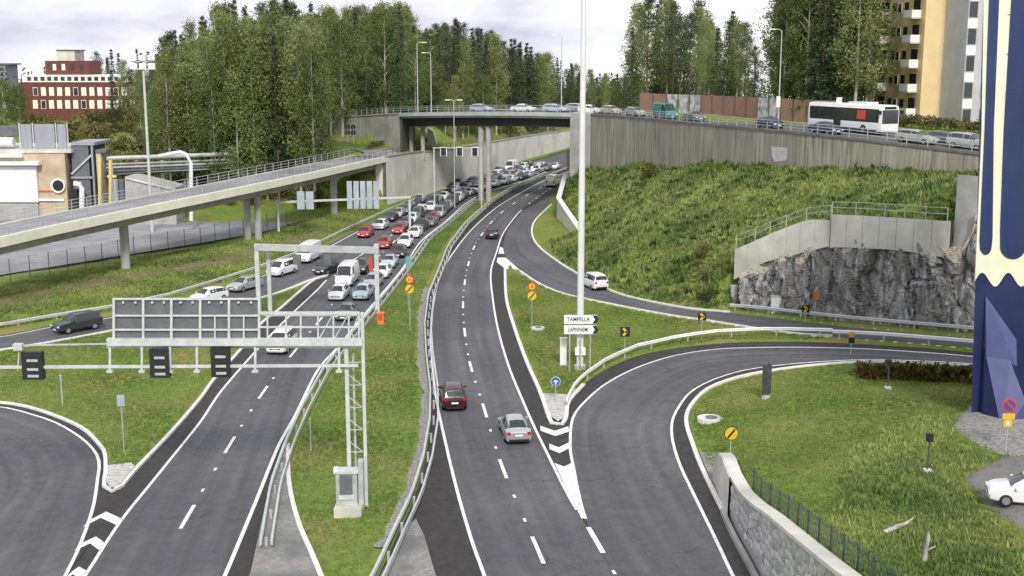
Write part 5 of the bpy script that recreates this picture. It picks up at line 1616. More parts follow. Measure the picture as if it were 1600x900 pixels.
t = thing('yard_shed', ib5, 'low pale grey shed with sloping roof below the pipe bridge', 'shed')
a0, a1, a2, a3 = ip(195, 316, YI - 6), ip(274, 316, YI - 6), ip(274, 293, YI - 6), ip(205, 276, YI - 6)
fr = [Vector((a0.x, YI - 6, -0.2)), Vector((a1.x, YI - 6, -0.2)), a2, a3, ip(195, 276, YI - 6)]
shift(MB().sheet(fr, [p + Vector((0, 5, 0)) for p in fr]), ib5).obj('wall', m_conc_m, t)
shift(MB().beam(ip(205, 275.5, YI - 3.5), ip(276, 292.5, YI - 3.5), 5.6, 0.25), ib5).obj('roof', m_conc_l, t)
for x in (206, 222, 250):
    slab(t, ib5, 'cladding_joint', x, 282, x + 1.2, 318, m_galv, Y=YI - 6.1, dep=0.12)
slab(t, ib5, 'door', 226, 296, 238, 322, m_corr, Y=YI - 6.1, dep=0.1)
ib6 = Vector((ip(190, 330, YI - 4).x, YI - 4, 0))
t = thing('silo_tanks', ib6, 'two slim grey upright tanks beside the yellow pipes', 'tank')
for x in (180, 190):
    a = ip(x, 280, YI - 4)
    shift(MB().tube([(a.x, a.y, -0.2), (a.x, a.y, a.z)], 0.45, 12), ib6).obj('tank', m_corr if x < 185 else m_corr_d, t, smooth=40)
ib7 = Vector((ip(297, 300, 178).x, 178, 0))
t = thing('bent_pipe', ib7, 'white pipe bending down in an arch beside the pipe bridge', 'pipe')
shift(MB().tube([ip(248, 244, 178), ip(268, 240, 178), ip(282, 237.5, 178), ip(292, 242, 178), ip(298, 254, 178), ip(299, 300, 178), ip(299, 345, 178)], 0.28, 10), ib7).obj('pipe', m_white, t, smooth=60)
# fence along the yard (tall mesh panels)
fpts = resample([P(-120, 469, 0.1), P(0, 445, 0.1), P(120, 421, 0.1), P(215, 401, 0.1), P(310, 385, 0.1), P(402, 368, 0.1), P(448, 356, 0.1)], step=1.0)
fpts = [Vector((p.x, p.y, TZ(p.x, p.y))) for p in fpts]
mesh_fence('yard_fence', fpts, 'tall grey mesh fence along the edge of the industrial yard', h=2.6, every=2.9, mat=m_steel_d, panel_mat=m_galv, gap=0.30)

# ================================================================ BRICK OFFICE ON THE HILL
m_brick = M('red_brick', (0.115, 0.038, 0.032), (0.175, 0.06, 0.048), rough=0.9, scale=1.0)
m_win_lit = M('lit_pane_colour', (0.75, 0.72, 0.58), (0.85, 0.82, 0.70), rough=0.4)  # window light and reflection painted as a pale pane colour
YB = 350.0
bb_ = Vector((PD(100, 185, YB).x, YB, TZ(PD(100, 185, YB).x, YB)))
t = thing('brick_building', bb_, 'red brick office with two rows of pale windows on the wooded hill', 'building')
slab(t, bb_, 'wall', 35, 128, 218, 200, m_brick, Y=YB, dep=16)
slab(t, bb_, 'white_storey', 34, 117, 218, 128.5, M('white_band', (0.66, 0.66, 0.66), (0.78, 0.78, 0.77)), Y=YB - 0.3, dep=16.4)
slab(t, bb_, 'upper_wall', 70, 95, 140, 117, m_brick, Y=YB + 2, dep=10)
slab(t, bb_, 'penthouse', 88, 79, 117, 95.5, m_conc_l, Y=YB + 3, dep=8)
slab(t, bb_, 'penthouse_roof', 87, 77.5, 118, 79.5, m_corr_d, Y=YB + 2.8, dep=8.4)
for r_, (y0, y1) in enumerate(((136.5, 150), (156.5, 170))):
    for k in range(13):
        x = 51 + k * 12.6
        o = slab(t, bb_, 'window', x, y0, x + 8.6, y1, m_white, Y=YB - 0.2, dep=0.3)
        slab(t, bb_, 'pane', x + 0.8, y0 + 0.8, x + 7.8, y1 - 0.8, m_win_lit if (k * 7 + r_ * 3) % 5 else m_glass, Y=YB - 0.28, dep=0.06, parent=o)
for k in range(16):
    x = 42 + k * 10.5
    slab(t, bb_, 'window', x, 120, x + 6.5, 126, m_glass, Y=YB - 0.4, dep=0.12)
for k in range(4):
    slab(t, bb_, 'window', 82 + k * 14, 100, 88 + k * 14, 110, m_win_lit if k < 2 else m_glass, Y=YB + 1.9, dep=0.12)
# far block at the left edge
a = PD(4, 118, 520)
bz = Vector((a.x, 520, TZ(a.x, 520)))
t = thing('distant_block', bz, 'far violet-grey block of flats behind the trees at the left edge', 'building')
m_far = M('far_grey', (0.22, 0.2, 0.30), (0.28, 0.26, 0.36))
slab(t, bz, 'wall', -30, 101, 13, 150, m_far, Y=520, dep=12)
slab(t, bz, 'roof', -31, 99, 14, 101.5, m_corr_d, Y=519.5, dep=13)
for r_ in range(3):
    for k in range(3):
        slab(t, bz, 'window', -6 + k * 7, 105 + r_ * 8, -2.5 + k * 7, 109 + r_ * 8, m_glass, Y=519.7, dep=0.4)

# ================================================================ APARTMENT BLOCKS, TOP RIGHT
def oriented_building(name, corner, g_dir, wg, wb, z0, z1, label):
    """corner: the near vertical edge; g_dir: direction of the gable wall; the other wall runs back at right angles"""
    t = thing(name, Vector((corner.x, corner.y, z0)), label, 'building', rz=math.atan2(g_dir[1], g_dir[0]))
    return t
m_yel = M('yellow_render', (0.68, 0.54, 0.28), (0.75, 0.61, 0.34), rough=0.9, scale=0.5)
m_yel_shade = M('yellow_render_shade', (0.58, 0.46, 0.23), (0.65, 0.52, 0.28), rough=0.9, scale=0.5)  # same yellow render, darkened to paint in the shade of the balcony side
m_gry = M('grey_render', (0.42, 0.42, 0.44), (0.50, 0.50, 0.52), rough=0.9, scale=0.5)
cz = 16.0
c1 = PD(1436, 190, 165)
t = oriented_building('apartment_block', Vector((c1.x, c1.y, 0)), (math.cos(0.17), math.sin(0.17)), 12, 14, cz, 50, 'yellow apartment block with white balconies beside the upper street')
def lbox(par, name, x0, x1, y0, y1, z0, z1, mat):
    return MB().box(((x0 + x1) / 2, (y0 + y1) / 2, (z0 + z1) / 2), (x1 - x0, y1 - y0, z1 - z0)).obj(name, mat, par)
lbox(t, 'gable_wall', 0, 12, 0, 0.6, -1, 34, m_yel)
lbox(t, 'side_wall', 0.003, 11.9, 0.6, 13.5, -1, 34, m_yel_shade)
lbox(t, 'plinth', -0.06, 12.05, -0.06, 0.62, -1, 0.8, m_conc_m)
for fl in range(10):
    z = 1.6 + fl * 3.25
    for (y0, y1) in ((1.2, 3.6), (10.0, 12.6)):
        b_ = lbox(t, 'balcony', -1.3, 0.0, y0, y1, z, z + 0.18, m_conc_l)
        lbox(b_, 'parapet', -1.34, -1.26, y0, y1, z + 0.18, z + 1.15, m_white)
        lbox(b_, 'parapet', -1.26, -0.01, y0, y0 + 0.07, z + 0.18, z + 1.15, m_white)
        d_ = lbox(t, 'balcony_door', -0.05, 0.05, y0 + 0.3, y1 - 0.3, z + 0.2, z + 2.5, m_glass)
    for y0 in (4.7, 6.6, 8.2):
        w_ = lbox(t, 'window', -0.05, 0.05, y0, y0 + 1.1, z + 0.9, z + 2.3, m_white if y0 == 6.6 else m_glass)
        lbox(w_, 'pane', -0.07, -0.04, y0 + 0.12, y0 + 0.98, z + 1.02, z + 2.18, m_glass)
c2 = PD(1501, 195, 159)
t = oriented_building('apartment_block', Vector((c2.x, c2.y, 0)), (math.cos(0.10), math.sin(0.10)), 12, 14, cz, 50, 'light grey apartment block with dark windows between the yellow block and the tower')
lbox(t, 'wall', 0, 14, 0, 12, -1, 34, m_gry)
lbox(t, 'plinth', -0.05, 14.05, -0.05, 12, -1, 0.4, m_conc_d)
for fl in range(10):
    z = 0.9 + fl * 3.4
    for x0 in (0.05, 2.3, 5.0, 7.5):
        w_ = lbox(t, 'window', x0, x0 + 1.25, -0.06, 0.1, z, z + 2.1, m_conc_m)
        lbox(w_, 'pane', x0 + 0.1, x0 + 1.15, -0.09, -0.05, z + 0.1, z + 2.0, m_glass)
    lbox(t, 'spandrel', 0.05, 1.3, -0.045, 0.05, z + 2.14, z + 3.3, m_white)
# houses seen beyond the bridge
def house(px, py, Y, w_, d_, h_, label, wm, rm, rz=0.0):
    a = PD(px, py, Y)
    zg = TZ(a.x, Y)
    t = thing('house', Vector((a.x, Y, zg)), label, 'house', rz=rz)
    H_ = max(h_, a.z - zg)
    lbox(t, 'wall', -w_ / 2, w_ / 2, -d_ / 2, d_ / 2, -0.5, H_, wm)
    rf = [(-w_ / 2 - 0.4, H_ - 0.02), (0, H_ + w_ * 0.28), (w_ / 2 + 0.4, H_ - 0.02)]
    MB().sheet([(x, -d_ / 2 - 0.4, z) for x, z in rf], [(x, d_ / 2 + 0.4, z) for x, z in rf]).obj('roof', rm, t)
    for x in (-w_ * 0.28, w_ * 0.22):
        f_ = lbox(t, 'window', x - 0.7, x + 0.7, -d_ / 2 - 0.06, -d_ / 2 + 0.1, H_ - 1.9, H_ - 0.6, m_white)
        lbox(f_, 'pane', x - 0.55, x + 0.55, -d_ / 2 - 0.1, -d_ / 2 - 0.05, H_ - 1.75, H_ - 0.75, m_glass)
    return t
m_tile = M('tile_roof', (0.28, 0.11, 0.08), (0.36, 0.16, 0.12), scale=2)
m_redw = M('red_boards', (0.20, 0.06, 0.05), (0.27, 0.09, 0.07), scale=2)
house(688, 137, 318, 7, 6, 3.0, 'grey-roofed house behind the bridge railing', m_conc_l, m_corr, 0.5)
house(795, 141, 345, 8, 6, 3.0, 'dark red wooden house among the trees beyond the bridge', m_redw, m_corr_d, 0.2)
house(800, 199, 420, 8, 7, 3.0, 'small pinkish house seen through the bridge opening', M('pink_render', (0.42, 0.28, 0.26), (0.56, 0.42, 0.4)), m_tile, 0.3)
house(832, 197, 430, 8, 7, 3.0, 'small red-roofed house seen under the bridge near its right abutment', m_yel, m_tile, -0.2)
house(862, 193, 450, 8, 7, 3.0, 'pale house at the end of the wall seen under the bridge', m_conc_l, m_redw, 0.1)

# ================================================================ NOISE BARRIER BEHIND THE UPPER STREET
m_nb = M('barrier_red', (0.24, 0.135, 0.105), (0.32, 0.185, 0.145), rough=0.85, scale=2, stretch=(2, 2, 0.3))
m_nb2 = M('barrier_brown', (0.28, 0.18, 0.11), (0.36, 0.24, 0.15), rough=0.85, scale=2, stretch=(2, 2, 0.3))
m_nbw = M('barrier_painted', (0.42, 0.44, 0.44), (0.60, 0.61, 0.60), rough=0.8, scale=1.6, c3=(0.20, 0.21, 0.24), scale3=0.9, lo=0.4, hi=0.5)
line = offset(STREET, -15.2)
i0 = min(range(len(line)), key=lambda i: abs(proj(line[i])[0] - 1008))
line = line[i0:]
base = line[0].copy()
nb = thing('noise_barrier', base, 'row of reddish panels with pale painted bays behind the upper street', 'noise barrier')
s, tot, k = 0.0, length(line), 0
while s < tot - 4.2 and k < 24 and proj(along(line, s)[0])[0] < 1285:
    a, b = along(line, s + 0.12)[0], along(line, s + 3.55)[0]
    pxm = proj((a + b) / 2)[0]
    mm = m_nbw if (1050 < pxm < 1102 or 1190 < pxm < 1226) else (m_nb2 if pxm > 1226 else m_nb)
    u = Vector((0, 0, 1))
    f4 = [a + u * 0.15, b + u * 0.15, b + u * 3.3, a + u * 3.3]
    n_ = Vector(((b - a).y, -(b - a).x, 0)).normalized() * -0.14
    shift(MB().sheet(f4, [p + n_ for p in f4]), base).obj('panel', mm, nb)
    pp = along(line, s)[0]
    shift(MB().box((pp.x, pp.y, pp.z + 1.65), (0.2, 0.2, 3.5)), base).obj('post', m_steel_d, nb)
    s += 3.67
    k += 1
# ================================================================ VEHICLES
def paint(name, c, rough=0.28, metal=0.0):
    m = M('paint_' + name, c, tuple(min(1, x * 1.06) for x in c), rough=rough, metal=metal, scale=0.8)
    m.node_tree.nodes['Principled BSDF'].inputs['Coat Weight'].default_value = 0.35
    return m
PAINT = {'white': paint('white', (0.74, 0.75, 0.76)), 'silver': paint('silver', (0.42, 0.43, 0.44), metal=0.35), 'grey': paint('grey', (0.15, 0.16, 0.17), metal=0.3), 'dark': paint('dark', (0.03, 0.032, 0.037)),
         'black': paint('black', (0.012, 0.013, 0.015)), 'red': paint('red', (0.36, 0.03, 0.035)), 'dark red': paint('dark_red', (0.036, 0.007, 0.012)), 'pale blue': paint('pale_blue', (0.45, 0.55, 0.62), metal=0.2),
         'dark blue': paint('dark_blue', (0.025, 0.035, 0.10)), 'green': paint('green', (0.04, 0.19, 0.16)), 'beige': paint('beige', (0.42, 0.36, 0.30))}
# stations from tail to nose: (y, z_bottom, z_mid, z_belt, z_top, body width factor, cabin width factor)
TYPES = {
 'hatchback': dict(W=0.88, wy=(-1.28, 1.30), st=[(-2.06, .38, .58, .80, .83, .84, .72), (-1.98, .24, .58, .93, 1.02, .95, .74), (-1.72, .21, .58, .97, 1.30, 1, .70), (-1.36, .2, .58, .97, 1.45, 1, .68), (-0.35, .2, .58, .95, 1.50, 1, .69), (0.42, .2, .58, .93, 1.44, 1, .67),
              (1.14, .2, .56, .91, .97, 1, .76), (1.72, .2, .52, .80, .84, .97, .72), (2.0, .24, .48, .66, .70, .90, .66), (2.08, .34, .46, .56, .58, .80, .60)], roof=(3, 5), ws=(5, 6), rw=(1, 2), h=1.5),
 'sedan': dict(W=0.89, wy=(-1.36, 1.38), st=[(-2.30, .40, .58, .84, .87, .84, .72), (-2.22, .25, .58, .93, .97, .95, .74), (-1.62, .21, .58, .96, 1.03, 1, .74), (-0.92, .2, .58, .95, 1.40, 1, .66), (-0.2, .2, .58, .94, 1.44, 1, .67), (0.42, .2, .58, .92, 1.40, 1, .66),
              (1.12, .2, .56, .90, .96, 1, .76), (1.85, .2, .52, .79, .83, .97, .72), (2.2, .24, .48, .66, .70, .90, .66), (2.28, .34, .46, .56, .58, .80, .60)], roof=(3, 5), ws=(5, 6), rw=(2, 3), h=1.44),
 'estate car': dict(W=0.89, wy=(-1.36, 1.38), st=[(-2.30, .38, .58, .82, .85, .85, .72), (-2.24, .24, .58, .93, 1.00, .95, .75), (-2.0, .21, .58, .96, 1.36, 1, .70), (-1.7, .2, .58, .96, 1.46, 1, .69), (-0.3, .2, .58, .94, 1.48, 1, .69), (0.42, .2, .58, .92, 1.42, 1, .67),
              (1.12, .2, .56, .90, .96, 1, .76), (1.85, .2, .52, .79, .83, .97, .72), (2.2, .24, .48, .66, .70, .90, .66), (2.28, .34, .46, .56, .58, .80, .60)], roof=(3, 5), ws=(5, 6), rw=(1, 2), h=1.48),
 'off-roader': dict(W=0.91, wy=(-1.34, 1.38), st=[(-2.26, .45, .72, .98, 1.02, .86, .74), (-2.20, .32, .72, 1.08, 1.15, .96, .76), (-2.02, .3, .7, 1.10, 1.58, 1, .72), (-1.7, .3, .7, 1.10, 1.69, 1, .72), (-0.3, .3, .7, 1.08, 1.72, 1, .73), (0.42, .3, .7, 1.06, 1.66, 1, .71),
              (1.05, .3, .68, 1.04, 1.12, 1, .80), (1.85, .3, .64, .96, 1.0, .98, .78), (2.18, .34, .60, .84, .88, .92, .72), (2.26, .42, .58, .70, .73, .84, .66)], roof=(3, 5), ws=(5, 6), rw=(1, 2), h=1.72),
 'minivan': dict(W=0.91, wy=(-1.36, 1.42), st=[(-2.24, .38, .65, .95, 1.0, .88, .76), (-2.18, .26, .65, 1.05, 1.2, .96, .77), (-2.04, .22, .65, 1.08, 1.66, 1, .74), (-1.8, .22, .65, 1.08, 1.78, 1, .74), (-0.2, .22, .65, 1.06, 1.80, 1, .75), (0.62, .22, .65, 1.02, 1.70, 1, .72),
              (1.50, .22, .62, .98, 1.06, 1, .80), (1.95, .22, .58, .86, .92, .97, .76), (2.18, .26, .52, .70, .74, .90, .68), (2.26, .36, .5, .58, .60, .82, .62)], roof=(3, 5), ws=(5, 6), rw=(1, 2), h=1.8),
 'panel van': dict(W=0.98, wy=(-1.65, 1.75), st=[(-2.70, .42, .8, 1.2, 1.3, .92, .86), (-2.66, .3, .8, 1.25, 2.2, .98, .88), (-2.5, .28, .8, 1.25, 2.36, 1, .88), (-1.8, .28, .8, 1.25, 2.40, 1, .88), (-0.2, .28, .8, 1.22, 2.40, 1, .88), (1.25, .28, .8, 1.18, 2.30, 1, .86),
              (2.05, .28, .76, 1.12, 1.22, 1, .84), (2.45, .28, .7, .98, 1.04, .97, .8), (2.66, .32, .62, .80, .84, .92, .74), (2.74, .42, .58, .66, .70, .84, .66)], roof=(4, 5), ws=(5, 6), rw=(1, 2), h=2.4),
}
def ring(st, Wh):
    y, zb, zm, zl, zt_, wf, wc = st
    w_ = Wh * wf
    c = Wh * wc * (0.98 if zt_ > zl + 0.2 else 1.0)
    half = [(0.80 * w_, zb), (0.97 * w_, zb + 0.10), (w_, zm), (0.975 * w_, zl), (c, zt_ - min(0.10, (zt_ - zl) * 0.3)), (c * 0.84, zt_ - 0.015), (0.0, zt_ + 0.02)]
    return [(x, y, z) for x, z in half] + [(-x, y, z) for x, z in half[-2::-1]]
CARS = {}
def car_parts(kind):
    T_ = TYPES[kind]
    Wh, st = T_['W'], T_['st']
    rings = [ring(s, Wh) for s in st]
    n = len(rings[0])
    mb = MB()
    vs = [v for r in rings for v in r]
    fs = [(i * n + k, i * n + (k + 1) % n, (i + 1) * n + (k + 1) % n, (i + 1) * n + k) for i in range(len(rings) - 1) for k in range(n)]
    fs += [tuple(range(n)), tuple((len(rings) - 1) * n + k for k in range(n))[::-1]]
    mb.add(vs, fs)
    parts = [('body', mb.mesh('car_body', (PAINT['white'],), smooth=28), None)]
    def pane(name, quads, inset=0.07, lift=0.012, mat=m_glass):
        m2 = MB()
        for q in quads:
            q = [Vector(v) for v in q]
            c = sum(q, Vector()) / len(q)
            nrm = (q[1] - q[0]).cross(q[2] - q[0]).normalized()
            if nrm.dot(c - Vector((0, 0, 0.6))) < 0:
                nrm = -nrm
            q2 = [v + (c - v).normalized() * min(inset, (c - v).length * 0.4) + nrm * lift for v in q]
            m2.add(q2 + [v - nrm * 0.03 for v in q2], [(0, 1, 2, 3), (7, 6, 5, 4), (0, 4, 5, 1), (1, 5, 6, 2), (2, 6, 7, 3), (3, 7, 4, 0)])
        parts.append((name, m2.mesh(name, (mat,)), 'body'))
    def across(i, j, name):             # windscreen or rear window: from corner to corner over the top three points
        a, b = rings[i], rings[j]
        lo, hi = (a, b) if a[6][2] < b[6][2] else (b, a)
        ctr = Vector((0, 0, 0.7))
        m2, row = MB(), []
        nrm = (Vector(lo[4]) - Vector(lo[8])).cross(Vector(hi[6]) - Vector(lo[6])).normalized()
        if nrm.dot(Vector(lo[6]) - ctr) < 0:
            nrm = -nrm
        for k in range(4, 9):
            u, v = Vector(lo[k]), Vector(hi[k])
            row += [u.lerp(v, 0.05) + nrm * 0.014, u.lerp(v, 0.93) + nrm * 0.014, u.lerp(v, 0.93) - nrm * 0.03, u.lerp(v, 0.05) - nrm * 0.03]
        row = [Vector((p.x * 0.955, p.y, p.z)) for p in row]
        m2.add(row, [(4 * e + g, 4 * e + (g + 1) % 4, 4 * e + 4 + (g + 1) % 4, 4 * e + 4 + g) for e in range(4) for g in range(4)] + [(0, 1, 2, 3), (19, 18, 17, 16)])
        parts.append((name, m2.mesh(name, (m_glass,)), 'body'))
    across(*T_['ws'], 'windscreen')
    across(*T_['rw'], 'rear_window')
    i0, i1 = T_['roof']
    spans = [(i1, i1 + 1), (i0 + 1, i1), (i0, i0 + 1), (i0 - 1, i0)] if kind != 'panel van' else [(i1, i1 + 1), (i0, i1)]
    if kind == 'panel van':
        spans = [(i1, i1 + 1)]
    for sgn in (0, 1):
        for a, b in spans:
            ra, rb_ = rings[a], rings[b]
            if sgn == 0:
                q = [ra[3], rb_[3], rb_[4], ra[4]]
            else:
                q = [ra[9], rb_[9], rb_[8], ra[8]]
            q = [Vector(v) for v in q]
            lo_, hi_ = 0.10, 0.93
            q = [q[0].lerp(q[3], lo_).lerp(q[1].lerp(q[2], lo_), 0.03), q[1].lerp(q[2], lo_).lerp(q[0].lerp(q[3], lo_), 0.03), q[1].lerp(q[2], hi_).lerp(q[0].lerp(q[3], hi_), 0.03), q[0].lerp(q[3], hi_).lerp(q[1].lerp(q[2], hi_), 0.03)]
            pane('side_window', [q], 0.0, 0.012)
        if kind == 'panel van':
            ra, rb_ = rings[i1], rings[i1 - 1]
            f_ = lambda u, v: Vector(u).lerp(Vector(v), 0.45)
            q = [ra[3 if sgn == 0 else 9], f_(ra[3 if sgn == 0 else 9], rb_[3 if sgn == 0 else 9]), f_(ra[4 if sgn == 0 else 8], rb_[4 if sgn == 0 else 8]), ra[4 if sgn == 0 else 8]]
            pane('side_window', [q], 0.1, 0.010)
    r = 0.34 if kind in ('off-roader', 'panel van') else 0.31
    tyre = MB().tube([(-0.11, 0, 0), (-0.09, 0, 0), (0.09, 0, 0), (0.11, 0, 0)], [r * 0.9, r, r, r * 0.9], 18).mesh('tyre', (m_tyre,), smooth=40)
    rim = MB().tube([(-0.122, 0, 0), (0.122, 0, 0)], r * 0.62, 12).mesh('rim', (m_rim,), smooth=40)
    for y in T_['wy']:
        for sx in (-1, 1):
            parts.append(('wheel', tyre, None, (sx * (Wh - 0.095), y, r)))
            parts.append(('rim', rim, 'wheel', (0, 0, 0)))
    nose, tail = st[-1], st[0]
    zf, zb_ = (st[-2][2] + st[-2][3]) / 2 + 0.03, (st[1][2] + st[1][3]) / 2 + 0.08
    hl = MB().box((0, 0, 0), (0.34, 0.16, 0.13)).mesh('headlight', (m_lamp,))
    tl = MB().box((0, 0, 0), (0.24, 0.12, 0.20 if kind != 'panel van' else 0.4)).mesh('taillight', (m_tail,))
    for sx in (-1, 1):
        parts.append(('headlight', hl, None, (sx * Wh * 0.68, st[-2][0] + 0.01, zf)))
        parts.append(('taillight', tl, None, (sx * Wh * 0.76, st[1][0] - 0.03, zb_)))
        mi = MB().box((sx * (Wh + 0.06), st[T_['ws'][1]][0] - 0.28, st[T_['ws'][1]][3] + 0.08), (0.2, 0.12, 0.13)).mesh('mirror', (PAINT['white'],))
        parts.append(('mirror', mi, 'paint'))
    pf = MB().box((0, nose[0] + 0.0, 0.47), (0.5, 0.05, 0.12)).mesh('number_plate', (m_white,))
    pr = MB().box((0, tail[0] - 0.01, 0.70), (0.5, 0.06, 0.12)).mesh('number_plate', (m_white,))
    gr = MB().box((0, st[-1][0] - 0.01, 0.55), (0.95, 0.05, 0.10)).mesh('grille', (m_black,))
    bp = MB().box((0, tail[0] + 0.06, 0.36), (1.35, 0.18, 0.16)).mesh('rear_bumper', (m_black,))
    parts += [('number_plate', pf, None), ('number_plate', pr, None), ('grille', gr, None), ('rear_bumper', bp, None)]
    return parts
def spawn(kind, colour, loc, head, label, group=None, detail=2, scale=1.0):
    if kind not in CARS:
        CARS[kind] = car_parts(kind)
    nm = {'panel van': 'van', 'minivan': 'van'}.get(kind, 'car')
    t = thing(nm if nm == 'van' else 'car', loc, label, nm, group, rz=math.atan2(-head.x, head.y))
    t.scale = (scale,) * 3
    if abs(head.z) > 1e-3:
        t.rotation_euler.x = math.asin(max(-0.2, min(0.2, head.z)))
    body = wheel = None
    for p in CARS[kind]:
        nme, me, par = p[:3]
        if detail < 1 and nme in ('rim', 'number_plate', 'mirror', 'grille', 'rear_bumper'):
            continue
        o = link(nme, me, {None: t, 'paint': t, 'body': body, 'wheel': wheel}[par])
        if len(p) > 3:
            o.location = p[3]
        if nme == 'body':
            body = o
        if nme == 'wheel':
            wheel = o
        if nme in ('body', 'mirror'):
            o.material_slots[0].link = 'OBJECT'
            o.material_slots[0].material = PAINT[colour]
    return t
# --- lanes of the jammed carriageway (cars drive towards the camera)
right_edge = EW['LR']
LANE = [resample(offset(right_edge, -d), step=1.0) for d in (1.9, 5.5, 9.1)]        # beside the median, middle, outer
LANE_TXT = ('in the queue lane beside the median guardrail', 'in the middle lane of the queue', 'in the outer queue lane below the ramp')
def lane_s(path, p):
    best = min(range(len(path)), key=lambda i: (path[i].xy - p.xy).length)
    return float(best), (path[best].xy - p.xy).length
QUEUE = [  # front-bumper pixel, colour, type
 (525, 471, 'white', 'hatchback'), (562, 471, 'pale blue', 'hatchback'), (547, 503, 'grey', 'sedan'), (537, 449, 'white', 'panel van'), (578, 453, 'silver', 'estate car'), (560, 430, 'dark', 'off-roader'),
 (594, 437, 'white', 'hatchback'), (606, 420, 'pale blue', 'sedan'), (625, 404, 'dark red', 'hatchback'), (598, 390, 'red', 'hatchback'), (631, 389, 'white', 'off-roader'), (567, 373, 'red', 'estate car'),
 (648, 373, 'white', 'hatchback'), (621, 367, 'red', 'hatchback'), (591, 360, 'white', 'hatchback'), (608, 347, 'dark', 'hatchback'), (637, 352, 'white', 'hatchback'), (662, 361, 'grey', 'sedan'), (648, 341, 'white', 'estate car'), (628, 337, 'grey', 'hatchback'),
 (662, 338, 'white', 'hatchback'), (684, 341, 'silver', 'minivan'), (645, 328, 'dark', 'sedan'), (674, 325, 'white', 'sedan'), (679, 317, 'silver', 'hatchback'), (707, 321, 'white', 'off-roader'), (694, 312, 'dark blue', 'hatchback'), (672, 311, 'black', 'estate car'),
 (690, 301, 'dark red', 'minivan'), (704, 299, 'black', 'off-roader'), (725, 309, 'silver', 'sedan'), (717, 302, 'grey', 'hatchback'), (735, 304, 'silver', 'sedan'), (728, 295, 'dark', 'estate car'), (738, 288, 'white', 'minivan'), (774, 294, 'silver', 'hatchback'),
 (776, 284, 'white', 'sedan'), (787, 284, 'white', 'minivan'), (789, 291, 'dark', 'hatchback'), (797, 283, 'grey', 'off-roader'), (795, 268, 'white', 'panel van'), (807, 284, 'dark', 'sedan'), (807, 268, 'dark', 'off-roader'), (820, 278, 'white', 'hatchback'), (818, 264, 'grey', 'hatchback'),
 (832, 270, 'white', 'panel van'), (830, 258, 'white', 'panel van'), (849, 259, 'white', 'minivan'), (840, 271, 'black', 'sedan'), (852, 266, 'dark', 'hatchback'), (862, 262, 'grey', 'estate car'), (872, 259, 'dark blue', 'off-roader'), (861, 252, 'white', 'panel van'), (875, 248, 'dark', 'minivan'), (882, 255, 'silver', 'hatchback')]
LEN = {k: v['st'][-1][0] - v['st'][0][0] for k, v in TYPES.items()}
edge1 = resample(right_edge, step=0.5)
def rel(p):
    i = min(range(len(edge1)), key=lambda k: (edge1[k].xy - p.xy).length)
    t = (edge1[min(i + 1, len(edge1) - 1)] - edge1[max(0, i - 1)]).normalized()
    return i * 0.5, -(p - edge1[i]).dot(Vector((t.y, -t.x, 0))), t
done = []
rq = random.Random(5)
for lat_, s_start in ((2.0, 66), (5.2, 70), (8.4, 78), (11.6, 118)):          # the tail of the queue, bumper to bumper under the bridge
    s_ = s_start + 62
    while s_ < length(edge1) - 8:
        pos, d = along(edge1, s_)
        p_ = pos + Vector((-d.y, d.x, 0)) * lat_
        QUEUE.append((*proj(p_), rq.choice(['white', 'white', 'silver', 'grey', 'dark', 'dark blue', 'white', 'pale blue', 'red']), rq.choice(['hatchback', 'sedan', 'estate car', 'minivan', 'hatchback', 'off-roader'])))
        if terr_full([p_.x], [p_.y])[1][0] > -1.0:
            QUEUE.pop()
        s_ += rq.uniform(7.0, 9.5)
n_named = 55
for s, lat, c, k in sorted([(*rel(P(px, py))[:2], c, k) for px, py, c, k in QUEUE]):
    lat = min(11.8, max(1.5, lat))
    for s2, lat2, k2 in done:
        if abs(lat - lat2) < 2.05 and s < s2 + LEN[k2] + 0.7:
            s = s2 + LEN[k2] + 0.7
    if s + LEN[k] > length(edge1) - 1:
        continue
    done.append((s, lat, k))
    pos, d = along(edge1, s + LEN[k] / 2)
    pos = pos + Vector((-d.y, d.x, 0)) * lat
    far = pos.y > 205
    txt = '%s %s %s' % (c, k, LANE_TXT[0 if lat < 3.3 else (1 if lat < 6.6 else 2)] + (' under the bridge' if far else ''))
    spawn(k, c, Vector((pos.x, pos.y, 0.016)), -d, txt, 'cars queuing towards the camera', detail=1 if pos.y < 190 else 0)
# --- free-flowing and turning vehicles
def on_path(px, py, path, rev, kind, colour, label, front=True, z=0.03, scale=1.0):
    p = R(px, py)
    s, _ = lane_s(path, p)
    i = int(min(len(path) - 2, max(1, s)))
    d = (path[i + 1] - path[i - 1]).normalized() * (-1 if rev else 1)
    q = p + d * (-LEN[kind] / 2 if front else LEN[kind] / 2)
    d = Vector((d.x, d.y, 0)).normalized()
    sl = (zr(q.x + d.x, q.y + d.y) - zr(q.x - d.x, q.y - d.y)) / 2
    return spawn(kind, colour, Vector((q.x, q.y, zr(q.x, q.y) + z)), Vector((d.x, d.y, sl)), label, scale=scale)
on_path(430, 556, right_edge, True, 'minivan', 'white', 'white minivan driving under the big gantry ahead of the queue')
on_path(711, 645, EW['RL'], False, 'off-roader', 'dark red', 'dark red off-roader driving away on the free carriageway', front=False)
on_path(811, 697, EW['RR'], True and False, 'sedan', 'silver', 'silver sedan driving away in the right lane of the free carriageway', front=False)
on_path(768, 375, EW['RR'], False, 'hatchback', 'black', 'black hatchback driving away where the on-ramp merges', front=False)
on_path(859, 293, EW['RL'], False, 'panel van', 'white', 'white van driving away towards the bridge abutment', front=False)
ER1 = resample(W['ER'], step=1.0)
OR1 = resample(W['OR'], step=1.0)
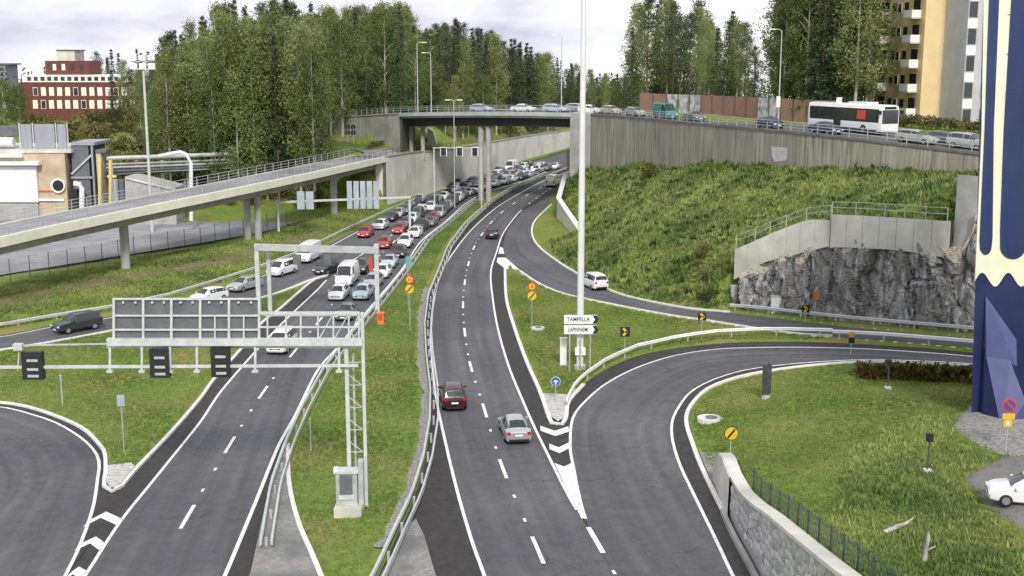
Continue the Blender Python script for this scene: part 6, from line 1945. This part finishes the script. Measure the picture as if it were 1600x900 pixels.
on_path(940, 455, ER1, True, 'minivan', 'white', 'white minivan on the on-ramp at the foot of the green slope', front=False)
for px, py, k, c, lab in ((86, 523, 'off-roader', 'dark', 'dark off-roader leaving on the exit slip road left of the gantry'), (303, 476, 'hatchback', 'white', 'white hatchback on the exit slip road half hidden by the sign board'),
                          (362, 458, 'estate car', 'silver', 'silver estate car on the exit slip road behind the white hatchback'), (425, 434, 'minivan', 'white', 'white minivan on the exit slip road beside the portal gantry leg'),
                          (472, 413, 'panel van', 'white', 'white van entering the exit slip road under the portal beam'), (497, 431, 'hatchback', 'dark', 'dark hatchback crossing the nose of the exit slip road')):
    on_path(px, py, OR1, True, k, c, lab)
# --- upper street
for px, off, k, c, rev, lab in ((502, 6, 'minivan', 'white', 1, 'white minivan on the street left of the bridge'), (752, 5, 'hatchback', 'pale blue', 0, 'pale hatchback on the bridge above the paired columns'), (818, 5, 'sedan', 'white', 0, 'white sedan on the bridge'),
                                (868, 5, 'estate car', 'pale blue', 0, 'pale blue estate car on the bridge next to the lamp post'), (893, 9, 'hatchback', 'silver', 1, 'silver hatchback on the bridge beside the tall mast'), (922, 4, 'hatchback', 'white', 0, 'white hatchback on the upper street above the right abutment'),
                                (955, 5, 'hatchback', 'beige', 0, 'beige hatchback on the upper street at the start of the long wall'), (993, 4.5, 'estate car', 'silver', 0, 'silver estate car behind the green van on the upper street'), (1085, 4.5, 'sedan', 'grey', 0, 'grey sedan before the painted noise barrier bays'),
                                (1203, 4, 'estate car', 'dark blue', 0, 'dark blue estate car on the upper street below the white notice box'), (1432, 4.2, 'estate car', 'silver', 0, 'silver estate car in front of the bus'), (1472, 6.5, 'sedan', 'grey', 0, 'grey sedan below the yellow apartment block'),
                                (1513, 4.5, 'off-roader', 'silver', 0, 'silver off-roader on the upper street beside the navy tower'), (1290, 3.0, 'sedan', 'dark blue', 0, 'dark blue sedan between the railing and the bus')):
    b, d = at_street(px, off, 0.03)
    spawn(k, c, b, -d if rev else d, lab, detail=1)
b, d = at_street(1039, 4.0, 0.03)
spawn('panel van', 'green', b, d, 'teal green van on the upper street above the long wall', scale=1.0)
# --- parked car at the right edge
g = G(1612, 790, 4.0)
spawn('hatchback', 'white', Vector((g.x, g.y, g.z + 0.12)), Vector((-0.96, 0.25, 0)).normalized(), 'white car parked on the gravel at the foot of the navy tower')
# --- bus
b, d = at_street(1330, 8.5, 0.03)
bus = thing('bus', b, 'white city bus with black window band and red advert panel on the upper street', 'bus', rz=math.atan2(-d.x, d.y))
LB, WB, HB = 6.1, 1.26, 3.05
def bbox(name, x0, x1, y0, y1, z0, z1, mat, parent=None):
    return MB().box(((x0 + x1) / 2, (y0 + y1) / 2, (z0 + z1) / 2), (x1 - x0, y1 - y0, z1 - z0)).obj(name, mat, parent or bus)
sec = [(WB * 0.95, 0.32), (WB, 0.6), (WB, 2.6), (WB * 0.93, 2.95), (WB * 0.7, HB), (-WB * 0.7, HB), (-WB * 0.93, 2.95), (-WB, 2.6), (-WB, 0.6), (-WB * 0.95, 0.32)]
mb = MB()
ys = [(-LB, 0.93), (-LB + 0.12, 1.0), (LB - 0.25, 1.0), (LB, 0.9)]
vs = [(x * s_, y, z if s_ == 1 else 0.3 + (z - 0.3) * 0.97) for y, s_ in ys for x, z in sec]
n = len(sec)
bus.scale = (1.1, 1.12, 1.12)
fs = [(i * n + k, i * n + (k + 1) % n, (i + 1) * n + (k + 1) % n, (i + 1) * n + k) for i in range(3) for k in range(n)] + [tuple(range(n)), tuple(3 * n + k for k in range(n))]
body = mb.add(vs, fs).obj('body', PAINT['white'], bus, smooth=30)
for sx in (-1, 1):
    bbox('window_band', sx * WB - 0.01, sx * WB + 0.012, -LB + 0.35, LB - 0.3, 1.25, 2.62, m_black, body)
    for k in range(7):
        y0 = -LB + 0.55 + k * 1.58
        if k == 5:
            bbox('advert_panel', sx * WB - 0.005, sx * WB + 0.022, y0, y0 + 1.4, 1.5, 2.45, m_red, body)
        else:
            bbox('side_window', sx * WB - 0.005, sx * WB + 0.020, y0, y0 + 1.4, 1.4, 2.5, m_glass, body)
    bbox('door', sx * WB - 0.005, sx * WB + 0.030, -1.5, -0.3, 0.45, 2.45, m_glass, body)
    bbox('skirt', sx * WB - 0.005, sx * WB + 0.014, -LB + 0.4, LB - 0.6, 0.34, 0.55, PAINT['dark blue'], body)
bbox('windscreen', -WB * 0.82, WB * 0.82, LB - 0.02, LB + 0.03, 1.15, 2.55, m_glass)
bbox('destination_display', -WB * 0.6, WB * 0.6, LB - 0.02, LB + 0.02, 2.62, 2.88, m_black)
bbox('rear_window', -WB * 0.7, WB * 0.7, -LB - 0.03, -LB + 0.05, 1.5, 2.4, m_glass)
bbox('roof_unit', -0.8, 0.8, 0.3, 3.2, HB - 0.02, HB + 0.22, PAINT['white'])
bbox('roof_vent', -0.3, 0.3, -2.4, -2.2, HB - 0.02, HB + 0.55, m_white)
for y in (-3.2, 3.4):
    for sx in (-1, 1):
        wv = MB().tube([(-0.14, 0, 0), (0.14, 0, 0)], 0.48, 18).obj('wheel', m_tyre, bus, smooth=40)
        wv.location = (sx * (WB - 0.12), y, 0.48)
        rv = MB().tube([(-0.15, 0, 0), (0.15, 0, 0)], 0.28, 14).obj('rim', m_rim, wv, smooth=40)
for sx in (-1, 1):
    bbox('headlight', sx * 0.85 - 0.2, sx * 0.85 + 0.2, LB - 0.06, LB + 0.03, 0.62, 0.8, m_lamp)
    bbox('mirror', sx * 1.45 - 0.1, sx * 1.45 + 0.1, LB - 0.1, LB + 0.25, 2.1, 2.5, m_black)
# ================================================================ TREES
def set_tint(me, per_face):
    at = me.attributes.new('tint', 'FLOAT', 'FACE')
    at.data.foreach_set('value', per_face)
def leaf_cloud(name, centres, sizes, mat, quads, qsize, seed, droop=0.0, flat=0.0):
    """clumps of small leaf-sized faces; centres: n x 3, sizes: clump radii"""
    rg = np.random.default_rng(seed)
    n = len(centres)
    c = np.repeat(centres, quads, axis=0)
    s = np.repeat(sizes, quads)
    off = rg.normal(0, 0.5, (len(c), 3)) * s[:, None]
    off[:, 2] *= (0.75 + droop)
    c = c + off
    d1 = rg.normal(0, 1, (len(c), 3))
    d1 /= np.linalg.norm(d1, axis=1)[:, None]
    d2 = rg.normal(0, 1, (len(c), 3))
    d2[:, 2] *= (1 - flat)
    d1[:, 2] *= (1 - flat)
    d2 -= d1 * (d1 * d2).sum(1)[:, None]
    d2 /= np.linalg.norm(d2, axis=1)[:, None]
    q = qsize * rg.uniform(0.6, 1.35, len(c))[:, None]
    a = c - d1 * q * 0.5
    b = c + d2 * q * 0.34
    e = c + d1 * q * 0.5
    f = c - d2 * q * 0.34
    vs = np.stack([a, b, e, f], 1).reshape(-1, 3)
    me = bpy.data.meshes.new(name)
    m = len(c)
    me.vertices.add(4 * m)
    me.vertices.foreach_set('co', vs.ravel())
    me.loops.add(4 * m)
    me.loops.foreach_set('vertex_index', np.arange(4 * m))
    me.polygons.add(m)
    me.polygons.foreach_set('loop_start', np.arange(0, 4 * m, 4))
    me.materials.append(mat)
    me.update()
    base = np.repeat(rg.uniform(0.1, 0.9, n), quads)
    set_tint(me, np.clip(base + rg.normal(0, 0.18, m), 0, 1))
    return me
def trunk_mesh(name, h, r, mat, limbs, seed, lean=0.02):
    rd = random.Random(seed)
    mb = MB()
    pts, rs, x, y = [], [], 0, 0
    for k in range(7):
        pts.append((x, y, h * k / 6 - 0.5 * (k == 0)))
        rs.append(r * (1 - 0.86 * k / 6))
        x += rd.uniform(-lean, lean) * h / 6
        y += rd.uniform(-lean, lean) * h / 6
    mb.tube(pts, rs, 7)
    for (z, l, up) in limbs:
        a = rd.uniform(0, 6.28)
        k = z / h * 6
        i = min(5, int(k))
        p = Vector(pts[i]).lerp(Vector(pts[i + 1]), k - i)
        mb.tube([p, p + Vector((math.cos(a) * l * 0.5, math.sin(a) * l * 0.5, l * up * 0.6)), p + Vector((math.cos(a) * l, math.sin(a) * l, l * up))], [r * 0.28, r * 0.18, r * 0.06], 5)
    return mb.mesh(name, (mat,), smooth=60)
TREE = {}
def build_trees():
    for v in range(4):                                     # birch: 20 m nominal
        rg = np.random.default_rng(100 + v)
        n = 130
        z = rg.uniform(3.2 + v * 0.8, 19.6, n)
        t = (z - 3.2) / 16.8
        rad = (1.0 + 2.0 * np.sin(np.clip(t * 1.05, 0, 1) * math.pi) ** 0.8) * np.sqrt(rg.uniform(0.08, 1, n)) * rg.uniform(0.8, 1.15, n) * (0.82 if v % 2 else 1.0)
        a = rg.uniform(0, 6.28, n)
        c = np.stack([rad * np.cos(a), rad * np.sin(a), z], 1)
        TREE['birch', v] = (trunk_mesh('trunk', 19, 0.23, m_bark, [(6 + 1.2 * k, 2.2 - 0.12 * k, 0.9) for k in range(9)], v), leaf_cloud('crown', c, rg.uniform(0.5, 1.15, n), l_birch, 46, 0.29, 200 + v, droop=0.55))
    for v in range(3):                                     # spruce
        rg = np.random.default_rng(120 + v)
        cs, sz = [], []
        z = 1.6 + v
        while z < 19.6:
            R_ = max(0.18, 3.0 * (1 - (z / 20) ** 1.15) * rg.uniform(0.82, 1.1))
            k = max(3, int(R_ * 4.2))
            for i in range(k):
                a = 6.28 * i / k + rg.uniform(0, 1.0)
                for f in (0.38, 0.74, 1.0):
                    rr = R_ * f * rg.uniform(0.85, 1.12)
                    cs.append((rr * math.cos(a), rr * math.sin(a), z - rr * 0.30 + rg.uniform(-0.2, 0.2)))
                    sz.append(0.30 + 0.22 * (1 - f) + 0.12 * R_ / 3)
            z += rg.uniform(0.62, 0.9)
        TREE['spruce', v] = (trunk_mesh('trunk', 19.5, 0.24, m_bark_d, [], 20 + v), leaf_cloud('crown', np.array(cs), np.array(sz), l_spruce, 14, 0.28, 220 + v, flat=0.35))
    for v in range(3):                                     # pine
        rg = np.random.default_rng(140 + v)
        n = 70
        z = rg.uniform(8.5, 19.5, n)
        t = (z - 8.5) / 11
        rad = (0.7 + 2.6 * (1 - t) ** 0.6) * np.sqrt(rg.uniform(0.05, 1, n)) * np.where(t > 0.9, 0.6, 1)
        a = rg.uniform(0, 6.28, n)
        c = np.stack([rad * np.cos(a), rad * np.sin(a), z], 1)
        TREE['pine', v] = (trunk_mesh('trunk', 19.3, 0.25, m_bark_d, [(9 + 0.9 * k, 2.6 - 0.15 * k, 0.35) for k in range(11)], 40 + v), leaf_cloud('crown', c, rg.uniform(0.6, 1.1, n), l_pine, 46, 0.28, 240 + v))
    for v in range(3):                                     # aspen / dense broadleaf
        rg = np.random.default_rng(160 + v)
        n = 150
        z = rg.uniform(3.5, 19.4, n)
        t = (z - 3.5) / 16
        rad = (0.9 + 2.9 * np.sin(np.clip(t, 0, 1) * math.pi) ** 0.6) * np.sqrt(rg.uniform(0.1, 1, n)) * rg.uniform(0.75, 1.2, n)
        a = rg.uniform(0, 6.28, n)
        c = np.stack([rad * np.cos(a), rad * np.sin(a), z], 1)
        TREE['aspen', v] = (trunk_mesh('trunk', 18.5, 0.27, m_bark, [(5 + 1.3 * k, 2.6 - 0.12 * k, 0.9) for k in range(9)], 60 + v), leaf_cloud('crown', c, rg.uniform(0.6, 1.3, n), l_aspen, 46, 0.30, 260 + v, droop=0.2))
    for v in range(3):                                     # bush: 3 m nominal
        rg = np.random.default_rng(180 + v)
        n = 26
        d = rg.normal(0, 1, (n, 3))
        d /= np.linalg.norm(d, axis=1)[:, None]
        c = d * np.array([1.5, 1.5, 1.2]) * rg.uniform(0.3, 1, (n, 1)) + np.array([0, 0, 1.5])
        c[:, 2] = np.maximum(c[:, 2], 0.25)
        TREE['bush', v] = (trunk_mesh('stem', 2.2, 0.07, m_bark_d, [(0.5 + 0.3 * k, 0.9, 0.8) for k in range(5)], 80 + v), leaf_cloud('foliage', c, rg.uniform(0.35, 0.7, n), l_bush, 16, 0.30, 280 + v))
build_trees()
NV = {'birch': 4, 'spruce': 3, 'pine': 3, 'aspen': 3, 'bush': 3}
NAMES = {'birch': 'birch_tree', 'spruce': 'spruce_tree', 'pine': 'pine_tree', 'aspen': 'aspen_tree', 'bush': 'bush'}
def plant(kind, x, y, h, label, group, wide=1.0, z=None):
    v = random.randrange(NV[kind])
    z = TZ(x, y) if z is None else z
    t = thing(NAMES[kind], Vector((x, y, z - 0.1)), label, 'bush' if kind == 'bush' else 'tree', group, rz=random.uniform(0, 6.28))
    s = h / (3.0 if kind == 'bush' else 19.8)
    t.scale = (s * wide, s * wide, s)
    tr, cr = TREE[kind, v]
    link('stem' if kind == 'bush' else 'trunk', tr, t)
    link('foliage' if kind == 'bush' else 'crown', cr, t)
    return t
KIND_TXT = {'birch': 'slender light-green birch with pale trunk', 'spruce': 'dark pointed spruce', 'pine': 'dark-green pine with bare lower trunk', 'aspen': 'leafy deep-green aspen'}
NO_GO = [(p.x, p.y) for p in offset(STREET, 1.0)] + [(p.x, p.y) for p in reversed(offset(STREET, -17.0))]
def blocked(x, y):
    a, b = np.array([x]), np.array([y])
    if y > 228 and -18 < x < 45 and TZ(x, y) < 4.0:
        return True
    return bool(inside(NO_GO, a, b)[0]) or terr_full(a, b)[1][0] < 1.6
def stand(n, px0, px1, Y0, Y1, tops, mix, where, group, hmin=6.0, jit=(0.80, 1.02), wide=(0.85, 1.15), zfix=None, mind=2.4, seed=1):
    rd = random.Random(seed)
    placed = []
    tries = 0
    while len(placed) < n and tries < n * 30:
        tries += 1
        f = (len(placed) + rd.random()) / n
        px = px0 + (px1 - px0) * ((f * 7.0) % 1.0)
        Y = Y0 + (Y1 - Y0) * rd.random()
        x = PD(px, 100, Y).x
        if any(math.hypot(x - a, Y - b) < mind for a, b in placed) or blocked(x, Y):
            continue
        z = TZ(x, Y) if zfix is None else zfix(x, Y)
        top = PD(px, interp(tops, px), Y).z
        h = (top - z) * rd.uniform(*jit)
        if h < hmin:
            h = hmin * rd.uniform(0.8, 1.2)
        k = rd.choices(list(mix), list(mix.values()))[0]
        placed.append((x, Y))
        wh = where if isinstance(where, str) else next(t_ for lim, t_ in where if px <= lim)
        plant(k, x, Y, h, KIND_TXT[k] + ' ' + wh, group, wide=rd.uniform(*wide) * (1.0 if h < 24 else 0.86), z=z)
stand(96, 238, 492, 203, 232, [(236, 86), (262, 62), (290, 48), (340, 20), (360, 2), (380, 14), (420, 10), (445, 0), (470, 16), (492, 14)], {'birch': 7, 'aspen': 2, 'spruce': 1}, [(300, 'at the stand edge beside the floodlight mast'), (372, 'rising behind the pipe bridge'), (440, 'rising behind the elevated ramp railing'), (999, 'next to the bridge wing wall')], 'trees of the dense stand behind the ramp', jit=(0.62, 0.97), seed=3, mind=1.9)
stand(40, 236, 492, 233, 268, [(236, 82), (280, 44), (340, 14), (360, -2), (400, 8), (445, -4), (492, 10)], {'spruce': 7, 'birch': 3, 'pine': 3}, [(330, 'deep in the stand near the brick office'), (420, 'deep in the stand behind the ramp'), (999, 'deep in the stand towards the bridge')], 'trees of the dense stand behind the ramp', jit=(0.9, 1.03), seed=4)
stand(50, 488, 655, 246, 330, [(492, 14), (520, 14), (560, 6), (590, 8), (620, 4), (640, 14), (652, 60), (655, 70)], {'birch': 6, 'spruce': 2, 'pine': 3, 'aspen': 1}, [(560, 'behind the wing wall with the round signs'), (999, 'behind the lamp posts on the bridge')], 'trees above the wing wall of the bridge', jit=(0.85, 1.02), seed=5)
stand(12, 492, 640, 330, 350, [(492, 14), (540, 20), (600, 6), (640, 16)], {'spruce': 4, 'birch': 3}, 'on the hill left of the bridge', 'trees above the wing wall of the bridge', jit=(0.9, 1.0), seed=6)
stand(60, 655, 840, 280, 350, [(655, 50), (672, 34), (690, 42), (712, 20), (730, 44), (760, 40), (790, 56), (820, 62), (835, 78)], {'spruce': 6, 'pine': 5, 'birch': 1}, 'on the ridge beyond the bridge', 'conifers beyond the bridge', jit=(0.84, 1.02), mind=2.2, seed=7)
stand(12, 690, 1000, 262, 285, [(690, 120), (735, 66), (760, 110), (800, 118), (850, 112), (900, 120), (935, 108), (1000, 126)], {'birch': 3, 'aspen': 3, 'spruce': 1}, 'just behind the bridge street', 'small trees just behind the bridge', jit=(0.75, 1.02), hmin=4, seed=8)
stand(90, 822, 1000, 320, 430, [(830, 76), (860, 82), (890, 98), (920, 108), (960, 110), (1000, 118)], {'spruce': 5, 'pine': 2, 'birch': 2}, 'in the distant treeline right of the bridge', 'trees of the distant treeline', jit=(0.8, 1.02), hmin=5, mind=2.2, seed=9)
stand(30, 985, 1185, 196, 270, [(988, 30), (1000, -14), (1030, -20), (1062, -4), (1078, 12), (1090, 4), (1112, 32), (1135, 6), (1150, 24), (1163, 14), (1178, 62), (1190, 110)], {'pine': 4, 'spruce': 4, 'birch': 4}, [(1060, 'behind the noise barrier by the green van'), (1110, 'behind the painted noise barrier bays'), (9999, 'behind the reddish noise barrier panels')], 'trees behind the noise barrier', jit=(0.86, 1.02), seed=10)
stand(30, 1212, 1360, 160, 196, [(1205, 40), (1215, -10), (1240, -50), (1300, -70), (1388, -60)], {'aspen': 7, 'birch': 3, 'spruce': 1}, [(1262, 'in the grove behind the post with white box'), (1320, 'in the grove behind the rear of the bus'), (9999, 'in the grove beside the yellow apartment block')], 'trees of the grove behind the bus', jit=(0.86, 1.04), seed=11)
stand(16, 25, 236, 372, 420, [(25, 112), (50, 108), (80, 96), (130, 88), (160, 76), (200, 72), (236, 80)], {'spruce': 5, 'pine': 3}, 'behind the brick office', 'conifers behind the brick office', jit=(0.85, 1.02), hmin=8, mind=3.5, seed=12)
stand(5, 170, 232, 300, 335, [(160, 100), (180, 84), (200, 90), (232, 96)], {'spruce': 3, 'pine': 2, 'birch': 2}, 'before the right end of the brick office', 'trees before the brick office', jit=(0.8, 1.0), mind=3.0, seed=13)
stand(6, -25, 28, 290, 330, [(-25, 118), (0, 120), (28, 130)], {'aspen': 4, 'spruce': 2}, 'at the left edge beside the brick office', 'trees at the left edge', jit=(0.9, 1.0), mind=3.0, seed=14)
def bushes(n, px0, px1, py0, py1, h0, h1, label, group, seed, Yrange=None, zf=None):
    rd = random.Random(seed)
    for _ in range(n):
        px, py = rd.uniform(px0, px1), rd.uniform(py0, py1)
        if Yrange:
            Y = rd.uniform(*Yrange)
            x = PD(px, 100, Y).x
        else:
            g = G(px, py, 4)
            x, Y = g.x, g.y
        if blocked(x, Y) or (seed == 26 and TZ(x, Y) < 5.5):
            continue
        plant('bush', x, Y, rd.uniform(h0, h1), label, group, wide=rd.uniform(0.9, 1.4), z=zf(x, Y) if zf else None)
bushes(40, 40, 240, 0, 0, 3.5, 6.5, 'rounded bush on the hillside below the brick office', 'bushes below the brick office', 21, (265, 330))
bushes(34, 165, 330, 0, 0, 3.0, 5.5, 'bush at the forest edge behind the pipe bridge', 'bushes behind the pipe bridge', 22, (212, 255))
bushes(16, 310, 492, 0, 0, 1.8, 3.6, 'undergrowth bush at the foot of the birch stand', 'undergrowth of the birch stand', 23, (200, 210))
bushes(14, 495, 660, 0, 0, 1.6, 3.4, 'yellowing bush behind the railing left of the bridge', 'bushes left of the bridge', 24, (246, 300))
bushes(12, 690, 1000, 0, 0, 1.6, 3.2, 'low bush along the far side of the bridge street', 'bushes behind the bridge street', 25, (236, 262))
bushes(18, 690, 885, 0, 0, 2.2, 4.2, 'bush above the pale retaining wall seen under the bridge', 'bushes above the retaining wall', 26, (300, 365))
bushes(14, 1012, 1390, 0, 0, 2.0, 3.4, 'bush behind the noise barrier', 'bushes behind the noise barrier', 27, (172, 190))
bushes(9, 1090, 1148, 395, 480, 1.0, 1.9, 'dry shrub at the left edge of the rock face', 'shrubs by the rock face', 28)
bushes(7, 570, 622, 222, 234, 1.0, 1.6, 'low dark shrub at the foot of the bridge wing wall', 'shrubs by the wing wall', 29, (226, 238))
# the far wood closing the horizon
def far_wood(n, seed):
    rg = np.random.default_rng(seed)
    cs, sz = [], []
    for _ in range(n):
        Y = rg.uniform(440, 640)
        x = rg.uniform(-0.62, 0.62) * Y
        z0, h = TZ(x, Y), rg.uniform(11, 16)
        r0 = rg.uniform(1.8, 2.6)
        for f in np.linspace(0.04, 1, 12):
            for a in rg.uniform(0, 6.28, 3 if f < 0.8 else 1):
                rr = r0 * (1 - f) * rg.uniform(0.5, 1.1)
                cs.append((x + rr * math.cos(a), Y + rr * math.sin(a), z0 + h * f))
                sz.append(0.7 + 0.5 * (1 - f))
    me = leaf_cloud('distant_forest', np.array(cs), np.array(sz), l_pine, 5, 1.0, seed)
    tag(link('distant_forest', me), 'dark far wood along the horizon', 'forest', kind='stuff')
far_wood(900, 77)
# clipped hedge
h0, h1 = G(1338, 590, 2.0), G(1530, 600, 2.5)
hb_ = h0.lerp(h1, 0.5)
hb_.z = TZ(hb_.x, hb_.y)
hd = thing('hedge', hb_, 'clipped brownish hedge along the inside of the ramp', 'hedge')
rg = np.random.default_rng(55)
n = 260
u = rg.uniform(0, 1, n)
c = np.stack([h0.x + (h1.x - h0.x) * u - hb_.x, h0.y + (h1.y - h0.y) * u + rg.uniform(-0.5, 0.5, n) - hb_.y, np.array([TZ(h0.x + (h1.x - h0.x) * t_, h0.y + (h1.y - h0.y) * t_) for t_ in u]) - hb_.z + rg.uniform(0.15, 1.15, n)], 1)
link('foliage', leaf_cloud('foliage', c, np.full(n, 0.28), leaf_mat('hedge_leaves', (0.05, 0.045, 0.015), (0.17, 0.12, 0.04), rand=0.05), 26, 0.2, 56), hd)
mb = MB()
for k in range(24):
    p = h0.lerp(h1, k / 23)
    mb.tube([(p.x - hb_.x, p.y - hb_.y, TZ(p.x, p.y) - hb_.z - 0.1), (p.x - hb_.x, p.y - hb_.y, TZ(p.x, p.y) - hb_.z + 0.8)], [0.04, 0.02], 5)
mb.obj('stems', m_bark_d, hd)
hd.children[-1].name = 'stem_row'

# ================================================================ GRASS AND WEEDS (uncountable)
def tufts(name, polys_px, dens, hgt, wid, mat, seed, blades=3, z0=0.0, minsd=0.25, zfun=None, label=None, world_polys=None, patchy=0.0):
    rg = np.random.default_rng(seed)
    P_ = []
    for poly in (world_polys or [[(q.x, q.y) for q in (G(x, y, z0) for x, y in pp)] for pp in polys_px]):
        p = np.array(poly)
        lo, hi = p.min(0), p.max(0)
        m = int((hi - lo).prod() * dens)
        xy = rg.uniform(lo, hi, (m, 2))
        xy = xy[inside(poly, xy[:, 0], xy[:, 1])]
        P_.append(xy)
    xy = np.concatenate(P_)
    z, sd = terr_full(xy[:, 0], xy[:, 1])
    k = sd > minsd
    if patchy:
        nz = np.sin(xy[:, 0] * 0.9 + 2 * np.sin(xy[:, 1] * 0.5)) * np.sin(xy[:, 1] * 0.8 + 2 * np.sin(xy[:, 0] * 0.4))
        k &= rg.uniform(-1, 1, len(xy)) < nz + (1 - patchy)
    xy, z = xy[k], z[k]
    n = len(xy)
    hue = 0.5 + 0.34 * np.sin(xy[:, 0] * 0.35 + 1.7 * np.sin(xy[:, 1] * 0.23)) * np.sin(xy[:, 1] * 0.31 + 1.3 * np.sin(xy[:, 0] * 0.19))
    c = np.repeat(np.column_stack([xy, z]), blades, axis=0)
    m = len(c)
    a = rg.uniform(0, 6.28, m)
    h = hgt * np.repeat(rg.uniform(0.5, 1.35, n), blades) * rg.uniform(0.7, 1.1, m)
    dx, dy = np.cos(a), np.sin(a)
    w_ = wid * rg.uniform(0.6, 1.3, m)
    le = rg.uniform(0.2, 0.8, m) * h
    c[:, 0] += rg.normal(0, wid * 0.8, m)
    c[:, 1] += rg.normal(0, wid * 0.8, m)
    A = c + np.stack([-dy * w_ / 2, dx * w_ / 2, np.full(m, -0.03)], 1)
    B = c + np.stack([dy * w_ / 2, -dx * w_ / 2, np.full(m, -0.03)], 1)
    C = c + np.stack([dx * le, dy * le, h], 1)
    vs = np.stack([A, B, C], 1).reshape(-1, 3)
    me = bpy.data.meshes.new(name)
    me.vertices.add(3 * m)
    me.vertices.foreach_set('co', vs.ravel())
    me.loops.add(3 * m)
    me.loops.foreach_set('vertex_index', np.arange(3 * m))
    me.polygons.add(m)
    me.polygons.foreach_set('loop_start', np.arange(0, 3 * m, 3))
    me.materials.append(mat)
    me.update()
    set_tint(me, np.clip(np.repeat(hue, blades) + np.repeat(rg.normal(0, 0.16, n), blades) + rg.normal(0, 0.08, m), 0, 1))
    o = link(name, me)
    return tag(o, label, 'grass', kind='stuff')
MED = [(q.x, q.y) for q in W['LR'] if q.y < 215] + [(q.x, q.y) for q in reversed(W['RL']) if q.y < 215]
MED = [(x, y) for x, y in MED]
tufts('lawn_grass', None, 40, 0.14, 0.08, l_grass, 31, world_polys=[MED], minsd=0.9, label='short green grass on the median strip')
tufts('lawn_grass', [[(0, 540), (0, 632), (94, 655), (165, 715), (167, 730), (208, 728), (312, 622), (378, 545), (437, 484), (500, 436), (420, 464), (172, 520)]], 36, 0.14, 0.08, l_grass, 32, minsd=0.4, label='short green grass on the lawn below the gantry')
tufts('lawn_grass', [[(791, 425), (800, 425), (925, 472), (1100, 503), (1300, 530), (1125, 530), (1000, 552), (912, 602), (893, 618), (846, 614), (803, 511)]], 36, 0.14, 0.08, l_grass, 33, minsd=0.4, label='short green grass on the triangular lawn')
tufts('lawn_grass', None, 40, 0.14, 0.08, l_grass, 34, world_polys=[[(x, y) for x, y in TER_POLY if x < 60] + [(40, 84), (40, 45), (14, 45)]], minsd=0.5, z0=3, label='green grass on the terrace above the stone wall')
tufts('weeds', [[(1330, 700), (1450, 650), (1500, 640), (1480, 700), (1560, 720), (1500, 760), (1600, 850), (1600, 905), (1350, 905), (1300, 800)]], 16, 0.26, 0.17, l_weed, 35, blades=6, z0=3.6, patchy=0.5, label='leafy weeds growing on the terrace beside the tower')
SL_W = [(x, y) for x, y in SLOPE_POLY if y > 96 and y < 232 and x < 60]
tufts('weeds', None, 9.0, 0.40, 0.28, l_weed, 36, blades=6, world_polys=[SL_W], minsd=0.8, patchy=0.35, label='tangled green weeds covering the slope below the long wall')
tufts('weeds', [[(-60, 520), (0, 512), (178, 484), (334, 444), (469, 396), (600, 330), (560, 318), (450, 352), (400, 372), (210, 405), (0, 447), (-60, 460)]], 10, 0.28, 0.18, l_weed, 37, blades=5, minsd=0.6, patchy=0.4, label='rough grass bank between the yard fence and the exit slip road')
tufts('weeds', [[(492, 256), (560, 238), (600, 231), (560, 226), (500, 218), (480, 240)]], 6, 0.3, 0.3, l_grass, 38, blades=4, z0=9, label='bright grass mound beside the ramp end')
drape('bare_strip', [G(-60, 495), G(80, 462), G(200, 440), G(330, 418), G(400, 402), G(520, 360), G(520, 352), G(400, 388), G(260, 420), G(100, 445), G(-60, 472)], m_dirt, 0.02)
gm = [p for p in W['RL'] if 60 < p.y < 135]
ga_, gb2 = offset(gm, -0.12), offset(gm, -0.75)
gb2 = [p + (q - p) * (0.9 * noise.noise(Vector((p.y * 0.9, 0, 0)))) for p, q in zip(gb2, ga_)]
ribbon('gravel_margin', ga_, gb2, 0.15, m_gravel, cross=2)
l_dry = leaf_mat('dry_stalks', (0.10, 0.085, 0.035), (0.30, 0.24, 0.12), rand=0.0)
tufts('weeds', None, 1.6, 0.42, 0.22, l_dry, 41, blades=4, world_polys=[SL_W], minsd=1.2, patchy=0.95, label='dry brown stalks scattered over the slope below the long wall')
tufts('weeds', None, 0.6, 0.6, 0.4, leaf_mat('dark_weed_leaves', (0.03, 0.06, 0.014), (0.10, 0.15, 0.04), rand=0.0), 42, blades=8, world_polys=[SL_W], minsd=1.5, patchy=1.15, label='dark leafy clumps scattered over the slope below the long wall')
for k in range(12):
    b, d = at_street(1398 + k * 13, 18.2)
    plant('bush', b.x, b.y, random.uniform(1.6, 2.4), 'dark bush in the row before the apartment blocks', 'bushes before the apartment blocks', wide=1.2)
